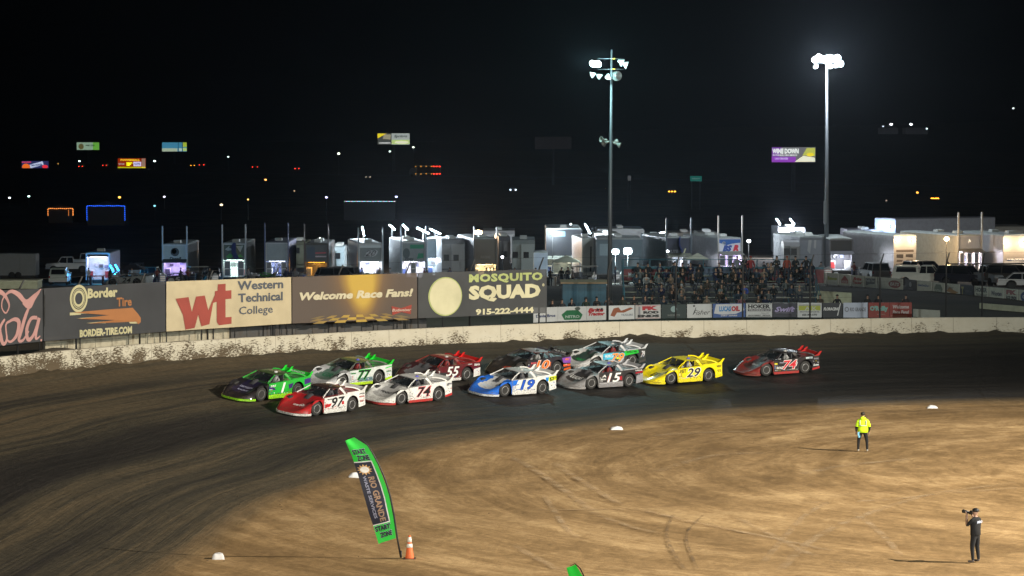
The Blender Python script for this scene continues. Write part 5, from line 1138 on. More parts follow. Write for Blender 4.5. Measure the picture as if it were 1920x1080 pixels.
# low concrete pieces by the exit lane
panel(1712, 1763, (579,582), (594,597), 186, 186, M((.30,.31,.27), .9, dirt=.3), None, 'short grey concrete block standing at the end of the bleacher boards', None, 'concrete_block', False)
panel(1836, 1990, (568,580), (588,598), 205, 196, M((.50,.48,.36), .9, dirt=.3), None, 'cream low wall beyond the right end of the retaining wall', None, 'low_wall', False)
panel(1532, 1597, (545,549), (568,570), 204, 204, M((.42,.43,.30), .9, dirt=.3), None, 'pale yellow low wall beside the bleacher stairs', None, 'low_wall', False)

# ------------------------------------------------------------------ bleachers and spectators
BX0, BX1 = 7.9, 21.6; BY = 198.0
ROWS = 7; rowY = lambda i: BY+.84*i; rowZ = lambda i: 2.25+.34*i
ALU = M((.26,.26,.19), .45, .2, dirt=.3); PIPE = M((.07,.16,.20), .5, .3)
def bleachers():
    root = empty('bleacher', ((BX0+BX1)/2, BY, hgt(14, BY)), 'long low aluminium bleacher crowded with seated spectators', 'bleacher'); inv = Matrix.Translation(-root.location)
    def part(mb, n): o = mb.build(n, None, root); o.matrix_parent_inverse = inv
    for i in range(ROWS):
        mb = MB(); mb.use(ALU); mb.box((BX0, rowY(i)-.13, rowZ(i)-.04), (BX1, rowY(i)+.13, rowZ(i))); part(mb, 'seat_plank')
        mb = MB(); mb.use(ALU); mb.box((BX0, rowY(i)-.55, rowZ(i)-.40), (BX1, rowY(i)-.25, rowZ(i)-.36)); part(mb, 'foot_plank')
    for k in range(8):
        x = BX0+.1+(BX1-BX0-.2)*k/7; mb = MB(); mb.use(PIPE); mb.tube([(x, BY-.2, hgt(x,BY)-.05), (x, BY-.2, rowZ(0)-.04)], .04, 6); mb.tube([(x, BY-.5, rowZ(0)-.45), (x, rowY(6)+.2, rowZ(6)-.10)], .04, 6); mb.tube([(x, rowY(6)+.3, hgt(x,BY+5)-.05), (x, rowY(6)+.3, rowZ(6)+1.15)], .04, 6); part(mb, 'support')
    mb = MB(); mb.use(PIPE)
    for z in (.55, 1.15): mb.tube([(BX0, rowY(6)+.3, rowZ(6)+z), (BX1, rowY(6)+.3, rowZ(6)+z)], .03, 6)
    part(mb, 'back_rail')
    for x in (BX0, BX1):
        mb = MB(); mb.use(PIPE)
        for z in (.5, 1.05): mb.tube([(x, BY-.3, rowZ(0)+z-.1), (x, rowY(6)+.3, rowZ(6)+z)], .03, 6)
        for i in (0, 3, 6): mb.tube([(x, rowY(i), rowZ(i)-.3), (x, rowY(i), rowZ(i)+1.0)], .025, 6)
        part(mb, 'side_rail')
bleachers()
yb = rowY(6)+.45
panel(1166, 1300, (499,500), (529,530), yb, yb, M((.16,.03,.035), .6), D_(BX(0,.82,1,1,(.05,.13,.17)),T('Mobil Parts',(.4,.45,.5),.22,.45,.26,.3),T('ARIZONA',(.12,.38,.36),.62,.42,.36,.5,.05,.2)), 'long red and teal banner on the left half of the bleacher rail', None, 'rail_banner', False)
panel(1302, 1380, (500,500), (530,530), yb, yb, M((.07,.11,.18), .6), D_(T('www.race.info',(.25,.33,.42),.45,.5,.8,.22)), 'slate blue banner in the middle of the bleacher rail', None, 'rail_banner', False)
panel(1382, 1545, (500,501), (530,531), yb, yb, M((.17,.035,.04), .6), D_(BX(0,.86,1,1,(.05,.13,.17)),T('SUMMIT',(.25,.28,.3),.3,.5,.3,.3),T('PARTS',(.15,.35,.36),.75,.45,.3,.4,.04,.2)), 'red banner on the right half of the bleacher rail', None, 'rail_banner', False)
cols = [('black',(.012,.012,.014)),('charcoal',(.035,.036,.04)),('navy',(.015,.02,.06)),('dark green',(.02,.035,.022)),('brown',(.06,.04,.028)),('grey',(.14,.15,.15)),('black',(.015,.015,.018)),('slate blue',(.04,.06,.09))]
ordn = ['first','second','third','fourth','fifth','sixth','seventh','eighth','ninth','tenth','eleventh','twelfth','thirteenth','fourteenth','fifteenth','sixteenth','seventeenth','eighteenth','nineteenth']
rn = random.Random(3)
for i in range(ROWS):
    cnt = 0
    for k in range(17):
        x = BX0+1.2+(BX1-BX0-1.6)*k/16.2+rn.uniform(-.34,.34)
        px = x/rowY(i)*F+960
        if i <= 1 and px > 1448 and px < 1535 : continue         # the empty end of the lower rows
        if i <= 1 and px < 1212: continue
        if rn.random() > (.86 if i not in (1,3) else .70): continue
        nm, c = rn.choice(cols) if rn.random() < .9 else rn.choice([('tan',(.26,.20,.15)),('pink',(.28,.12,.14)),('pale',(.35,.36,.36))])
        if i == 2 and 1395 < px < 1412: nm, c = 'bright blue', (.05,.10,.50)
        put_person('s', rn.randrange(3), (x, rowY(i)-.02, rowZ(i)), rn.uniform(-.7,.5), tuple(q*.75 for q in c), f'spectator in {nm} jacket, {ordn[cnt]} from left in bleacher row {ordn[i]}', 'spectators seated on the bleacher', rn.choice(['hair','hair','cap','hood']), rn.choice([q[1] for q in cols]+[(.3,.3,.3)])); cnt += 1
for px, i, nm, c, k in [(1266,5,'slate blue',(.03,.05,.07),0),(1383,6,'grey',(.16,.17,.18),0),(1397,6,'black',(.015,.015,.02),1),(1408,6,'red',(.26,.03,.03),0),(1457,6,'dark',(.02,.02,.02),1),(1476,6,'orange red',(.26,.05,.03),0),(1492,6,'black',(.012,.012,.014),1),(1512,6,'black',(.012,.012,.014),2),(1522,5,'navy',(.015,.018,.03),0)]:
    Y = rowY(i)-.40; x = (px-960)/F*Y; put_person('t', k, (x, Y, rowZ(i)-.36), rn.uniform(-.5,.4), c, f'person in {nm} top standing upright on the bleacher near pixel free rail span {ordn[[1266,1383,1397,1408,1457,1476,1492,1512,1522].index(px)]}'.replace('near pixel free rail span','as standee'), 'people standing on the bleacher', 'cap', c)
for n_, (px, nm, c, hd) in enumerate([(1036,'black',(.015,.015,.017),'hair'),(1054,'black and pale',(.03,.03,.035),'cap'),(1072,'navy',(.012,.014,.02),'hair'),(1099,'dark green',(.02,.035,.022),'hood'),(1119,'black',(.012,.012,.014),'cap'),(1141,'brown',(.04,.03,.028),'hair'),(1168,'olive',(.03,.03,.02),'hood'),(1189,'black',(.014,.014,.015),'hair'),(1210,'navy',(.02,.02,.03),'hair')]):
    Y = yd(px)+.55; x = (px-960)/F*Y; put_person('t', n_ % 3, (x, Y, 1.92), rn.uniform(-.3,.3), c, f'person in {nm} leaning behind the white boards, {ordn[n_]} from the left', 'people leaning on the boards', hd, (.02,.02,.02))
for n_, (px, nm, c) in enumerate([(1539,'brown',(.06,.045,.03)),(1571,'black',(.012,.012,.013)),(1628,'dark',(.02,.018,.016)),(1648,'black',(.013,.012,.014)),(1700,'maroon',(.03,.02,.022))]):
    Y = 191.0; x = (px-960)/F*Y; put_person('t', (n_+1) % 3, (x, Y, 1.84), rn.uniform(-.9,.3), c, f'person in {nm} watching over the right hand boards, {ordn[n_]} of five', 'people watching at the far boards', 'cap', c)
# blue shed beside the bleacher with people in front of it
def shed():
    Y = 197.0; x0 = (1055-960)/F*Y; x1 = (1137-960)/F*Y; zt = at(1100, 532, Y).z; z0 = hgt(x0, Y)
    root = empty('shed', ((x0+x1)/2, Y, z0), 'blue grey wooden booth with a flat tan roof by the light pole', 'shed'); inv = Matrix.Translation(-root.location)
    mb = MB(); mb.use(M((.06,.13,.18), .8, dirt=.3)); mb.box((x0, Y, z0-.2), (x1, Y+3.4, zt))
    mb.use(M((.04,.09,.12), .8))
    for k in range(1, 8): x = x0+(x1-x0)*k/8; mb.box((x-.012, Y-.012, z0), (x+.012, Y, zt))
    o = mb.build('wall', None, root); o.matrix_parent_inverse = inv
    mb = MB(); mb.use(M((.26,.18,.11), .85, dirt=.3)); mb.box((x0-.15, Y-.2, zt), (x1+.15, Y+3.6, zt+.12)); o = mb.build('roof', None, root); o.matrix_parent_inverse = inv
shed()
# ------------------------------------------------------------------ tall light poles
GALV = M((.10,.11,.12), .5, .4, name='galvanised')
def flood(root, p, aim, s=.34, on_=0.0, c=(1,1,1)):
    q = Vector(aim).to_track_quat('Z', 'Y').to_matrix().to_4x4(); m = Matrix.Translation(p) @ q
    mb = MB(); mb.use(M((.5,.53,.52), .4, .3)); mb.lathe([(0.02,-.38*s*2),(.30*s,-.36*s*2),(.42*s,-.18*s*2),(.55*s,-.05),(s,.16),(s*1.04,.17),(s*.98,.15),(.5*s,-.03),(.02,-.06)], 16, m)
    o = mb.build('floodlight', None, root); o.matrix_parent_inverse = Matrix.Translation(-root.location)
    mb = MB(); mb.use(E(c, on_) if on_ else M((.25,.27,.27), .15)); mb.lathe([(0.001,.10),(s*.9,.12)], 16, m)
    l = mb.build('lens', None, o)
def horn(root, p, aim):
    m = Matrix.Translation(p) @ Vector(aim).to_track_quat('Z', 'Y').to_matrix().to_4x4(); mb = MB(); mb.use(M((.26,.28,.25), .5)); mb.lathe([(.02,-.25),(.07,-.23),(.08,-.10),(.05,-.08),(.07,.04),(.12,.17),(.22,.28),(.20,.26),(.05,0)], 12, m)
    o = mb.build('horn_speaker', None, root); o.matrix_parent_inverse = Matrix.Translation(-root.location)
def pole1():
    Y = 193.0; b = ground_at(1143.5, Y); s = F/Y; top = at(1147, 93, Y)
    root = empty('light_pole', b, 'tall steel light pole beside the bleacher, lit mainly on its left', 'light pole'); inv = Matrix.Translation(-root.location)
    mb = MB(); mb.use(GALV); mb.tube([b, (b.x+.02, Y, b.z+8), top], [.16,.14,.07], 14); o = mb.build('mast', None, root); o.matrix_parent_inverse = inv
    for y, r in ((110,.95),(130,.95)):
        mb = MB(); mb.use(GALV); c = at(1147, y, Y); mb.tube([c+Vector((-r,0,0)), c+Vector((r*.85,0,0))], .03, 6); mb.tube([c+Vector((0,-r,0)), c+Vector((0,r,0))], .03, 6)
        o = mb.build('crossarm', None, root); o.matrix_parent_inverse = inv
        mb = MB(); mb.use(M((.6,.38,.03), .6)); mb.cbox(tuple(c+Vector((.1,-.05,0))), (.24,.14,.07)); o = mb.build('clamp', None, root); o.matrix_parent_inverse = inv
    P = lambda x, y, dy=0: at(x, y, Y)+Vector((0,dy,0))
    flood(root, P(1113,118,-.5), (-.5,-.75,-.45), .25, 90, (.80,.95,1)); flood(root, P(1121,119,-.9), (-.3,-.9,-.4), .25, 90, (.80,.95,1))
    flood(root, P(1112,140,-.3), (-.95,-.2,-.35), .24, 2, (.9,1,1)); flood(root, P(1126,142,.6), (-.8,.3,-.4), .22, 4, (.8,.8,1))
    flood(root, P(1164,116,.2), (.9,.1,-.45), .28, 1.2, (.8,.7,1)); flood(root, P(1172,121,-.1), (.95,-.1,-.4), .28, 1.2, (.8,.7,1)); flood(root, P(1157,142,.9), (.1,.75,.05), .34); flood(root, P(1140,143,-.6), (-.2,-.5,-.8), .22, 3, (.9,1,1))
    horn(root, P(1133,262,-.1), (-.8,-.5,.12)); horn(root, P(1137,267,-.2), (-.7,-.6,-.25)); horn(root, P(1156,270,0), (.9,-.2,-.35)); horn(root, P(1151,266,.2), (.5,.6,.0))
    lamp('pole_lamp', P(1112,119,-2.0), 3800, (.52,.92,.92), .3)
pole1()
def pole2():
    Y = 300.0; b = ground_at(1550, Y); top = at(1550, 112, Y)
    root = empty('light_pole', b, 'tall light pole with a dazzling white cluster of floodlights', 'light pole'); inv = Matrix.Translation(-root.location)
    mb = MB(); mb.use(GALV); mb.tube([b, (b.x, Y, b.z+10), top+Vector((0,0,.6))], [.24,.20,.13], 14); o = mb.build('mast', None, root); o.matrix_parent_inverse = inv
    mb = MB(); mb.use(GALV); c = at(1547.5, 398, Y); mb.cbox((c.x-.05, Y-.3, c.z), (.3,.3,2.4)); o = mb.build('control_box', None, root); o.matrix_parent_inverse = inv
    for y in (106, 118):
        mb = MB(); mb.use(GALV); mb.tube([at(1526, y, Y), at(1578, y, Y)], .04, 6); o = mb.build('crossarm', None, root); o.matrix_parent_inverse = inv
    for x, y in ((1528,112),(1535,107),(1542,110),(1549,114),(1556,108),(1563,110),(1570,108),(1576,119)):
        p = at(x, y, Y)+Vector((0,-.4,0)); flood(root, p, (-(p.x)*.3/30, -1, -.25), .33, 150, (.93,.97,1))
    for x, y in ((1529,123),(1557,123),(1568,121)): flood(root, at(x, y, Y)+Vector((0,.4,0)), (.3,.8,-.4), .3, 5, (.93,.97,1))
    lamp('pole_lamp', at(1550, 112, Y)+Vector((0,-2.5,0)), 22000, (.84,.93,1.0), .5)
pole2()
# ------------------------------------------------------------------ pit: trailers, campers, vehicles
WHT = (.50,.52,.54); DARK = (.02,.022,.026)
def lit_lens(root, p, c, s_, r=.16, inv=None, name='lamp'):
    mb = MB(); mb.use(E(c, s_)); mb.sph(p, (r,.08,r), 12, 6); mb.use(BLK); mb.cbox((p[0], p[1]+.08, p[2]), (r*2,.10,r*2)); o = mb.build(name, None, root)
    return o
def hauler(x0, x1, yt, Y, label, L=12.0, yaw=0.0, side=WHT, rear=WHT, pf=.46, panel_c=None, draw=None, inner=None, ist=18, posts=None, ptop=None, ac=1, awn=None, lamps=(), shelf=True, roofc=(.30,.33,.32), group='race trailers parked in the pit', doors=None, dish=False, wheels=False, name='trailer', cat='trailer', ribs=False):
    s = F/Y; cx = (x0+x1)/2; b = ground_at(cx, Y); W = (x1-x0)/s/math.cos(R(yaw)); zt = at(cx, yt, Y).z; H = zt-b.z
    root = empty(name, b, label, cat, R(yaw), group); w = W/2; z0 = .35
    def put(mb, n, par=None, fix=True): return mb.build(n, None, par or root, fix=fix)
    sm = M(side, .4, 0, 0, .1, .25); th = .06
    dep = min(2.6, L*.4); zp = H*(1-pf)          # the opening reaches up to zp
    mb = MB(); mb.use(sm)
    mb.box((-w, 0, z0), (-w+th, L, H-.12)); mb.box((w-th, 0, z0), (w, L, H-.12)); mb.box((-w+th, L-th, z0), (w-th, L, H-.12)); mb.box((-w+th, dep, z0), (w-th, L-th, z0+.1))
    mb.box((-w+th, dep, z0+.1), (w-th, dep+.05, H-.12))
    if ribs:
        for k in range(int(L/.6)): mb.box((-w-.02, .3+k*.6, z0), (-w, .34+k*.6, H-.15)); mb.box((w, .3+k*.6, z0), (w+.02, .34+k*.6, H-.15))
    put(mb, 'body')
    mb = MB(); mb.use(M(roofc, .5, dirt=.3)); mb.prism([(-w-.01,H-.12),(-w+.10,H-.02),(0,H+.03),(w-.10,H-.02),(w+.01,H-.12)], lambda a, c: (a, -.01, c), lambda a, c: (a, L+.01, c)); put(mb, 'roof')
    fr = M(rear, .35, .1, 0, .1, .15); mb = MB(); mb.use(fr)
    mb.box((-w, -.06, z0), (-w+.13, 0, H-.12)); mb.box((w-.13, -.06, z0), (w, 0, H-.12)); mb.box((-w+.13, -.06, H-.22), (w-.13, 0, H-.12)); put(mb, 'rear_frame')
    mb = MB(); mb.use(M((.30,.31,.33), .5, .3)); mb.box((-w+th, 0, z0), (w-th, dep, z0+.08)); put(mb, 'floor')
    if panel_c is not None or inner is None:
        zb = zp if inner is not None else z0+.05
        mb = MB(); mb.use(M(panel_c or rear, .4, 0, 0, .1, .12)); mb.box((-w+.14, -.04, zb), (w-.14, -.01, H-.23)); pn = put(mb, 'lift_gate')
        if draw: mb = MB(); draw(mb, lambda a, c: (-w+.14+(2*w-.28)*a, -.055, zb+(H-.23-zb)*c)); put(mb, 'gate_print', pn, False)
    if inner is not None:
        mb = MB(); mb.use(E(inner, ist))
        mb.box((-w*.7, .3, zp-.03), (w*.7, .42, zp+.02)); mb.box((-w*.7, 1.3, zp-.03), (w*.7, 1.42, zp+.02)); put(mb, 'strip_light')
        p_ = Matrix.Translation(b) @ Matrix.Rotation(R(yaw), 4, 'Z') @ Vector((0, .5, zp-.25)); lamp('workshop_light', p_, ist*26, inner, .25)
        mb = MB(); mb.use(M((.55,.55,.56), .5)); mb.box((-w+th, .0, zp+.03), (w-th, dep, zp+.06)); put(mb, 'ceiling')
        if shelf:
            rr = random.Random(label)
            for sd in (-1, 1):
                mb = MB(); mb.use(M((.5,.5,.52), .4)); mb.box((sd*(w-.40)-.30, .9, z0+.1), (sd*(w-.40)+.30, 2.2, z0+1.0))
                mb.use(M(rr.choice([(.05,.05,.06),(.3,.02,.02),(.05,.08,.2),(.4,.4,.4)]), .5)); mb.box((sd*(w-.40)-.25, .87, z0+.2), (sd*(w-.40)+.25, .895, z0+.9)); put(mb, 'cabinet')
            for k in range(3):
                mb = MB(); mb.use(M(rr.choice([(.04,.04,.05),(.3,.3,.32),(.1,.12,.2)]), .6)); x = rr.uniform(-w*.6, w*.6); z = z0+rr.uniform(1.1, 1.4); mb.box((x-.2, 2.2, z), (x+.2, 2.4, z+rr.uniform(.2,.45))); put(mb, 'crate_inside')
        if doors:
            for (a, c, z1_) in doors:
                xx = -w+2*w*a; ww = 2*w*c
                mb = MB(); mb.use(M((.62,.63,.66), .4))
                mb.box((xx, -.10, z0+.1), (xx+.09, -.06, zp-.08)); mb.box((xx+ww-.09, -.10, z0+.1), (xx+ww, -.06, zp-.08)); mb.box((xx+.09, -.10, zp-.17), (xx+ww-.09, -.06, zp-.08)); mb.box((xx+.09, -.10, z0+.1), (xx+ww-.09, -.06, z0+.25)); mb.box((xx+.09, -.10, z0+.95), (xx+ww-.09, -.06, z0+1.03))
                mb.use(M((.12,.13,.15), .3)); mb.box((xx+.09, -.085, z0+.25), (xx+ww-.09, -.07, zp-.17)) if z1_ else None
                put(mb, 'door_frame')
    if awn is not None:
        mb = MB(); mb.use(M(awn, .8)); mb.prism([(0,zp+.30),(-1.1,zp-.02),(-1.1,zp+.02),(0,zp+.36)], lambda a, c: (-w, a-.07, c), lambda a, c: (w, a-.07, c)); put(mb, 'awning')
    if posts is not None:
        zz = at(cx, ptop, Y).z-b.z
        for sd in (-1, 1): mb = MB(); mb.use(M(posts, .4, .2)); mb.box((sd*(w+.02)-.07, -.22, 0), (sd*(w+.02)+.07, -.07, zz)); put(mb, 'lift_post')
    for k in range(ac): mb = MB(); mb.use(M((.42,.44,.42), .6, dirt=.2)); y = 2.0+k*4.2; mb.prism([(y,H+.03),(y+.1,H+.30),(y+.9,H+.33),(y+1.15,H+.03)], lambda a, c: (-.38, a, c), lambda a, c: (.38, a, c)); put(mb, 'air_conditioner')
    if dish:
        mb = MB(); mb.use(M((.015,.03,.14), .6)); m_ = Matrix.Translation((.1, -.5, H*.78)) @ Matrix.Rotation(R(80), 4, 'Y') @ Matrix.Rotation(R(20), 4, 'X')
        mb.lathe([(.02,-.16),(.5,-.05),(.95,.12),(.96,.10),(.5,-.09),(.02,-.20)], 18, m_); put(mb, 'satellite_dish')  # round blue satellite dish at the trailer end
    for (a, z, c, st, pw) in lamps:
        x = -w+2*w*a; lit_lens(root, (x, -.20, H*z), c, st)
        if pw: p = root.matrix_world if False else Matrix.Translation(b) @ Matrix.Rotation(R(yaw), 4, 'Z'); lamp('trailer_lamp', p @ Vector((x, -.9, H*z)), pw*.7, c)
    if wheels:
        for sd in (-1, 1):
            for y in wheels:
                m_ = Matrix.Translation((sd*(w-.10), y, .42)) @ Matrix.Rotation(math.pi/2, 4, 'Y'); mb = MB(); mb.use(RUB); mb.lathe([(.2,-.12),(.4,-.12),(.42,-.08),(.42,.08),(.4,.12),(.2,.12)], 16, m_); o = put(mb, 'wheel')
                mb = MB(); mb.use(RIM); mb.lathe([(.001,-.11),(.2,-.12),(.21,.12),(.001,.11)], 12, m_); put(mb, 'rim', o)
    if ground_lift := (not wheels):
        mb = MB(); mb.use(BLK); mb.box((-w+.15, .2, 0), (w-.15, L*.9, z0)); put(mb, 'undercarriage')
    return root
PT = lambda s_, c, cx=.5, cy=.5, w_=.7, h_=.4, b=.06, sh=.2: (lambda mb, fn: put_text(mb, s_, fn, cx, cy, w_, h_, M(c, .5), b, sh))
PB = lambda pts, c: (lambda mb, fn: blob(mb, lambda a, b_: (lambda p: (p[0], p[1]+.006, p[2]))(fn(a, b_)), pts, M(c, .5)))
GP = (.33,.37,.38)
hauler(160, 205, 473, 305, 'open white trailer with shelves inside beside the two blue light sticks', L=8, pf=.16, inner=(.72,.70,.95), ist=10, rear=(.5,.5,.6), roofc=(.14,.16,.15), ac=1)
hauler(305, 350, 457, 318, 'trailer with pale gate bearing a round black emblem and a violet glow below', pf=.50, panel_c=(.38,.44,.44), draw=D_(PB(ell(.5,.62,.20,.26,20),(.03,.03,.03)),PB(ell(.46,.66,.12,.15,16),(.36,.42,.42)),PT('Duvall',(.04,.04,.04),.52,.22,.56,.20)), inner=(.62,.45,1.0), ist=12, posts=(.30,.33,.35), ptop=424, awn=(.06,.07,.08))
hauler(417, 460, 455, 318, 'trailer with green striped gate, folded blue umbrella and a bright green doorway', pf=.46, panel_c=(.07,.10,.08), draw=D_(PB([(.05,.7),(.3,.95),(.25,.8),(.5,.7),(.2,.6)],(.4,.45,.42)),PB([(.6,.9),(.95,.95),(.8,.5),(.7,.7)],(.4,.45,.42)),PB([(.1,.2),(.3,.45),(.45,.25),(.3,.1)],(.05,.35,.06)),PB([(.6,.2),(.8,.4),(.95,.2)],(.05,.35,.06))), inner=(.75,1.0,.85), ist=26, posts=(.30,.33,.35), ptop=421, doors=[(.06,.28,1),(.66,.28,1)], dish=True)
hauler(497, 540, 453, 318, 'trailer with plain grey gate between dark blue posts', side=(.02,.04,.14), pf=.50, panel_c=GP, inner=(.80,.86,1.0), ist=16, posts=(.04,.07,.16), ptop=418, doors=[(.04,.24,1),(.42,.16,0),(.70,.24,1)], roofc=(.05,.06,.09))
hauler(571, 615, 456, 322, 'dark trailer with flag painted gate and glowing orange interior', side=DARK, rear=(.06,.07,.08), pf=.52, panel_c=(.09,.12,.15), draw=D_(PB([(.45,.30),(.45,.38),(.97,.38),(.97,.30)],(.6,.55,.65)),PB([(.45,.50),(.45,.58),(.97,.60),(.97,.52)],(.5,.12,.18)),PB([(.05,.2),(.05,.9),(.42,.9),(.42,.2)],(.06,.10,.16))), inner=(1.0,.42,.04), ist=14, posts=(.06,.05,.06), ptop=420, ac=2, roofc=(.06,.07,.07))
hauler(672, 717, 455, 318, 'white trailer with a slanted twenty on its gate, lit pale inside', yaw=9, pf=.50, panel_c=(.20,.23,.24), draw=D_(PB([(.0,.82),(.0,.98),(1,.98),(1,.82)],(.55,.6,.62)),PT('20',(.55,.57,.60),.52,.50,.62,.42,.12,.4),PT('20',(.06,.06,.07),.50,.50,.56,.38,.03,.4)), inner=(.90,.92,1.0), ist=22, posts=(.20,.24,.26), ptop=427)
hauler(752, 798, 452, 318, 'trailer with green window graphics on the gate under four light sticks', yaw=9, pf=.52, panel_c=(.20,.24,.26), draw=D_(PB([(.35,.70),(.35,.92),(.97,.92),(.97,.70)],(.01,.22,.12)),PB([(.65,.15),(.72,.45),(.95,.45),(.95,.2)],(.01,.22,.12)),PB(ell(.18,.45,.16,.28,14),(.06,.09,.10)),PT('MMM',(.06,.08,.1),.3,.14,.4,.12)), inner=(.88,.86,1.0), ist=26, posts=(.16,.22,.28), ptop=424, doors=[(.02,.20,0),(.38,.22,1)], ac=2)
hauler(800, 826, 447, 330, 'narrow pale trailer washed in blue white light behind the light sticks', L=8, side=(.5,.6,.65), pf=.5, inner=(.8,.9,1.0), ist=16, panel_c=(.45,.55,.60), ac=0)
hauler(889, 931, 446, 318, 'trailer with a large dull brown gate above a bright yellow interior', side=(.32,.31,.33), rear=(.12,.10,.08), yaw=10, pf=.62, panel_c=(.10,.075,.05), draw=D_(PT('RACING',(.16,.13,.10),.5,.3,.5,.12)), inner=(1.0,.72,.30), ist=20, posts=(.08,.07,.06), ptop=425, ribs=True)
hauler(1024, 1090, 428, 335, 'tall black race hauler with upper glass lounge and a raised awning', side=(.05,.06,.07), rear=(.03,.033,.04), L=14, pf=.62, panel_c=(.018,.02,.024), draw=D_(PB([(.1,.78),(.1,.96),(.55,.96),(.55,.78)],(.10,.16,.20))), inner=(.95,.92,.62), ist=12, awn=(.16,.17,.14), ac=1)
hauler(1001, 1027, 472, 300, 'small square white trailer end beside the awning of the black hauler', L=4, rear=(.45,.50,.60), panel_c=(.42,.47,.58), ac=0)
hauler(1091, 1113, 445, 322, 'pale trailer end with a narrow dark slot between two haulers', L=9, yaw=6, rear=(.46,.50,.48), panel_c=(.45,.49,.46), draw=D_(PB([(.72,.1),(.78,.8),(.92,.8),(.92,.1)],(.04,.05,.05))), ac=1)
hauler(1118, 1205, 447, 315, 'long dark blue grey hauler behind the light pole, lit cyan', L=10, side=(.12,.17,.20), rear=(.10,.14,.17), panel_c=(.10,.15,.18), draw=D_(PB([(.05,.55),(.05,.9),(.30,.9),(.30,.55)],(.25,.34,.38)),PB([(.72,.05),(.72,.5),(.95,.5),(.95,.05)],(.22,.28,.31))), ribs=True, ac=2)
hauler(1120, 1208, 429, 372, 'pale flat roofed hauler showing above the dark blue grey one', L=10, rear=(.34,.37,.38), side=(.3,.33,.34), ac=2)
hauler(1249, 1295, 444, 312, 'dark navy trailer with folded blue umbrella and three lit door windows', side=(.12,.14,.15), yaw=10, rear=(.05,.06,.08), pf=.55, panel_c=(.02,.026,.05), draw=D_(PT('ELITE',(.20,.22,.26),.28,.28,.42,.2),PB([(.70,.1),(.80,.45),(.86,.45),(.76,.1)],(.42,.42,.25))), inner=(.85,.88,1.0), ist=18, posts=(.05,.07,.09), ptop=408, doors=[(.04,.22,1),(.66,.24,1)], dish=True, awn=(.16,.17,.13), ribs=True)
hauler(1346, 1391, 445, 308, 'trailer with blue, white and red gate graphic and a violet white doorway', yaw=15, side=(.42,.42,.47), rear=(.4,.4,.45), pf=.52, panel_c=(.55,.55,.62), draw=D_(PB([(0,.78),(0,1),(1,1),(1,.78),(.6,.72),(.35,.62)],(.03,.10,.32)),PB(ell(.22,.72,.10,.16,12),(.5,.52,.56)),PT('BS',(.03,.07,.28),.38,.42,.46,.42,.08,.3),PT('R',(.5,.03,.05),.78,.44,.28,.42,.08,.3),PB([(.1,.02),(.1,.10),(.92,.10),(.92,.02)],(.45,.10,.10))), inner=(.78,.62,1.0), ist=22, posts=(.36,.35,.33), ptop=404, doors=[(.05,.26,1),(.40,.22,1)], awn=(.14,.14,.13), ac=2)
hauler(1499, 1553, 443, 300, 'plain grey trailer end with rain streaks to the left of the bright pole', L=12, yaw=8, rear=(.22,.23,.26), side=(.20,.21,.24), panel_c=(.22,.23,.26), draw=D_(PB([(.25,.6),(.3,.95),(.42,.95),(.36,.5)],(.36,.36,.36)),PB([(.50,.7),(.52,.95),(.60,.95),(.58,.66)],(.36,.36,.36))), ac=2)
hauler(1556, 1600, 447, 296, 'trailer with a black upper gate over a dazzling white workshop', side=(.06,.06,.07), rear=(.10,.10,.12), pf=.44, panel_c=(.018,.018,.022), inner=(.86,.90,1.0), ist=30, awn=(.05,.05,.06), ac=0)
hauler(1675, 1719, 440, 292, 'white trailer with two warm round lamps and dark patterned doors', yaw=17, L=13, side=(.26,.25,.26), rear=(.46,.42,.40), panel_c=(.44,.40,.38), draw=D_(PB([(.06,.56),(.06,.63),(.94,.63),(.94,.56)],(.12,.09,.08)),PB([(.08,.40),(.08,.50),(.42,.50),(.42,.38)],(.06,.05,.05)),PB([(.54,.42),(.54,.50),(.90,.50),(.90,.40)],(.06,.05,.05)),PB([(.08,.28),(.10,.34),(.40,.34),(.36,.28)],(.12,.09,.08)),PB([(.54,.28),(.58,.34),(.90,.34),(.86,.28)],(.12,.09,.08)),PB([(.06,.02),(.06,.22),(.42,.24),(.42,.02)],(.05,.04,.04)),PB([(.54,.02),(.54,.20),(.92,.24),(.92,.02)],(.05,.04,.04))), lamps=[(.14,.88,(1.0,.78,.50),60,230),(.86,.88,(1.0,.78,.50),60,230)], ac=0)
hauler(1795, 1841, 440, 290, 'trailer with pale grey gate above a blazing white open doorway', yaw=19, L=13, side=(.44,.38,.28), rear=(.30,.30,.36), pf=.42, panel_c=(.26,.27,.32), inner=(.86,.80,1.0), ist=42, posts=(.32,.31,.29), ptop=398, doors=[(.08,.2,1),(.40,.2,1),(.70,.2,1)], awn=(.14,.14,.15), ac=2)  # side coloured cream to carry the warm lamp light on it
hauler(1880, 1948, 440, 288, 'cream trailer with two warm round lamps at the frame edge', yaw=14, L=12, side=(.34,.33,.34), rear=(.46,.40,.34), pf=.58, panel_c=(.45,.38,.32), inner=(1.0,.80,.55), ist=8, lamps=[(.06,.80,(1.0,.80,.55),60,330),(.62,.80,(1.0,.80,.55),60,330)], ac=2)
hauler(1645, 1676, 409, 345, 'long white trailer in the back row with two blue white lamps', yaw=-62, L=15, side=(.42,.42,.46), rear=(.40,.50,.70), panel_c=(.42,.52,.75), lamps=[(.3,.80,(.55,.72,1.0),60,200),(.72,.80,(.55,.72,1.0),60,200)], ac=0, roofc=(.3,.3,.34))  # rear end coloured blue to carry the lamps' blue light
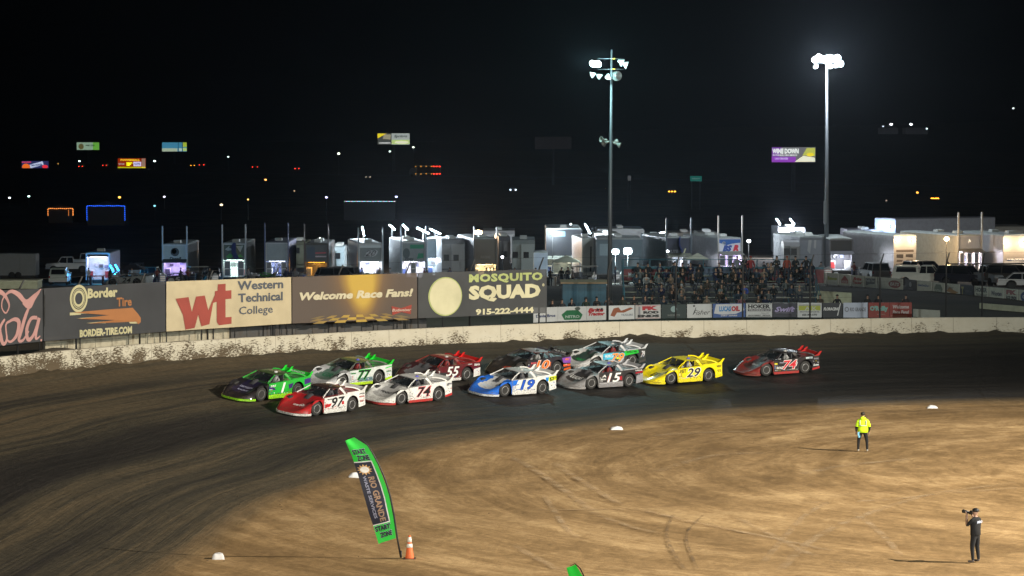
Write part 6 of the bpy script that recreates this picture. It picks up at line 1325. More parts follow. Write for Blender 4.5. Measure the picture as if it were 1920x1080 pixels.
def camper(x0, x1, yt, Y, label, yaw=0, c=(.36,.38,.40), L=9, win=((.2,.55),(.6,.55)), ac=2):
    s = F/Y; cx = (x0+x1)/2; b = ground_at(cx, Y); W = (x1-x0)/s; H = at(cx, yt, Y).z-b.z; w = W/2
    root = empty('camper', b, label, 'camper', R(yaw), 'campers and living quarters parked in the pit')
    mb = MB(); mb.use(M(c, .4, 0, 0, .1, .25)); mb.prism([(0,.5),(-.05,1.6),(.0,H-.5),(.35,H-.1),(.8,H),(L-.5,H),(L,H-.3),(L,.5)], lambda a, z: (-w, a, z), lambda a, z: (w, a, z)); mb.build('body', None, root)
    mb = MB(); mb.use(M((c[0]*1.1, c[1]*1.1, c[2]*1.1), .4)); mb.box((-w*.2, -.45, 1.0), (w*.9, -.06, H-.55)); mb.build('slide_out', None, root)
    for a, z in win:
        mb = MB(); mb.use(M((.015,.017,.02), .15)); x = -w+W*a; y0 = -.47 if x > -w*.2 else -.075; mb.box((x-.3, y0-.02, H*z-.35), (x+.3, y0+.01, H*z+.35)); mb.build('window', None, root)
    for k in range(ac): mb = MB(); mb.use(M((.42,.44,.42), .6)); y = 1.5+k*3; mb.prism([(y,H),(y+.1,H+.28),(y+.9,H+.3),(y+1.1,H)], lambda a, z: (-.4, a, z), lambda a, z: (.4, a, z)); mb.build('air_conditioner', None, root)
    mb = MB(); mb.use(BLK); mb.box((-w+.1, .3, 0), (w-.1, L-.5, .5)); mb.build('undercarriage', None, root)
    mb = MB(); mb.use(M((.10,.11,.13), .5)); mb.box((-w-.005, -.065, 1.15), (w+.005, -.052, 1.3)) ; mb.build('stripe', None, root)
camper(828, 872, 449, 322, 'grey fifth wheel camper with two dark windows beside the brown gate trailer', yaw=6)
camper(935, 957, 444, 325, 'dark fronted camper behind the blue tarps', c=(.14,.14,.15), yaw=3, win=((.5,.6),)); camper(960, 1003, 449, 322, 'greenish grey camper with one small dark window', c=(.26,.30,.29), win=((.62,.62),(.15,.62)))
camper(905, 965, 432, 365, 'white roofed camper in the second row behind the orange lamp', c=(.40,.40,.40), win=((.3,.75),)); camper(1115, 1160, 438, 340, 'cream camper front half hidden by the steel light pole', c=(.42,.43,.38), win=((.3,.7),))
camper(1460, 1510, 427, 345, 'long camper roof under the two slanted light sticks', c=(.28,.30,.33), L=10, win=((.5,.8),)); camper(1470, 1500, 452, 288, 'grey camper nose with two small windows by the last standees', c=(.24,.25,.26), L=3, win=((.2,.7),(.6,.7)), ac=0)
camper(1208, 1250, 442, 345, 'low lit dark camper behind the bleacher top corner', c=(.10,.14,.16), win=((.4,.6),)); camper(1240, 1330, 436, 370, 'pale long camper roof behind the navy trailer', c=(.36,.34,.30), L=8, win=((.5,.8),))
camper(1310, 1346, 436, 345, 'dim camper roof left of the tricolour gate', c=(.20,.20,.18), win=((.5,.6),)); camper(1590, 1660, 431, 345, 'flat roofed camper under the blue white lamps', c=(.30,.30,.33), L=8, win=((.5,.8),)); camper(1775, 1925, 424, 350, 'long cream camper roof behind the two lift posts', c=(.36,.33,.28), L=8, win=((.4,.8),), ac=3)
camper(622, 645, 462, 335, 'pale blue camper front left of the slanted twenty', c=(.26,.32,.34), win=((.5,.7),), L=6); camper(540, 575, 452, 350, 'dim olive camper behind the orange lit trailer', c=(.10,.11,.08), L=7, win=((.5,.7),))
# enclosed cargo trailer and flat cream box at the far left
r = hauler(-30, 66, 476, 330, 'silver enclosed cargo trailer standing alone at the far left', L=2.4, rear=(.24,.25,.25), side=(.22,.23,.23), panel_c=(.24,.25,.25), ac=0, draw=D_(PB([(.7,.05),(.7,.95),(.705,.95),(.705,.05)],(.1,.1,.1))), roofc=(.25,.27,.27))
for k in (0, 1):
    mb = MB(); x = .2+k*.75; m_ = Matrix.Translation((x, -.12, .38)) @ Matrix.Rotation(math.pi/2, 4, 'X'); mb.use(RUB); mb.lathe([(.18,-.1),(.36,-.1),(.38,-.06),(.38,.06),(.36,.1),(.18,.1)], 16, m_); o = mb.build('wheel', None, r); mb = MB(); mb.use(RIM); mb.lathe([(.001,-.06),(.18,-.08),(.18,.09),(.001,.09)], 12, m_); mb.build('rim', None, o)
def cream_box():
    Y = 240; a = at(-60, 528, Y); b_ = at(70, 528, Y); mb = MB(); mb.use(M((.40,.42,.30), .8, dirt=.3)); z0 = hgt(b_.x, Y); mb.box((a.x, Y, z0), (b_.x, Y+2.4, b_.z)); mb.use(M((.5,.52,.38), .8)); mb.box((a.x-.1, Y-.1, b_.z), (b_.x+.06, Y+2.5, b_.z+.10))
    tag(mb.build('storage_container', None), 'low cream storage container behind the pink script banner', 'container')
cream_box()
# ---- road vehicles --------------------------------------------------------
GLS = M((.012,.014,.017), .08, name='dark_glass')
def vehicle(kind, c, px, py, Y, yaw, label, group='vehicles parked in the pit', heads=0, tails=0, L=5.2, head_c=(1,.95,.85)):
    b = ground_at(px, Y); root = empty({'pickup':'pickup_truck','capped':'pickup_truck','suv':'parked_suv','sedan':'parked_car','truck':'pickup_truck'}[kind], b, label, {'suv':'suv','sedan':'car'}.get(kind, 'pickup truck'), R(yaw), group)
    w = .96; h = L/2; P = M(c, .28, 0, 0, .5, .12); q = lambda mb, n, par=None: mb.build(n, None, par or root)
    prof = {'pickup': [(h,.45),(h,.95),(h-.12,1.08),(h-1.35,1.18),(h-1.42,1.18),(-h,1.12),(-h,.5)], 'suv': [(h,.42),(h,.88),(h-.2,1.0),(h-1.3,1.10),(-h,1.12),(-h,.45)], 'sedan': [(h,.35),(h,.66),(h-.2,.78),(h-1.2,.88),(-h+.2,.92),(-h,.85),(-h,.38)]}
    pr = prof.get(kind, prof['pickup'])
    arches = []
    for ax in (h-.95, -h+1.15): arches += [(ax-.46,.42),(ax-.40,.66),(ax-.2,.80),(ax,.84),(ax+.2,.80),(ax+.40,.66),(ax+.46,.42)]
    a1, a0 = arches[:7], arches[7:]
    poly = pr + a0 + a1
    mb = MB(); mb.use(P); mb.prism(poly, lambda a, z: (a, -w+(.05 if z > 1 else 0), z), lambda a, z: (a, w-(.05 if z > 1 else 0), z)); q(mb, 'body')
    gh = {'pickup': (h-1.45, h-1.95, h-3.0, h-3.15, 1.80), 'capped': (h-1.45, h-1.95, h-3.0, h-3.15, 1.80), 'truck': (h-1.45, h-1.9, h-3.3, h-3.4, 1.86), 'suv': (h-1.25, h-1.9, -h+.35, -h+.08, 1.78), 'sedan': (h-1.25, h-1.95, -h+1.3, -h+.7, 1.38)}[kind]
    zb = 1.12 if kind != 'sedan' else .88; x0, x1, x2, x3, zt = gh
    mb = MB(); mb.use(GLS); mb.add([(x0,-w+.06,zb),(x1,-w+.22,zt),(x2,-w+.22,zt),(x3,-w+.06,zb),(x0,w-.06,zb),(x1,w-.22,zt),(x2,w-.22,zt),(x3,w-.06,zb)], [(0,1,2,3),(7,6,5,4),(0,4,5,1),(2,6,7,3),(1,5,6,2)]); q(mb, 'window_glass')
    mb = MB(); mb.use(P); mb.prism([(x1+.04,zt-.02),(x1-.1,zt+.05),(x2+.1,zt+.05),(x2-.04,zt-.02)], lambda a, z: (a,-w+.20,z), lambda a, z: (a,w-.20,z)); q(mb, 'roof')
    for sd in (1, -1):
        mb = MB(); mb.use(P)
        for (a, z0_, c_, z1_) in ((x0,zb,x1,zt),(x3,zb,x2,zt),((x1+x2)/2,zb,(x1+x2)/2,zt)):
            mb.tube([(a, sd*(w-.05), z0_), (c_, sd*(w-.21), z1_)], .045, 6)
        q(mb, 'pillar')
    if kind == 'capped':
        mb = MB(); mb.use(P); mb.prism([(-h+.02,1.12),(-h+.25,1.82),(x3-.08,1.84),(x3-.02,1.12)], lambda a, z: (a,-w+.06+(.12 if z > 1.5 else 0),z), lambda a, z: (a,w-.06-(.12 if z > 1.5 else 0),z)); cp = q(mb, 'bed_cap')
        mb = MB(); mb.use(GLS)
        for sd in (1,-1): mb.add([(-h+.35,sd*(w-.07),1.25),(-h+.45,sd*(w-.135),1.70),(x3-.30,sd*(w-.135),1.70),(x3-.22,sd*(w-.07),1.25)], [(0,1,2,3)])
        mb.add([(-h+.03,-w+.25,1.22),(-h+.19,-w+.30,1.72),(-h+.19,w-.30,1.72),(-h+.03,w-.25,1.22)], [(0,1,2,3)]); q(mb, 'cap_window', cp)
    for ax in (h-.95, -h+1.15):
        for sd in (1,-1):
            m_ = Matrix.Translation((ax, sd*(w-.12), .37)) @ Matrix.Rotation(-sd*math.pi/2, 4, 'X'); mb = MB(); mb.use(RUB); mb.lathe([(.2,-.11),(.34,-.12),(.37,-.08),(.37,.08),(.34,.12),(.2,.12)], 16, m_); o = q(mb, 'wheel'); mb = MB(); mb.use(RIM); mb.lathe([(.001,.06),(.12,.05),(.2,.11),(.205,-.1)], 14, m_); q(mb, 'rim', o)
    for sd in (1,-1):
        mb = MB(); mb.use(E(head_c, heads) if heads else M((.5,.5,.5), .1)); mb.cbox((h+.01, sd*(w-.22), .82 if kind != 'sedan' else .62), (.05,.26,.14)); q(mb, 'headlight')
        mb = MB(); mb.use(E((1,.05,.03), tails) if tails else M((.2,.01,.01), .2)); mb.cbox((-h-.01, sd*(w-.10), .95 if kind != 'sedan' else .74), (.05,.14,.24)); q(mb, 'taillight')
        mb = MB(); mb.use(P); mb.cbox((x0-.25, sd*(w+.10), zb+.08), (.12,.16,.14)); q(mb, 'mirror')
    mb = MB(); mb.use(M((.25,.25,.26), .4, .5)); mb.cbox((h+.03,0,.50), (.10,1.8,.16)); q(mb, 'bumper'); mb = MB(); mb.use(M((.25,.25,.26), .4, .5)); mb.cbox((-h-.03,0,.52), (.10,1.8,.16)); q(mb, 'bumper')
    mb = MB(); mb.use(BLK); mb.cbox((h+.012,0,.80), (.03,1.1,.18)); q(mb, 'grille')
    return root
vehicle('capped', (.36,.42,.38), 111, 0, 292, 95, 'white pickup with a bed cap seen from behind in the far left pit')
vehicle('truck', (.30,.32,.32), 128, 0, 350, 188, 'silver flatbed pickup parked sideways beyond the capped one', L=5.6)
vehicle('truck', (.24,.26,.27), 158, 0, 362, 10, 'grey crew cab pickup behind the open white trailer', L=5.6)
vehicle('suv', (.22,.25,.27), 256, 0, 330, 95, 'pale suv seen from behind to the left of the pale gate', L=4.8); vehicle('pickup', (.10,.13,.12), 280, 0, 300, 80, 'dark green pickup by the blue barrel', L=5.2)
vehicle('capped', (.56,.58,.52), 1733, 0, 257, -14, 'white pickup with a bed cap parked behind the exit lane boards', L=5.6)
vehicle('suv', (.016,.018,.03), 1808, 0, 254, -32, 'dark navy suv next to the white capped pickup', L=4.9); vehicle('pickup', (.30,.32,.34), 1858, 0, 252, -72, 'silver pickup facing the exit lane by the fence post', L=5.2)
vehicle('suv', (.05,.045,.04), 1902, 0, 250, -35, 'dark brown suv cut by the right frame edge', L=4.8); vehicle('sedan', (.42,.42,.42), 1925, 0, 238, -10, 'pale sedan low at the right frame edge', L=4.7)
vehicle('suv', (.02,.02,.02), 1737, 0, 280, 20, 'black suv roof behind the white capped pickup', L=4.8)
vehicle('suv', (.03,.03,.035), 636, 0, 288, 15, 'black suv in front of the orange lit trailer', L=4.8); vehicle('pickup', (.03,.035,.04), 660, 0, 296, 165, 'dark pickup left of the slanted twenty trailer', L=5.2)
vehicle('sedan', (.10,.10,.11), 975, 0, 284, 20, 'charcoal sedan below the greenish camper', L=4.6); vehicle('suv', (.14,.14,.15), 1640, 0, 274, 100, 'grey suv seen from behind by the exit lane boards', L=4.7)
vehicle('pickup', (.02,.02,.022), 395, 0, 300, 95, 'black pickup seen from behind between the first two gates', L=5.2)
# ---- light sticks and loose lamps -------------------------------------------
def stick(x0, y0, x1, y1, Y, c, st, pw, label, w_=.07):
    a = at(x0, y0, Y); b_ = at(x1, y1, Y); m_ = (a+b_)/2; z = hgt(m_.x, Y)
    root = empty('light_stick', (m_.x, Y, z), label, 'work light', 0, 'tilted light sticks over the pit'); inv = Matrix.Translation(-root.location)
    mb = MB(); mb.use(E(c, st)); mb.tube([a, b_], w_, 8); o = mb.build('lamp_tube', None, root); o.matrix_parent_inverse = inv
    mb = MB(); mb.use(IRON); mb.tube([(m_.x, Y+.12, z), (m_.x, Y+.12, m_.z)], .035, 6); o = mb.build('mast', None, root); o.matrix_parent_inverse = inv
    if pw: lamp('stick_lamp', (m_.x, Y-.8, m_.z), pw*4.5, c, .3)
CW = (.78,.90,1.0)
stick(730,421,740,431,332,CW,45,700,'bright light stick, first of the four over the green gate'); stick(755,421,765,431,332,CW,45,700,'bright light stick, second of the four over the green gate')
stick(782,427,804,438,332,CW,45,1100,'longest bright light stick, third of the four over the green gate'); stick(806,429,826,439,332,CW,45,1100,'bright light stick nearest the grey camper, last of the four')
stick(679,425,683,443,330,CW,30,300,'nearly upright light stick behind the slanted twenty'); stick(1070,420,1076,426,350,CW,40,700,'short light stick above the black hauler roof'); stick(1097,420,1107,438,340,CW,45,900,'steep light stick between the black hauler and the steel pole')
stick(1227,440,1246,435,330,CW,45,700,'nearly level light stick over the dim camper'); stick(1456,410,1463,421,345,(.82,.86,1),45,800,'slanted light stick, first of the pair left of the bright pole'); stick(1481,410,1489,421,345,(.82,.86,1),45,800,'slanted light stick, second of the pair left of the bright pole')
stick(206,497,213,509,300,(.03,.45,1),9,260,'glowing blue light stick nearer the open white trailer'); stick(216,496,223,508,300,(.03,.45,1),9,260,'glowing blue light stick farther from the open white trailer')
def lone(px, py, Y, c, st, pw, label, r=.3):
    p = at(px, py, Y); z = hgt(p.x, Y); root = empty('work_lamp', (p.x, Y, z), label, 'work light', 0, 'round work lamps in the pit'); inv = Matrix.Translation(-root.location)
    mb = MB(); mb.use(E(c, st)); mb.sph(p, (r,.1,r*.8), 12, 8); o = mb.build('bulb', None, root); o.matrix_parent_inverse = inv
    mb = MB(); mb.use(IRON); mb.tube([(p.x, Y+.15, z), (p.x, Y+.15, p.z+.1)], .04, 6); mb.cbox((p.x, Y+.14, p.z), (r*2,.1,r*1.6)); o = mb.build('stand', None, root); o.matrix_parent_inverse = inv
    if pw: lamp('work_glow', (p.x, Y-.8, p.z), pw*4, c, .3)
lone(897,437,345,(1,.62,.36),60,1600,'orange round lamp above the brown gate trailer',.42); lone(1154,472,290,(.72,.95,1),60,500,'cyan white lamp right beside the steel light pole',.35); lone(1177,471,290,(.72,.95,1),60,700,'cyan white lamp a little right of the steel light pole',.42)
lone(1775,448,288,(1,.66,.30),50,150,'warm lamp washing the trailer side yellow',.25); lone(1252,471,300,(.9,.95,1),20,0,'small white lamp under the navy gate',.14); lone(942,482,300,(.95,.95,1),20,0,'small white lamp by the yellow interior',.14); lone(1300,457,320,(.9,.95,1),12,0,'tiny lamp on the brown trailer side',.1)
lone(1036,436,334,(.75,.9,1),30,500,'added cool lamp over the upper lounge of the black hauler',.2); lone(1216,447,330,(.8,.9,1),30,500,'added cool lamp on the low dark camper behind the bleacher',.2)  # extra lamps, added for more glow over the pit
lone(1404,452,300,(.9,.95,1),14,120,'added white lamp right of the tricolour gate',.2); lone(1150,444,330,(.8,.9,1),16,300,'added cool lamp on the pale flat roofed hauler',.18); lone(600,447,335,(1,.95,.85),10,80,'small added warm lamp over the flag painted gate',.12)  # more lamps added to brighten the pit row
# ---- pit clutter: carts, barrels, canopies, cars being worked on ----------------
def cart(px, Y, yaw, c, label):
    b = ground_at(px, Y); root = empty('golf_cart', b, label, 'cart', R(yaw), 'carts standing in the pit')
    mb = MB(); mb.use(M(c, .4, 0, 0, .2, .2)); mb.prism([(1.15,.25),(1.2,.6),(.75,.85),(.6,.45),(-.1,.45),(-.1,.75),(-1.15,.75),(-1.15,.3)], lambda a, z: (a,-.55,z), lambda a, z: (a,.55,z)); mb.build('body', None, root)
    mb = MB(); mb.use(M((.35,.34,.3), .6)); mb.cbox((-.1,0,1.88), (1.9,1.2,.06)); mb.build('canopy', None, root)
    for x in (.75, -.95):
        for y in (.5, -.5): mb = MB(); mb.use(TUB); mb.tube([(x,y,.7),(x*.95,y,1.86)], .025, 6); mb.build('canopy_post', None, root)
    mb = MB(); mb.use(M((.04,.04,.04), .6)); mb.cbox((-.35,0,.82), (.5,1.0,.14)); mb.cbox((-.62,0,1.1), (.1,1.0,.45)); mb.build('seat', None, root)
    for x in (.8,-.75):
        for y in (.5,-.5): mb = MB(); mb.use(RUB); mb.lathe([(.001,-.09),(.22,-.1),(.24,0),(.22,.1),(.001,.09)], 14, Matrix.Translation((x,y,.24)) @ Matrix.Rotation(math.pi/2, 4, 'X')); mb.build('wheel', None, root)
cart(373, 296, 20, (.22,.23,.20), 'beige golf cart with flat canopy between the first two lift gates'); cart(1103, 262, 10, (.03,.03,.03), 'black golf cart with canopy beside the blue booth'); cart(1092, 275, -30, (.25,.24,.2), 'pale golf cart behind the black one'); cart(640, 296, 160, (.05,.05,.06), 'dark golf cart by the slanted twenty trailer')
def canopy(px, yt, Y, w_, c, label):
    p = at(px, yt, Y); z = hgt(p.x, Y); H = p.z-z; root = empty('canopy_tent', (p.x, Y, z), label, 'canopy', 0, 'pop up canopies in the pit')
    mb = MB(); mb.use(M(c, .8)); h = w_/2; mb.add([(-h,-1.5,H-.7),(h,-1.5,H-.7),(h,1.5,H-.7),(-h,1.5,H-.7),(0,0,H)], [(0,1,4),(1,2,4),(2,3,4),(3,0,4)]); mb.build('roof', None, root)
    for sx in (-1,1):
        for sy in (-1,1): mb = MB(); mb.use(GALV); mb.tube([(sx*h,sy*1.5,0),(sx*h,sy*1.5,H-.7)], .03, 6); mb.build('leg', None, root)
canopy(1062, 478, 290, 2.8, (.20,.20,.15), 'olive canopy below the raised awning of the black hauler'); canopy(1308, 474, 296, 2.6, (.20,.20,.15), 'olive canopy beside the navy trailer'); canopy(250, 492, 292, 2.6, (.03,.03,.04), 'black canopy by the blue light sticks')
def barrel(px, Y, c, label):
    b = ground_at(px, Y); mb = MB(); mb.use(M(c, .5)); mb.lathe([(0,0),(.29,0),(.30,.03),(.285,.3),(.30,.32),(.285,.6),(.30,.62),(.29,.88),(0,.88)], 16); o = mb.build('barrel', None); o.location = b; tag(o, label, 'barrel', 'barrels in the pit')
barrel(300, 292, (.02,.10,.42), 'bright blue barrel beside the violet lit trailer'); barrel(411, 296, (.03,.10,.20), 'dull blue barrel beside the green doorway'); barrel(404, 300, (.03,.08,.16), 'dark blue barrel behind the dull blue one')
def table(px, Y, c, label, w_=1.8, top=(.5,.5,.55)):
    b = ground_at(px, Y); root = empty('work_table', b, label, 'table', 0, 'tables and toolboxes in the pit'); mb = MB(); mb.use(M(top, .5)); mb.cbox((0,0,.92), (w_,.7,.08)); mb.build('tabletop', None, root)
    for sx in (-1,1): mb = MB(); mb.use(M(c, .6)); mb.box((sx*(w_/2-.1)-.08,-.3,0), (sx*(w_/2-.1)+.08,.3,.88)); mb.build('leg', None, root)
table(575, 292, (.3,.3,.34), 'white topped table near the orange interior'); table(181, 290, (.05,.02,.02), 'red topped tool table in front of the open white trailer', 1.4, (.42,.03,.02)); table(880, 292, (.02,.10,.4), 'table under a blue and white tarp beside the brown gate', 2.6, (.08,.20,.55)); table(948, 290, (.2,.22,.4), 'table heaped with white parts right of the dark crew', 2.4, (.30,.34,.55)); table(1010, 270, (.3,.25,.2), 'long pale table behind the number banner', 3.4, (.42,.34,.28)); table(1178, 255, (.4,.4,.4), 'white counter left of the bleacher stairs', 1.6, (.6,.6,.58)); table(820, 296, (.4,.42,.5), 'low white trailer ramp by the grey camper', 1.8, (.55,.57,.65))
pspec = lambda **k: dict(dict(num='5', numc=W_, nose=(.10,.10,.10), side=(.10,.10,.10), roof=(.08,.08,.08), spoiler=(.1,.1,.1), lip=(.1,.1,.1), rocker=(.1,.1,.1)), **k)
for px, Y, yaw, sp, lab in [(325,294,200,pspec(nose=(.45,.03,.20),side=(.05,.05,.07),spoiler=(.2,.1,.3)),'pink and black race car parked under the pale gate'),(240,284,165,pspec(side=(.35,.37,.36),nose=(.35,.37,.36),num='24',numc=K_),'pale race car with raised nose by the blue sticks'),(705,290,190,pspec(side=(.10,.10,.11),nose=(.35,.35,.36),num='20'),'dark race car nose in front of the slanted twenty'),(505+15,292,185,pspec(side=(.02,.03,.08),nose=(.02,.03,.08)),'navy race car by the blue posts'),(445+30,300,190,pspec(side=(.05,.30,.05),nose=(.4,.42,.4),num='3'),'green and white race car right of the green doorway'),(1860,278,200,pspec(side=(.5,.5,.55),nose=(.5,.5,.55),num='9',numc=K_),'white race car before the blazing doorway')]:
    b = ground_at(px, Y); c_ = make_car(lab, sp); c_.location = b; c_.rotation_euler = (0,0,R(yaw)); c_['group'] = 'race cars parked in the pit'
for n_, (px, Y, k, c, nm) in enumerate([(165,286,1,(.40,.42,.45),'white hooded top reaching over the red table'),(246,288,0,(.42,.44,.46),'white shirt by the pale race car'),(338,291,2,(.06,.05,.08),'dark shirt at the violet trailer'),(352,292,1,(.02,.02,.03),'black beside the violet trailer'),(545,292,0,(.12,.11,.15),'mauve shirt by the blue posts'),(800,290,0,(.02,.02,.02),'black beside the green gate'),(912,288,1,(.012,.012,.014),'black, first of three before the yellow interior'),(919,289,0,(.012,.012,.014),'black, second of three before the yellow interior'),(926,288,2,(.25,.24,.24),'grey, third of three before the yellow interior'),(1053,264,0,(.012,.012,.014),'black standing left of the golf cart'),(1065,262,1,(.010,.010,.012),'black hood next to the olive canopy'),(1074,264,0,(.35,.28,.26),'pale top by the golf cart'),(1404,262,1,(.02,.02,.02),'black behind the red standee'),(1825,272,0,(.02,.03,.05),'navy before the blazing doorway'),(1893,272,1,(.20,.12,.10),'reddish top by the frame edge'),(712,288,2,(.30,.31,.32),'grey beside the slanted twenty'),(1032,268,2,(.02,.02,.02),'black at the long pale table')]):
    put_person('t', k, ground_at(px, Y), rn.uniform(-1.5,1.5), c, f'pit crew member in {nm}', 'crew members in the pit', 'cap', (.02,.02,.02))

rc = random.Random(11)
def tyre_stack(px, Y, n, label):
    b = ground_at(px, Y); root = empty('tyre_stack', b, label, 'tyre stack', rc.uniform(0,3), 'tyre stacks in the pit')
    for k in range(n):
        mb = MB(); mb.use(RUB); mb.lathe([(.2,.0),(.33,.0),(.36,.05),(.36,.25),(.33,.30),(.2,.30)], 16, Matrix.Translation((rc.uniform(-.03,.03), rc.uniform(-.03,.03), k*.305))); mb.build('tyre', None, root)
def tool_chest(px, Y, c, label):
    b = ground_at(px, Y); root = empty('tool_chest', b, label, 'tool chest', rc.uniform(-.4,.4), 'tool chests in the pit')
    mb = MB(); mb.use(M(c, .35, 0, 0, .3, .1)); mb.box((-.6,-.3,.12), (.6,.3,1.02)); mb.build('cabinet', None, root)
    for k in range(4): mb = MB(); mb.use(M((.5,.5,.52), .3, .6)); mb.box((-.55,-.325,.18+k*.21), (.55,-.305,.34+k*.21)); mb.build('drawer', None, root)
    mb = MB(); mb.use(M((.35,.36,.38), .4)); mb.box((-.66,-.34,1.02), (.66,.34,1.08)); mb.cbox((-.3,0,1.2), (.4,.3,.22)); mb.cbox((.25,.05,1.16), (.3,.2,.15)); mb.build('worktop', None, root)
near = ['by the open white trailer','by the violet doorway','right of the violet doorway','left of the green doorway','right of the green doorway','by the blue posts','left of the orange interior','right of the orange interior','left of the slanted twenty','under the slanted twenty','left of the green gate','right of the green gate','by the grey camper','under the brown gate','right of the brown gate','by the greenish camper','by the small square trailer','behind the blue booth','beneath the cyan lamps','by the stairs','left of the navy trailer','right of the navy trailer','left of the violet white doorway','right of the violet white doorway','by the grey trailer end','left of the dazzling workshop','right of the dazzling workshop','left of the warm round lamps','right of the warm round lamps','by the blazing doorway']
xs_ = [214,300,360,402,472,548,562,620,650,688,742,806,850,886,940,975,1012,1060,1160,1180,1236,1300,1330,1402,1440,1548,1610,1660,1728,1788]
cc = [('red',(.35,.02,.02)),('blue',(.03,.10,.42)),('black',(.03,.03,.03)),('silver',(.4,.4,.42)),('white',(.55,.55,.56))]
for i, (px, nn) in enumerate(zip(xs_, near)):
    Y = 293 if px < 1000 else (282 if px < 1500 else 281)
    cn, c = cc[i % 5]; tool_chest(px+rc.uniform(-4,4), Y+rc.uniform(-3,3), c, f'{cn} tool chest standing {nn}')
    if i % 2 == 0: tyre_stack(px+13, Y-3, 2+i % 3, f'stack of black tyres {nn}')
    put_person('t', i % 3, ground_at(px-9+rc.uniform(-3,3), Y-4), rc.uniform(-2,2), rc.choice([(.02,.02,.02),(.25,.25,.27),(.05,.06,.12),(.15,.03,.03)]), f'crew member working {nn} next to a tool chest', 'crew members in the pit', 'cap', (.02,.02,.02))
    if i % 3 == 1:
        b = ground_at(px+20, Y-2); mb = MB(); mb.use(M(rc.choice([(.35,.02,.02),(.5,.5,.5),(.02,.2,.4)]), .5)); mb.prism([(-.3,0),(-.3,.55),(-.1,.7),(.15,.7),(.3,.55),(.3,0)], lambda a, z: (a,-.25,z), lambda a, z: (a,.25,z)); mb.use(BLK); mb.tube([(-.2,0,.72),(-.2,0,.80),(.2,0,.80),(.2,0,.72)], .03, 5)
        o = mb.build('generator', None); o.location = b; tag(o, f'small boxy generator {nn}', 'generator', 'generators in the pit')
# ------------------------------------------------------------------ far background
def billboard(x0, x1, y0, y1, Y, base, es, draw, label, pole=True, edge=0):
    a = at(x0, y1, Y); b_ = at(x1, y0, Y); cx = (a.x+b_.x)/2; z = hgt(cx, Y); W = b_.x-a.x; H = b_.z-a.z
    root = empty('billboard', (cx, Y, z), label, 'billboard', 0, 'lit billboards along the distant highway'); zb = a.z-z
    mb = MB(); mb.use(M(.02, .6)); mb.box((-W/2, .1, zb-.2), (W/2, 1.2, zb+H+.2)); mb.build('frame', None, root)
    mb = MB(); mb.use(E(base, es*1.7)); mb.box((-W/2, -.05, zb), (W/2, .05, zb+H)); f_ = mb.build('face', None, root)
    mb = MB(); draw(mb, lambda u, v, off=.2: (-W/2+W*u, -off, zb+H*v)); mb.build('face_print', None, f_, fix=False)
    mb = MB(); mb.use(M(.12, .6)); mb.tube([(0,.8,0),(0,.8,zb)], .6, 8); mb.build('pole', None, root)
EB = lambda x0, y0, x1, y1, c, s_, off=.15: (lambda mb, fn: rect(mb, lambda a, b_: fn(a, b_, off), x0, y0, x1, y1, E(c, s_*1.7)))
ET = lambda t, c, s_, cx, cy, w_, h_, b=.05, sh=0, rot=0: (lambda mb, fn: put_text(mb, t, lambda a, b_: fn(a, b_, .35), cx, cy, w_, h_, E(c, s_*1.7), b, sh, 1, rot))
EP = lambda pts, c, s_, off=.25: (lambda mb, fn: blob(mb, lambda a, b_: fn(a, b_, off), pts, E(c, s_*1.7)))
billboard(41, 91, 302, 320, 1300, (.03,.04,.14), .7, D_(EP(ell(.16,.40,.15,.34,12),(.8,.15,.02),1),EB(.0,.82,.35,.95,(.6,.05,.15),.8),EP([(.32,.25),(.30,.62),(.78,.98),(.82,.62)],(.55,.62,.80),.9,.28),ET('GRILL BURGER',(.05,.08,.25),.5,.56,.60,.44,.2,.04,0,.25),EP(ell(.87,.42,.11,.18,12),(.8,.03,.05),1)), 'blue billboard with an orange burger and slanted white block')
billboard(144, 186, 267, 281, 1500, (.42,.62,.45), .55, D_(EB(.72,0,1,1,(.2,.6,.08),.6),EP(ell(.20,.45,.12,.4,10),(.25,.22,.08),.4),ET('FAMILY CARE',(.05,.15,.05),.2,.6,.6,.4,.2)), 'pale green billboard high at the far left')
billboard(221, 273, 297, 318, 1300, (.30,.02,.0), .8, D_(EB(0,0,1,.25,(.55,.55,.01),.8),ET('POWERBALL',(.9,.6,.03),.9,.45,.86,.7,.18),EB(.30,.32,.54,.68,(.35,.02,0),.5),ET('BIG',(.9,.85,.01),1,.42,.50,.22,.34,.12),EB(.56,.30,.84,.70,(.65,.62,.85),.9),ET('NUTS',(.3,.25,.5),.5,.70,.50,.2,.2),ET("THAT'S ONE",(.6,.55,.5),.6,.13,.5,.22,.16),EB(.86,.08,.99,.98,(.45,.28,.20),.6)), 'red and yellow billboard with a big yellow word')
billboard(304, 350, 267, 284, 1500, (.08,.35,.55), .6, D_(EB(0,0,.62,.35,(.5,.62,.45),.7),EB(.65,0,.67,1,(.0,.02,.02),.2,.2),EB(.82,0,.84,1,(.0,.02,.02),.2,.2),EB(.85,.5,1,1,(.5,.65,.05),.7),EB(.68,.05,.81,.35,(.5,.65,.55),.8),EB(.85,.05,1,.38,(.5,.7,.2),.8)), 'turquoise billboard with yellow end panes')
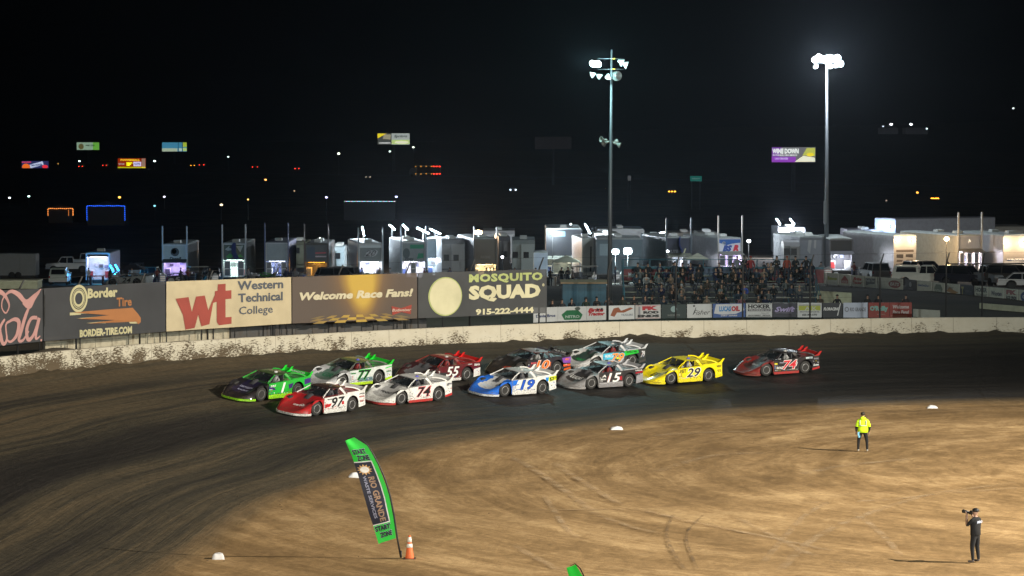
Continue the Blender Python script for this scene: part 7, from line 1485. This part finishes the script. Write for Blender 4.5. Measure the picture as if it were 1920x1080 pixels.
billboard(708, 768, 250, 271, 1200, (.36,.40,.38), .85, D_(EB(0,0,.42,1,(.10,.11,.10),.5),EP([(0,.55),(0,.98),(.28,.98)],(.8,.65,.02),.9),EB(.04,.08,.40,.20,(.6,.6,.6),.7),EP([(.16,.5),(.2,.9),(.42,.9),(.40,.45)],(.45,.42,.28),.6),ET('Springs',(.12,.16,.14),.4,.72,.72,.42,.3,.04,.3),EB(.44,.05,1,.42,(.50,.62,.22),.8),EP(ell(.75,.2,.22,.12,12),(.75,.75,.55),.9,.27),EB(.42,0,.435,1,(.01,.01,.01),.1,.3)), 'double billboard with grey script and a yellow corner')
billboard(1447, 1529, 276, 304, 800, (.20,.20,.22), .5, D_(EB(0,0,.55,.36,(.22,.04,.38),.9),EP([(0,.36),(0,1),(.22,1),(.16,.36)],(.15,.04,.28),.8),ET('WINE DOWN',(.75,.8,.75),.9,.31,.74,.60,.34,.05),ET('IN THE REAL NEW MEXICO',(.7,.72,.7),.8,.30,.47,.56,.10,.04),ET('LAS CRUCES',(.6,.5,.75),.8,.22,.24,.30,.12,.04),EP([(.52,.02),(.72,.42),(.98,.30),(.99,.04)],(.75,.75,.55),.9),EP([(.70,.45),(.80,.95),(.99,.95),(.99,.40)],(.45,.48,.08),.8),EP(ell(.88,.5,.08,.12,10),(.8,.62,.02),.9,.3)), 'purple and white billboard with bold capitals and golden glasses')
# sponsor-free road signs
def road_sign(px, py, w_, h_, Y, c, em, label, txt=None):
    p = at(px, py, Y); z = hgt(p.x, Y); root = empty('road_sign', (p.x, Y, z), label, 'sign'); W = w_/F*Y; H = h_/F*Y; zc = p.z-z
    mb = MB(); mb.use(M(c, .4, 0, em)); mb.box((-W/2,-.05,zc-H/2), (W/2,.05,zc+H/2)); f_ = mb.build('sign_face', None, root)
    if txt: mb = MB(); put_text(mb, txt, lambda a, b_: (a,-.1,zc+b_), 0, 0, W*.7, H*.3, M((.35,.5,.45), .5, 0, .3), .04); mb.build('lettering', None, f_, fix=False)
    for s_ in (-1,1): mb = MB(); mb.use(M(.06, .6)); mb.box((s_*W*.35-.08,.06,0), (s_*W*.35+.08,.2,zc)); mb.build('post', None, root)
road_sign(1305, 335, 22, 10, 620, (.0,.20,.16), .45, 'green highway sign between the two light poles', 'Anthony Dr'); road_sign(1180, 334, 6, 9, 620, (.20,.20,.20), .3, 'tiny grey road sign beside the steel pole'); 
def dim_board():
    Y = 900; p = at(1037, 268, Y); z = hgt(p.x, Y); root = empty('billboard', (p.x, Y, z), 'dim billboard with a faintly glowing face left of the steel pole', 'billboard', 0, 'lit billboards along the distant highway'); mb = MB(); mb.use(M((.06,.05,.055), .7, 0, .12)); mb.box((-5.8,0,p.z-z-1.9), (5.8,.8,p.z-z+1.9)); mb.build('face', None, root); mb = MB(); mb.use(M(.05, .6)); mb.tube([(0,.4,0),(0,.4,p.z-z-1.9)], .4, 6); mb.build('pole', None, root)  # faint glow put into the face material, no lamp on it
dim_board()
def sky_pt(px, py, Y): return at(px, py, Y)
def far_car(px, py, Y, sp, front, c, st, label, big=False):
    p = at(px, py, Y); z = hgt(p.x, Y) if Y < 3000 else p.z-.7; zz = p.z; zl = .75
    root = empty('distant_car', (p.x, Y, zz-zl), label, 'car', 0, 'distant traffic on the highway'); W = max(1.5, sp/F*Y)
    mb = MB(); mb.use(M((.03,.03,.035), .4)); h = 2.3
    mb.prism([(0,.35),(0,1.0),(1.2,1.05),(1.8,1.5),(3.4,1.5),(4.4,1.0),(4.6,.35)], lambda a, q: (-W/2-.2,a+.1,q), lambda a, q: (W/2+.2,a+.1,q)); mb.build('body', None, root)
    for s_ in (-1,1): mb = MB(); mb.use(E(c, st)); mb.sph((s_*W/2,0,zl), (.21 if not big else .36,.08,.17 if not big else .27), 8, 5); mb.build('headlight' if front else 'taillight', None, root)
WH = (1,.93,.8); RD = (1,.04,.02); AM = (1,.40,.03)
cars_far = [(690,333,1050,7.5,1,(1,.72,.45),22,'distant car with orange tinted headlights left of the string of lights',1),(836,346,1000,8,1,(.8,.95,.95),8,'distant car with pale headlights above the green gate',0),(962,356,800,6,1,(.75,.85,1),8,'distant car with bluish headlights near the centre',0),(1153,369,800,8,1,WH,7,'distant car glimpsed right of the steel pole',0),(1262,371,780,10,1,WH,10,'distant truck headlights between the two poles',0),(1258,387,700,11,1,(1,.75,.45),8,'distant car with amber headlights, lowest between the poles',0),(1633,387,720,9,1,WH,9,'distant car with white headlights right of the bright pole',0),(1762,387,720,13,1,(.75,.9,1),11,'distant bus with cool headlights under amber markers',0),(1831,388,700,11,1,(1,.5,.12),10,'distant car with orange headlights above the long camper',0),(215,319,1250,4,1,(1,.85,.6),12,'distant car at the foot of the red billboard',0),(275,319,1250,9,1,WH,16,'distant car with strong headlights right of the red billboard',1),
 (62,324,1250,4,0,RD,6,'distant red tail lights below the burger billboard',0),(151,312,1250,4,0,RD,6,'distant red tail lights under the pale green billboard',0),(196,310,1250,5,0,RD,5,'distant red tail lights left of the red billboard',0),(361,310,1250,4,0,AM,5,'distant amber lights below the turquoise billboard',0),(378,309,1250,8,0,RD,7,'distant red tail lights right of the turquoise billboard',0),(478,313,1200,9,0,RD,7,'distant red tail lights far left of the double billboard',0),(557,316,1200,7,0,RD,7,'distant red tail lights a little left of the double billboard',0),(1002,338,1000,6,0,RD,6,'distant red tail lights left of the steel pole',0),(1073,362,850,3,0,(1,.02,.1),4,'single distant red light left of the steel pole',0),(1184,368,800,3,0,(1,.02,.1),4,'single distant red light right of the steel pole',0),(1607,386,720,3,0,RD,4,'small red lights right of the bright pole',0),(154,331,1150,7,0,(1,.12,.02),8,'distant orange red tail lights over the open white trailer',0),(1799,386,720,4,0,RD,4,'small red lights left of the orange headlights',0),(1140,362,850,6,0,AM,5,'distant amber lights tight beside the steel pole',0)]
for px, py, Y, sp, fr, c, st, lab, big in cars_far: far_car(px, py, Y, sp, fr, c, st, lab, big)
def semi(px0, px1, y0, y1, Y, label):
    a = at(px0, y1, Y); b_ = at(px1, y0, Y); W = b_.x-a.x; H = b_.z-a.z; root = empty('semi_truck', ((a.x+b_.x)/2, Y, a.z-1.0), label, 'truck')
    mb = MB(); mb.use(M((.05,.05,.055), .6)); mb.box((-W/2+2,.1,1.0), (W/2,2.6,H+1.3)); mb.build('cargo_box', None, root); mb = MB(); mb.use(M((.05,.05,.06), .5)); mb.prism([(-W/2-1,.6),(-W/2-1,1.9),(-W/2-.4,3.0),(-W/2+1.6,3.0),(-W/2+1.6,.6)], lambda p, q: (p,.1,q), lambda p, q: (p,2.5,q)); mb.build('cab', None, root)
    for k in range(4):
        for z in (1.0, H+1.0): mb = MB(); mb.use(E(AM, 3.5)); mb.sph((-W/2+1.5+k*W*.18,0,z), (.16,.06,.14), 6, 4); mb.build('marker_light', None, root)
    for k in range(3):
        for z in (1.0, H+1.0): mb = MB(); mb.use(E(RD, 7)); mb.sph((W/2-.3-k*1.1,0,z), (.3,.06,.2), 6, 4); mb.build('taillight', None, root)
    for k in range(5): mb = MB(); mb.use(RUB); mb.lathe([(.001,-.1),(.5,-.1),(.5,.1),(.001,.1)], 12, Matrix.Translation((-W/2+(0,2.2,3.4,W-3,W-1.6)[k],.1,.5)) @ Matrix.Rotation(math.pi/2, 4, 'X')); mb.build('wheel', None, root)
semi(772, 826, 312, 326, 1050, 'distant semi truck outlined by amber and red marker lights')
def amber_bar(px, py, Y, n, label):
    p = at(px, py, Y); root = empty('marker_lamp', p, label, 'lamp')
    mb = MB(); mb.use(BLK); mb.box((-1.2,0,-.2), (1.2,.3,.1)); mb.tube([(0,.2,-.2),(0,.2,-(p.z-hgt(p.x, Y)))], .08, 5); mb.build('bar', None, root)
    for k in range(n): mb = MB(); mb.use(E(AM, 7)); mb.sph((-.8+k*1.6/(n-1),-.05,0), (.26,.06,.16), 6, 4); mb.build('lamp_lens', None, root)
amber_bar(1260, 359, 780, 3, 'row of amber marker lamps between the poles'); amber_bar(1753, 372, 720, 4, 'row of amber marker lamps over the distant bus'); amber_bar(1140, 354, 850, 2, 'pair of amber lamps touching the steel pole')
def street(px, py, Y, c, st, r, label, pw=0):
    p = at(px, py, Y); g = hgt(p.x, Y) if Y < 2000 else p.z-8; root = empty('street_lamp', (p.x, Y, g), label, 'street lamp', 0, 'distant street and yard lamps'); h = p.z-g
    mb = MB(); mb.use(M(.06, .6)); mb.tube([(0,.3,0),(0,.3,h+.2),(0,0,h+.25)], .09, 5); mb.build('pole', None, root)
    mb = MB(); mb.use(E(c, st*.7)); mb.sph((0,0,h), (r*.8,r*.6,r*.55), 8, 5); mb.build('lamp_head', None, root)
for px, py, Y, c, st, r, lab in [(149,302,1250,(.8,1,.95),9,.6,'white lamp under the pale green billboard'),(290,302,1250,(.8,1,.95),8,.7,'white lamp right of the red billboard'),(109,307,1250,(.9,.5,.1),2,.4,'dim amber lamp right of the burger billboard'),(428,294,1250,(.8,1,.85),8,.5,'lone white lamp over the first lift posts'),(635,288,1100,(.95,1,.8),12,.6,'lone white lamp left of the double billboard'),(731,284,1100,(.8,1,.9),8,.5,'white lamp at the foot of the double billboard'),(775,276,1150,(.95,1,.8),6,.6,'white lamp right of the double billboard'),(498,337,900,(1,.42,.10),7,.5,'orange street lamp over the plain grey gate'),(552,358,800,(1,.6,.3),2,.3,'faint warm lamp over the orange interior'),(18,371,650,(.85,.95,1),9,.35,'white yard lamp nearest the left frame edge'),(54,368,650,(.6,1,.9),9,.35,'greenish white yard lamp near the left frame edge'),(224,370,640,(1,.5,.08),7,.4,'orange yard lamp over the blue outlined house'),(308,369,640,(.85,.85,1),5,.35,'pale yard lamp right of the blue outlined house'),(415,384,560,(1,.8,.5),4,.4,'pale yellow lamp above the first lift posts'),(465,374,560,(1,.6,.15),5,.25,'small yellow lamp right of the first lift posts'),(290,386,560,(.3,.9,1),3,.3,'cyan lamp right of the blue outlined house'),
 (1656,237,2400,(.8,.85,1),6,1.0,'faint hill lamp, leftmost of the hilltop row'),(1671,233,2400,(.95,.9,1),22,1.5,'brighter left hilltop lamp'),(1708,233,2400,(.95,.9,1),22,1.5,'brighter right hilltop lamp'),(1738,241,2400,(.8,.95,1),9,1.1,'small hilltop lamp at the right end'),(1900,203,2400,(.85,.95,1),9,1.1,'lone lamp high on the hill near the right frame edge'),(1662,376,680,(.55,.4,.3),1.5,.3,'faint amber lamp behind the bright pole'),(1720,361,720,(1,.4,.05),7,.4,'single amber lamp above the distant bus'),(612,370,560,(.65,.6,1),5,.35,'violet white lamp left of the coloured string'),(743,369,560,(.6,.6,1),5,.35,'violet white lamp at the end of the coloured string')]:
    street(px, py, Y, c, st, r, lab)
def lit_house(x0, x1, y0, y1, Y, c, label, part_c=None, door=None):
    a = at(x0, y1, Y); b_ = at(x1, y0, Y); g = hgt((a.x+b_.x)/2, Y); root = empty('house', ((a.x+b_.x)/2, Y, g), label, 'house', 0, 'distant houses outlined with string lights'); W = b_.x-a.x; H = b_.z-g; zb = a.z-g
    mb = MB(); mb.use(M((.06,.055,.05), .9)); mb.box((-W/2+.1,.1,0), (W/2-.1,7,H-.1)); mb.build('wall', None, root)
    mb = MB(); mb.use(M((.03,.03,.03), .9)); mb.prism([(-W/2,H-.1),(0,H+.9),(W/2,H-.1)], lambda p, q: (p,.15,q), lambda p, q: (p,7.2,q)); mb.build('roof', None, root)
    mb = MB(); mb.use(E(c, 2.6))
    n = int(W/.35)
    for i in range(n): mb.cbox((-W/2+W*(i+.5)/n, 0, H+.03*math.sin(i*1.3)), (.22,.06,.12))
    for s_ in (-1,1):
        for i in range(int((H-zb)/.35)): mb.cbox((s_*W/2, 0, H-.2-i*.35), (.12,.06,.20))
    o = mb.build('string_light', None, root); o['kind'] = 'stuff'
    if door:
        mb = MB(); mb.use(E(c, 1.5)); u = -W/2+W*door; 
        for i in range(6):
            for k in (0,1): mb.cbox((u+k*.8, -.02, H-.3-i*.2), (.08,.06,.12))
        o = mb.build('string_light', None, root); o['kind'] = 'stuff'
lit_house(90, 137, 391, 407, 545, (1,.30,.06), 'small house outlined with orange string lights at the far left', door=.82); lit_house(163, 234, 386, 416, 530, (.02,.13,1), 'house outlined with blue string lights')
def string_row():
    Y = 560; a = at(645, 378, Y); b_ = at(741, 377, Y); g = hgt(a.x, Y); root = empty('fence', ((a.x+b_.x)/2, Y, g), 'low distant fence topped by a multicoloured string of lights', 'fence'); W = b_.x-a.x; H = a.z-g
    mb = MB(); mb.use(M((.05,.05,.05), .9)); mb.box((-W/2,.1,0), (W/2,.3,H)); mb.build('boards', None, root)
    mb = MB()
    for i in range(48): mb.use(E([(.2,.9,.4),(.2,.5,1),(.9,.2,.7),(.3,1,.9),(.95,.95,.95)][i*7 % 5], 3)); mb.cbox((-W/2+W*(i+.5)/48, 0, H+.05), (.13,.06,.10))
    mb.build('string_light', None, root)['kind'] = 'stuff'
string_row()
def hill_building():
    for i, (x0, x1, lab) in enumerate([(1652,1684,'pale low building under the left hilltop lamps'),(1698,1740,'pale low building under the right hilltop lamps')]):
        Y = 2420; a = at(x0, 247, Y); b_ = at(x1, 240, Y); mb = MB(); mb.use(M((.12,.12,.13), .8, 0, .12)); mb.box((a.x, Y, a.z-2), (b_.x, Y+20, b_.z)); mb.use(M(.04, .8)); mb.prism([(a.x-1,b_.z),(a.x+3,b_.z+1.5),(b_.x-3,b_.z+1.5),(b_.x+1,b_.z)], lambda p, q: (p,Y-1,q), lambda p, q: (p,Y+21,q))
        tag(mb.build('building', None), lab, 'building', 'buildings on the hill')
hill_building()
# dark hills and the highway
def hills():
    mb = MB(); mb.use(M((.035,.032,.030), 1.0)); nx, ny = 70, 14
    def f(u, v):
        x = -2600+5200*u; y = 2250+1500*v; prof = 8+30*sstep(x, -200, 700)+26*sstep(x, 900, 1500)+6*noise.noise(Vector((x*.003, 0, 0)))
        return (x, y, -4+float(prof)*math.sin(math.pi*min(1, v*1.2))*.95+4*noise.noise(Vector((x*.004, y*.004, 3))))
    mb.grid(f, nx, ny); o = mb.build('hills', None); tag(o, kind='structure')
hills()
def road():
    mb = MB(); mb.use(M((.03,.03,.032), .8)); vs = []
    n = 60
    for i in range(n+1):
        x = -1200+2400*i/n; y = 1180-.45*x if x > -200 else 1270
        y = float(np.interp(x, [-1200,-250,50,200,1200], [1290,1240,1000,760,640])); z0 = float(hp(y))+.12; vs += [(x, y, z0), (x, y+16, z0)]
    mb.add(vs, [(2*i, 2*i+2, 2*i+3, 2*i+1) for i in range(n)]); tag(mb.build('highway', None, fix=False), kind='structure')
road()
# ------------------------------------------------------------------ dusty night air
def air():
    m = bpy.data.materials.new('haze'); m.use_nodes = True; nt = m.node_tree; nt.nodes.remove(nt.nodes['Principled BSDF']); v = nt.nodes.new('ShaderNodeVolumePrincipled')
    v.inputs['Color'].default_value = (.072,.085,.100,1); v.inputs['Density'].default_value = HAZE; v.inputs['Anisotropy'].default_value = .86
    nt.links.new(v.outputs[0], nt.nodes['Material Output'].inputs['Volume'])
    mb = MB(); mb.use(m); mb.box((-3600,-80,-12), (3600,4600,95)); tag(mb.build('haze', None), kind='stuff')
HAZE = .00045
air()
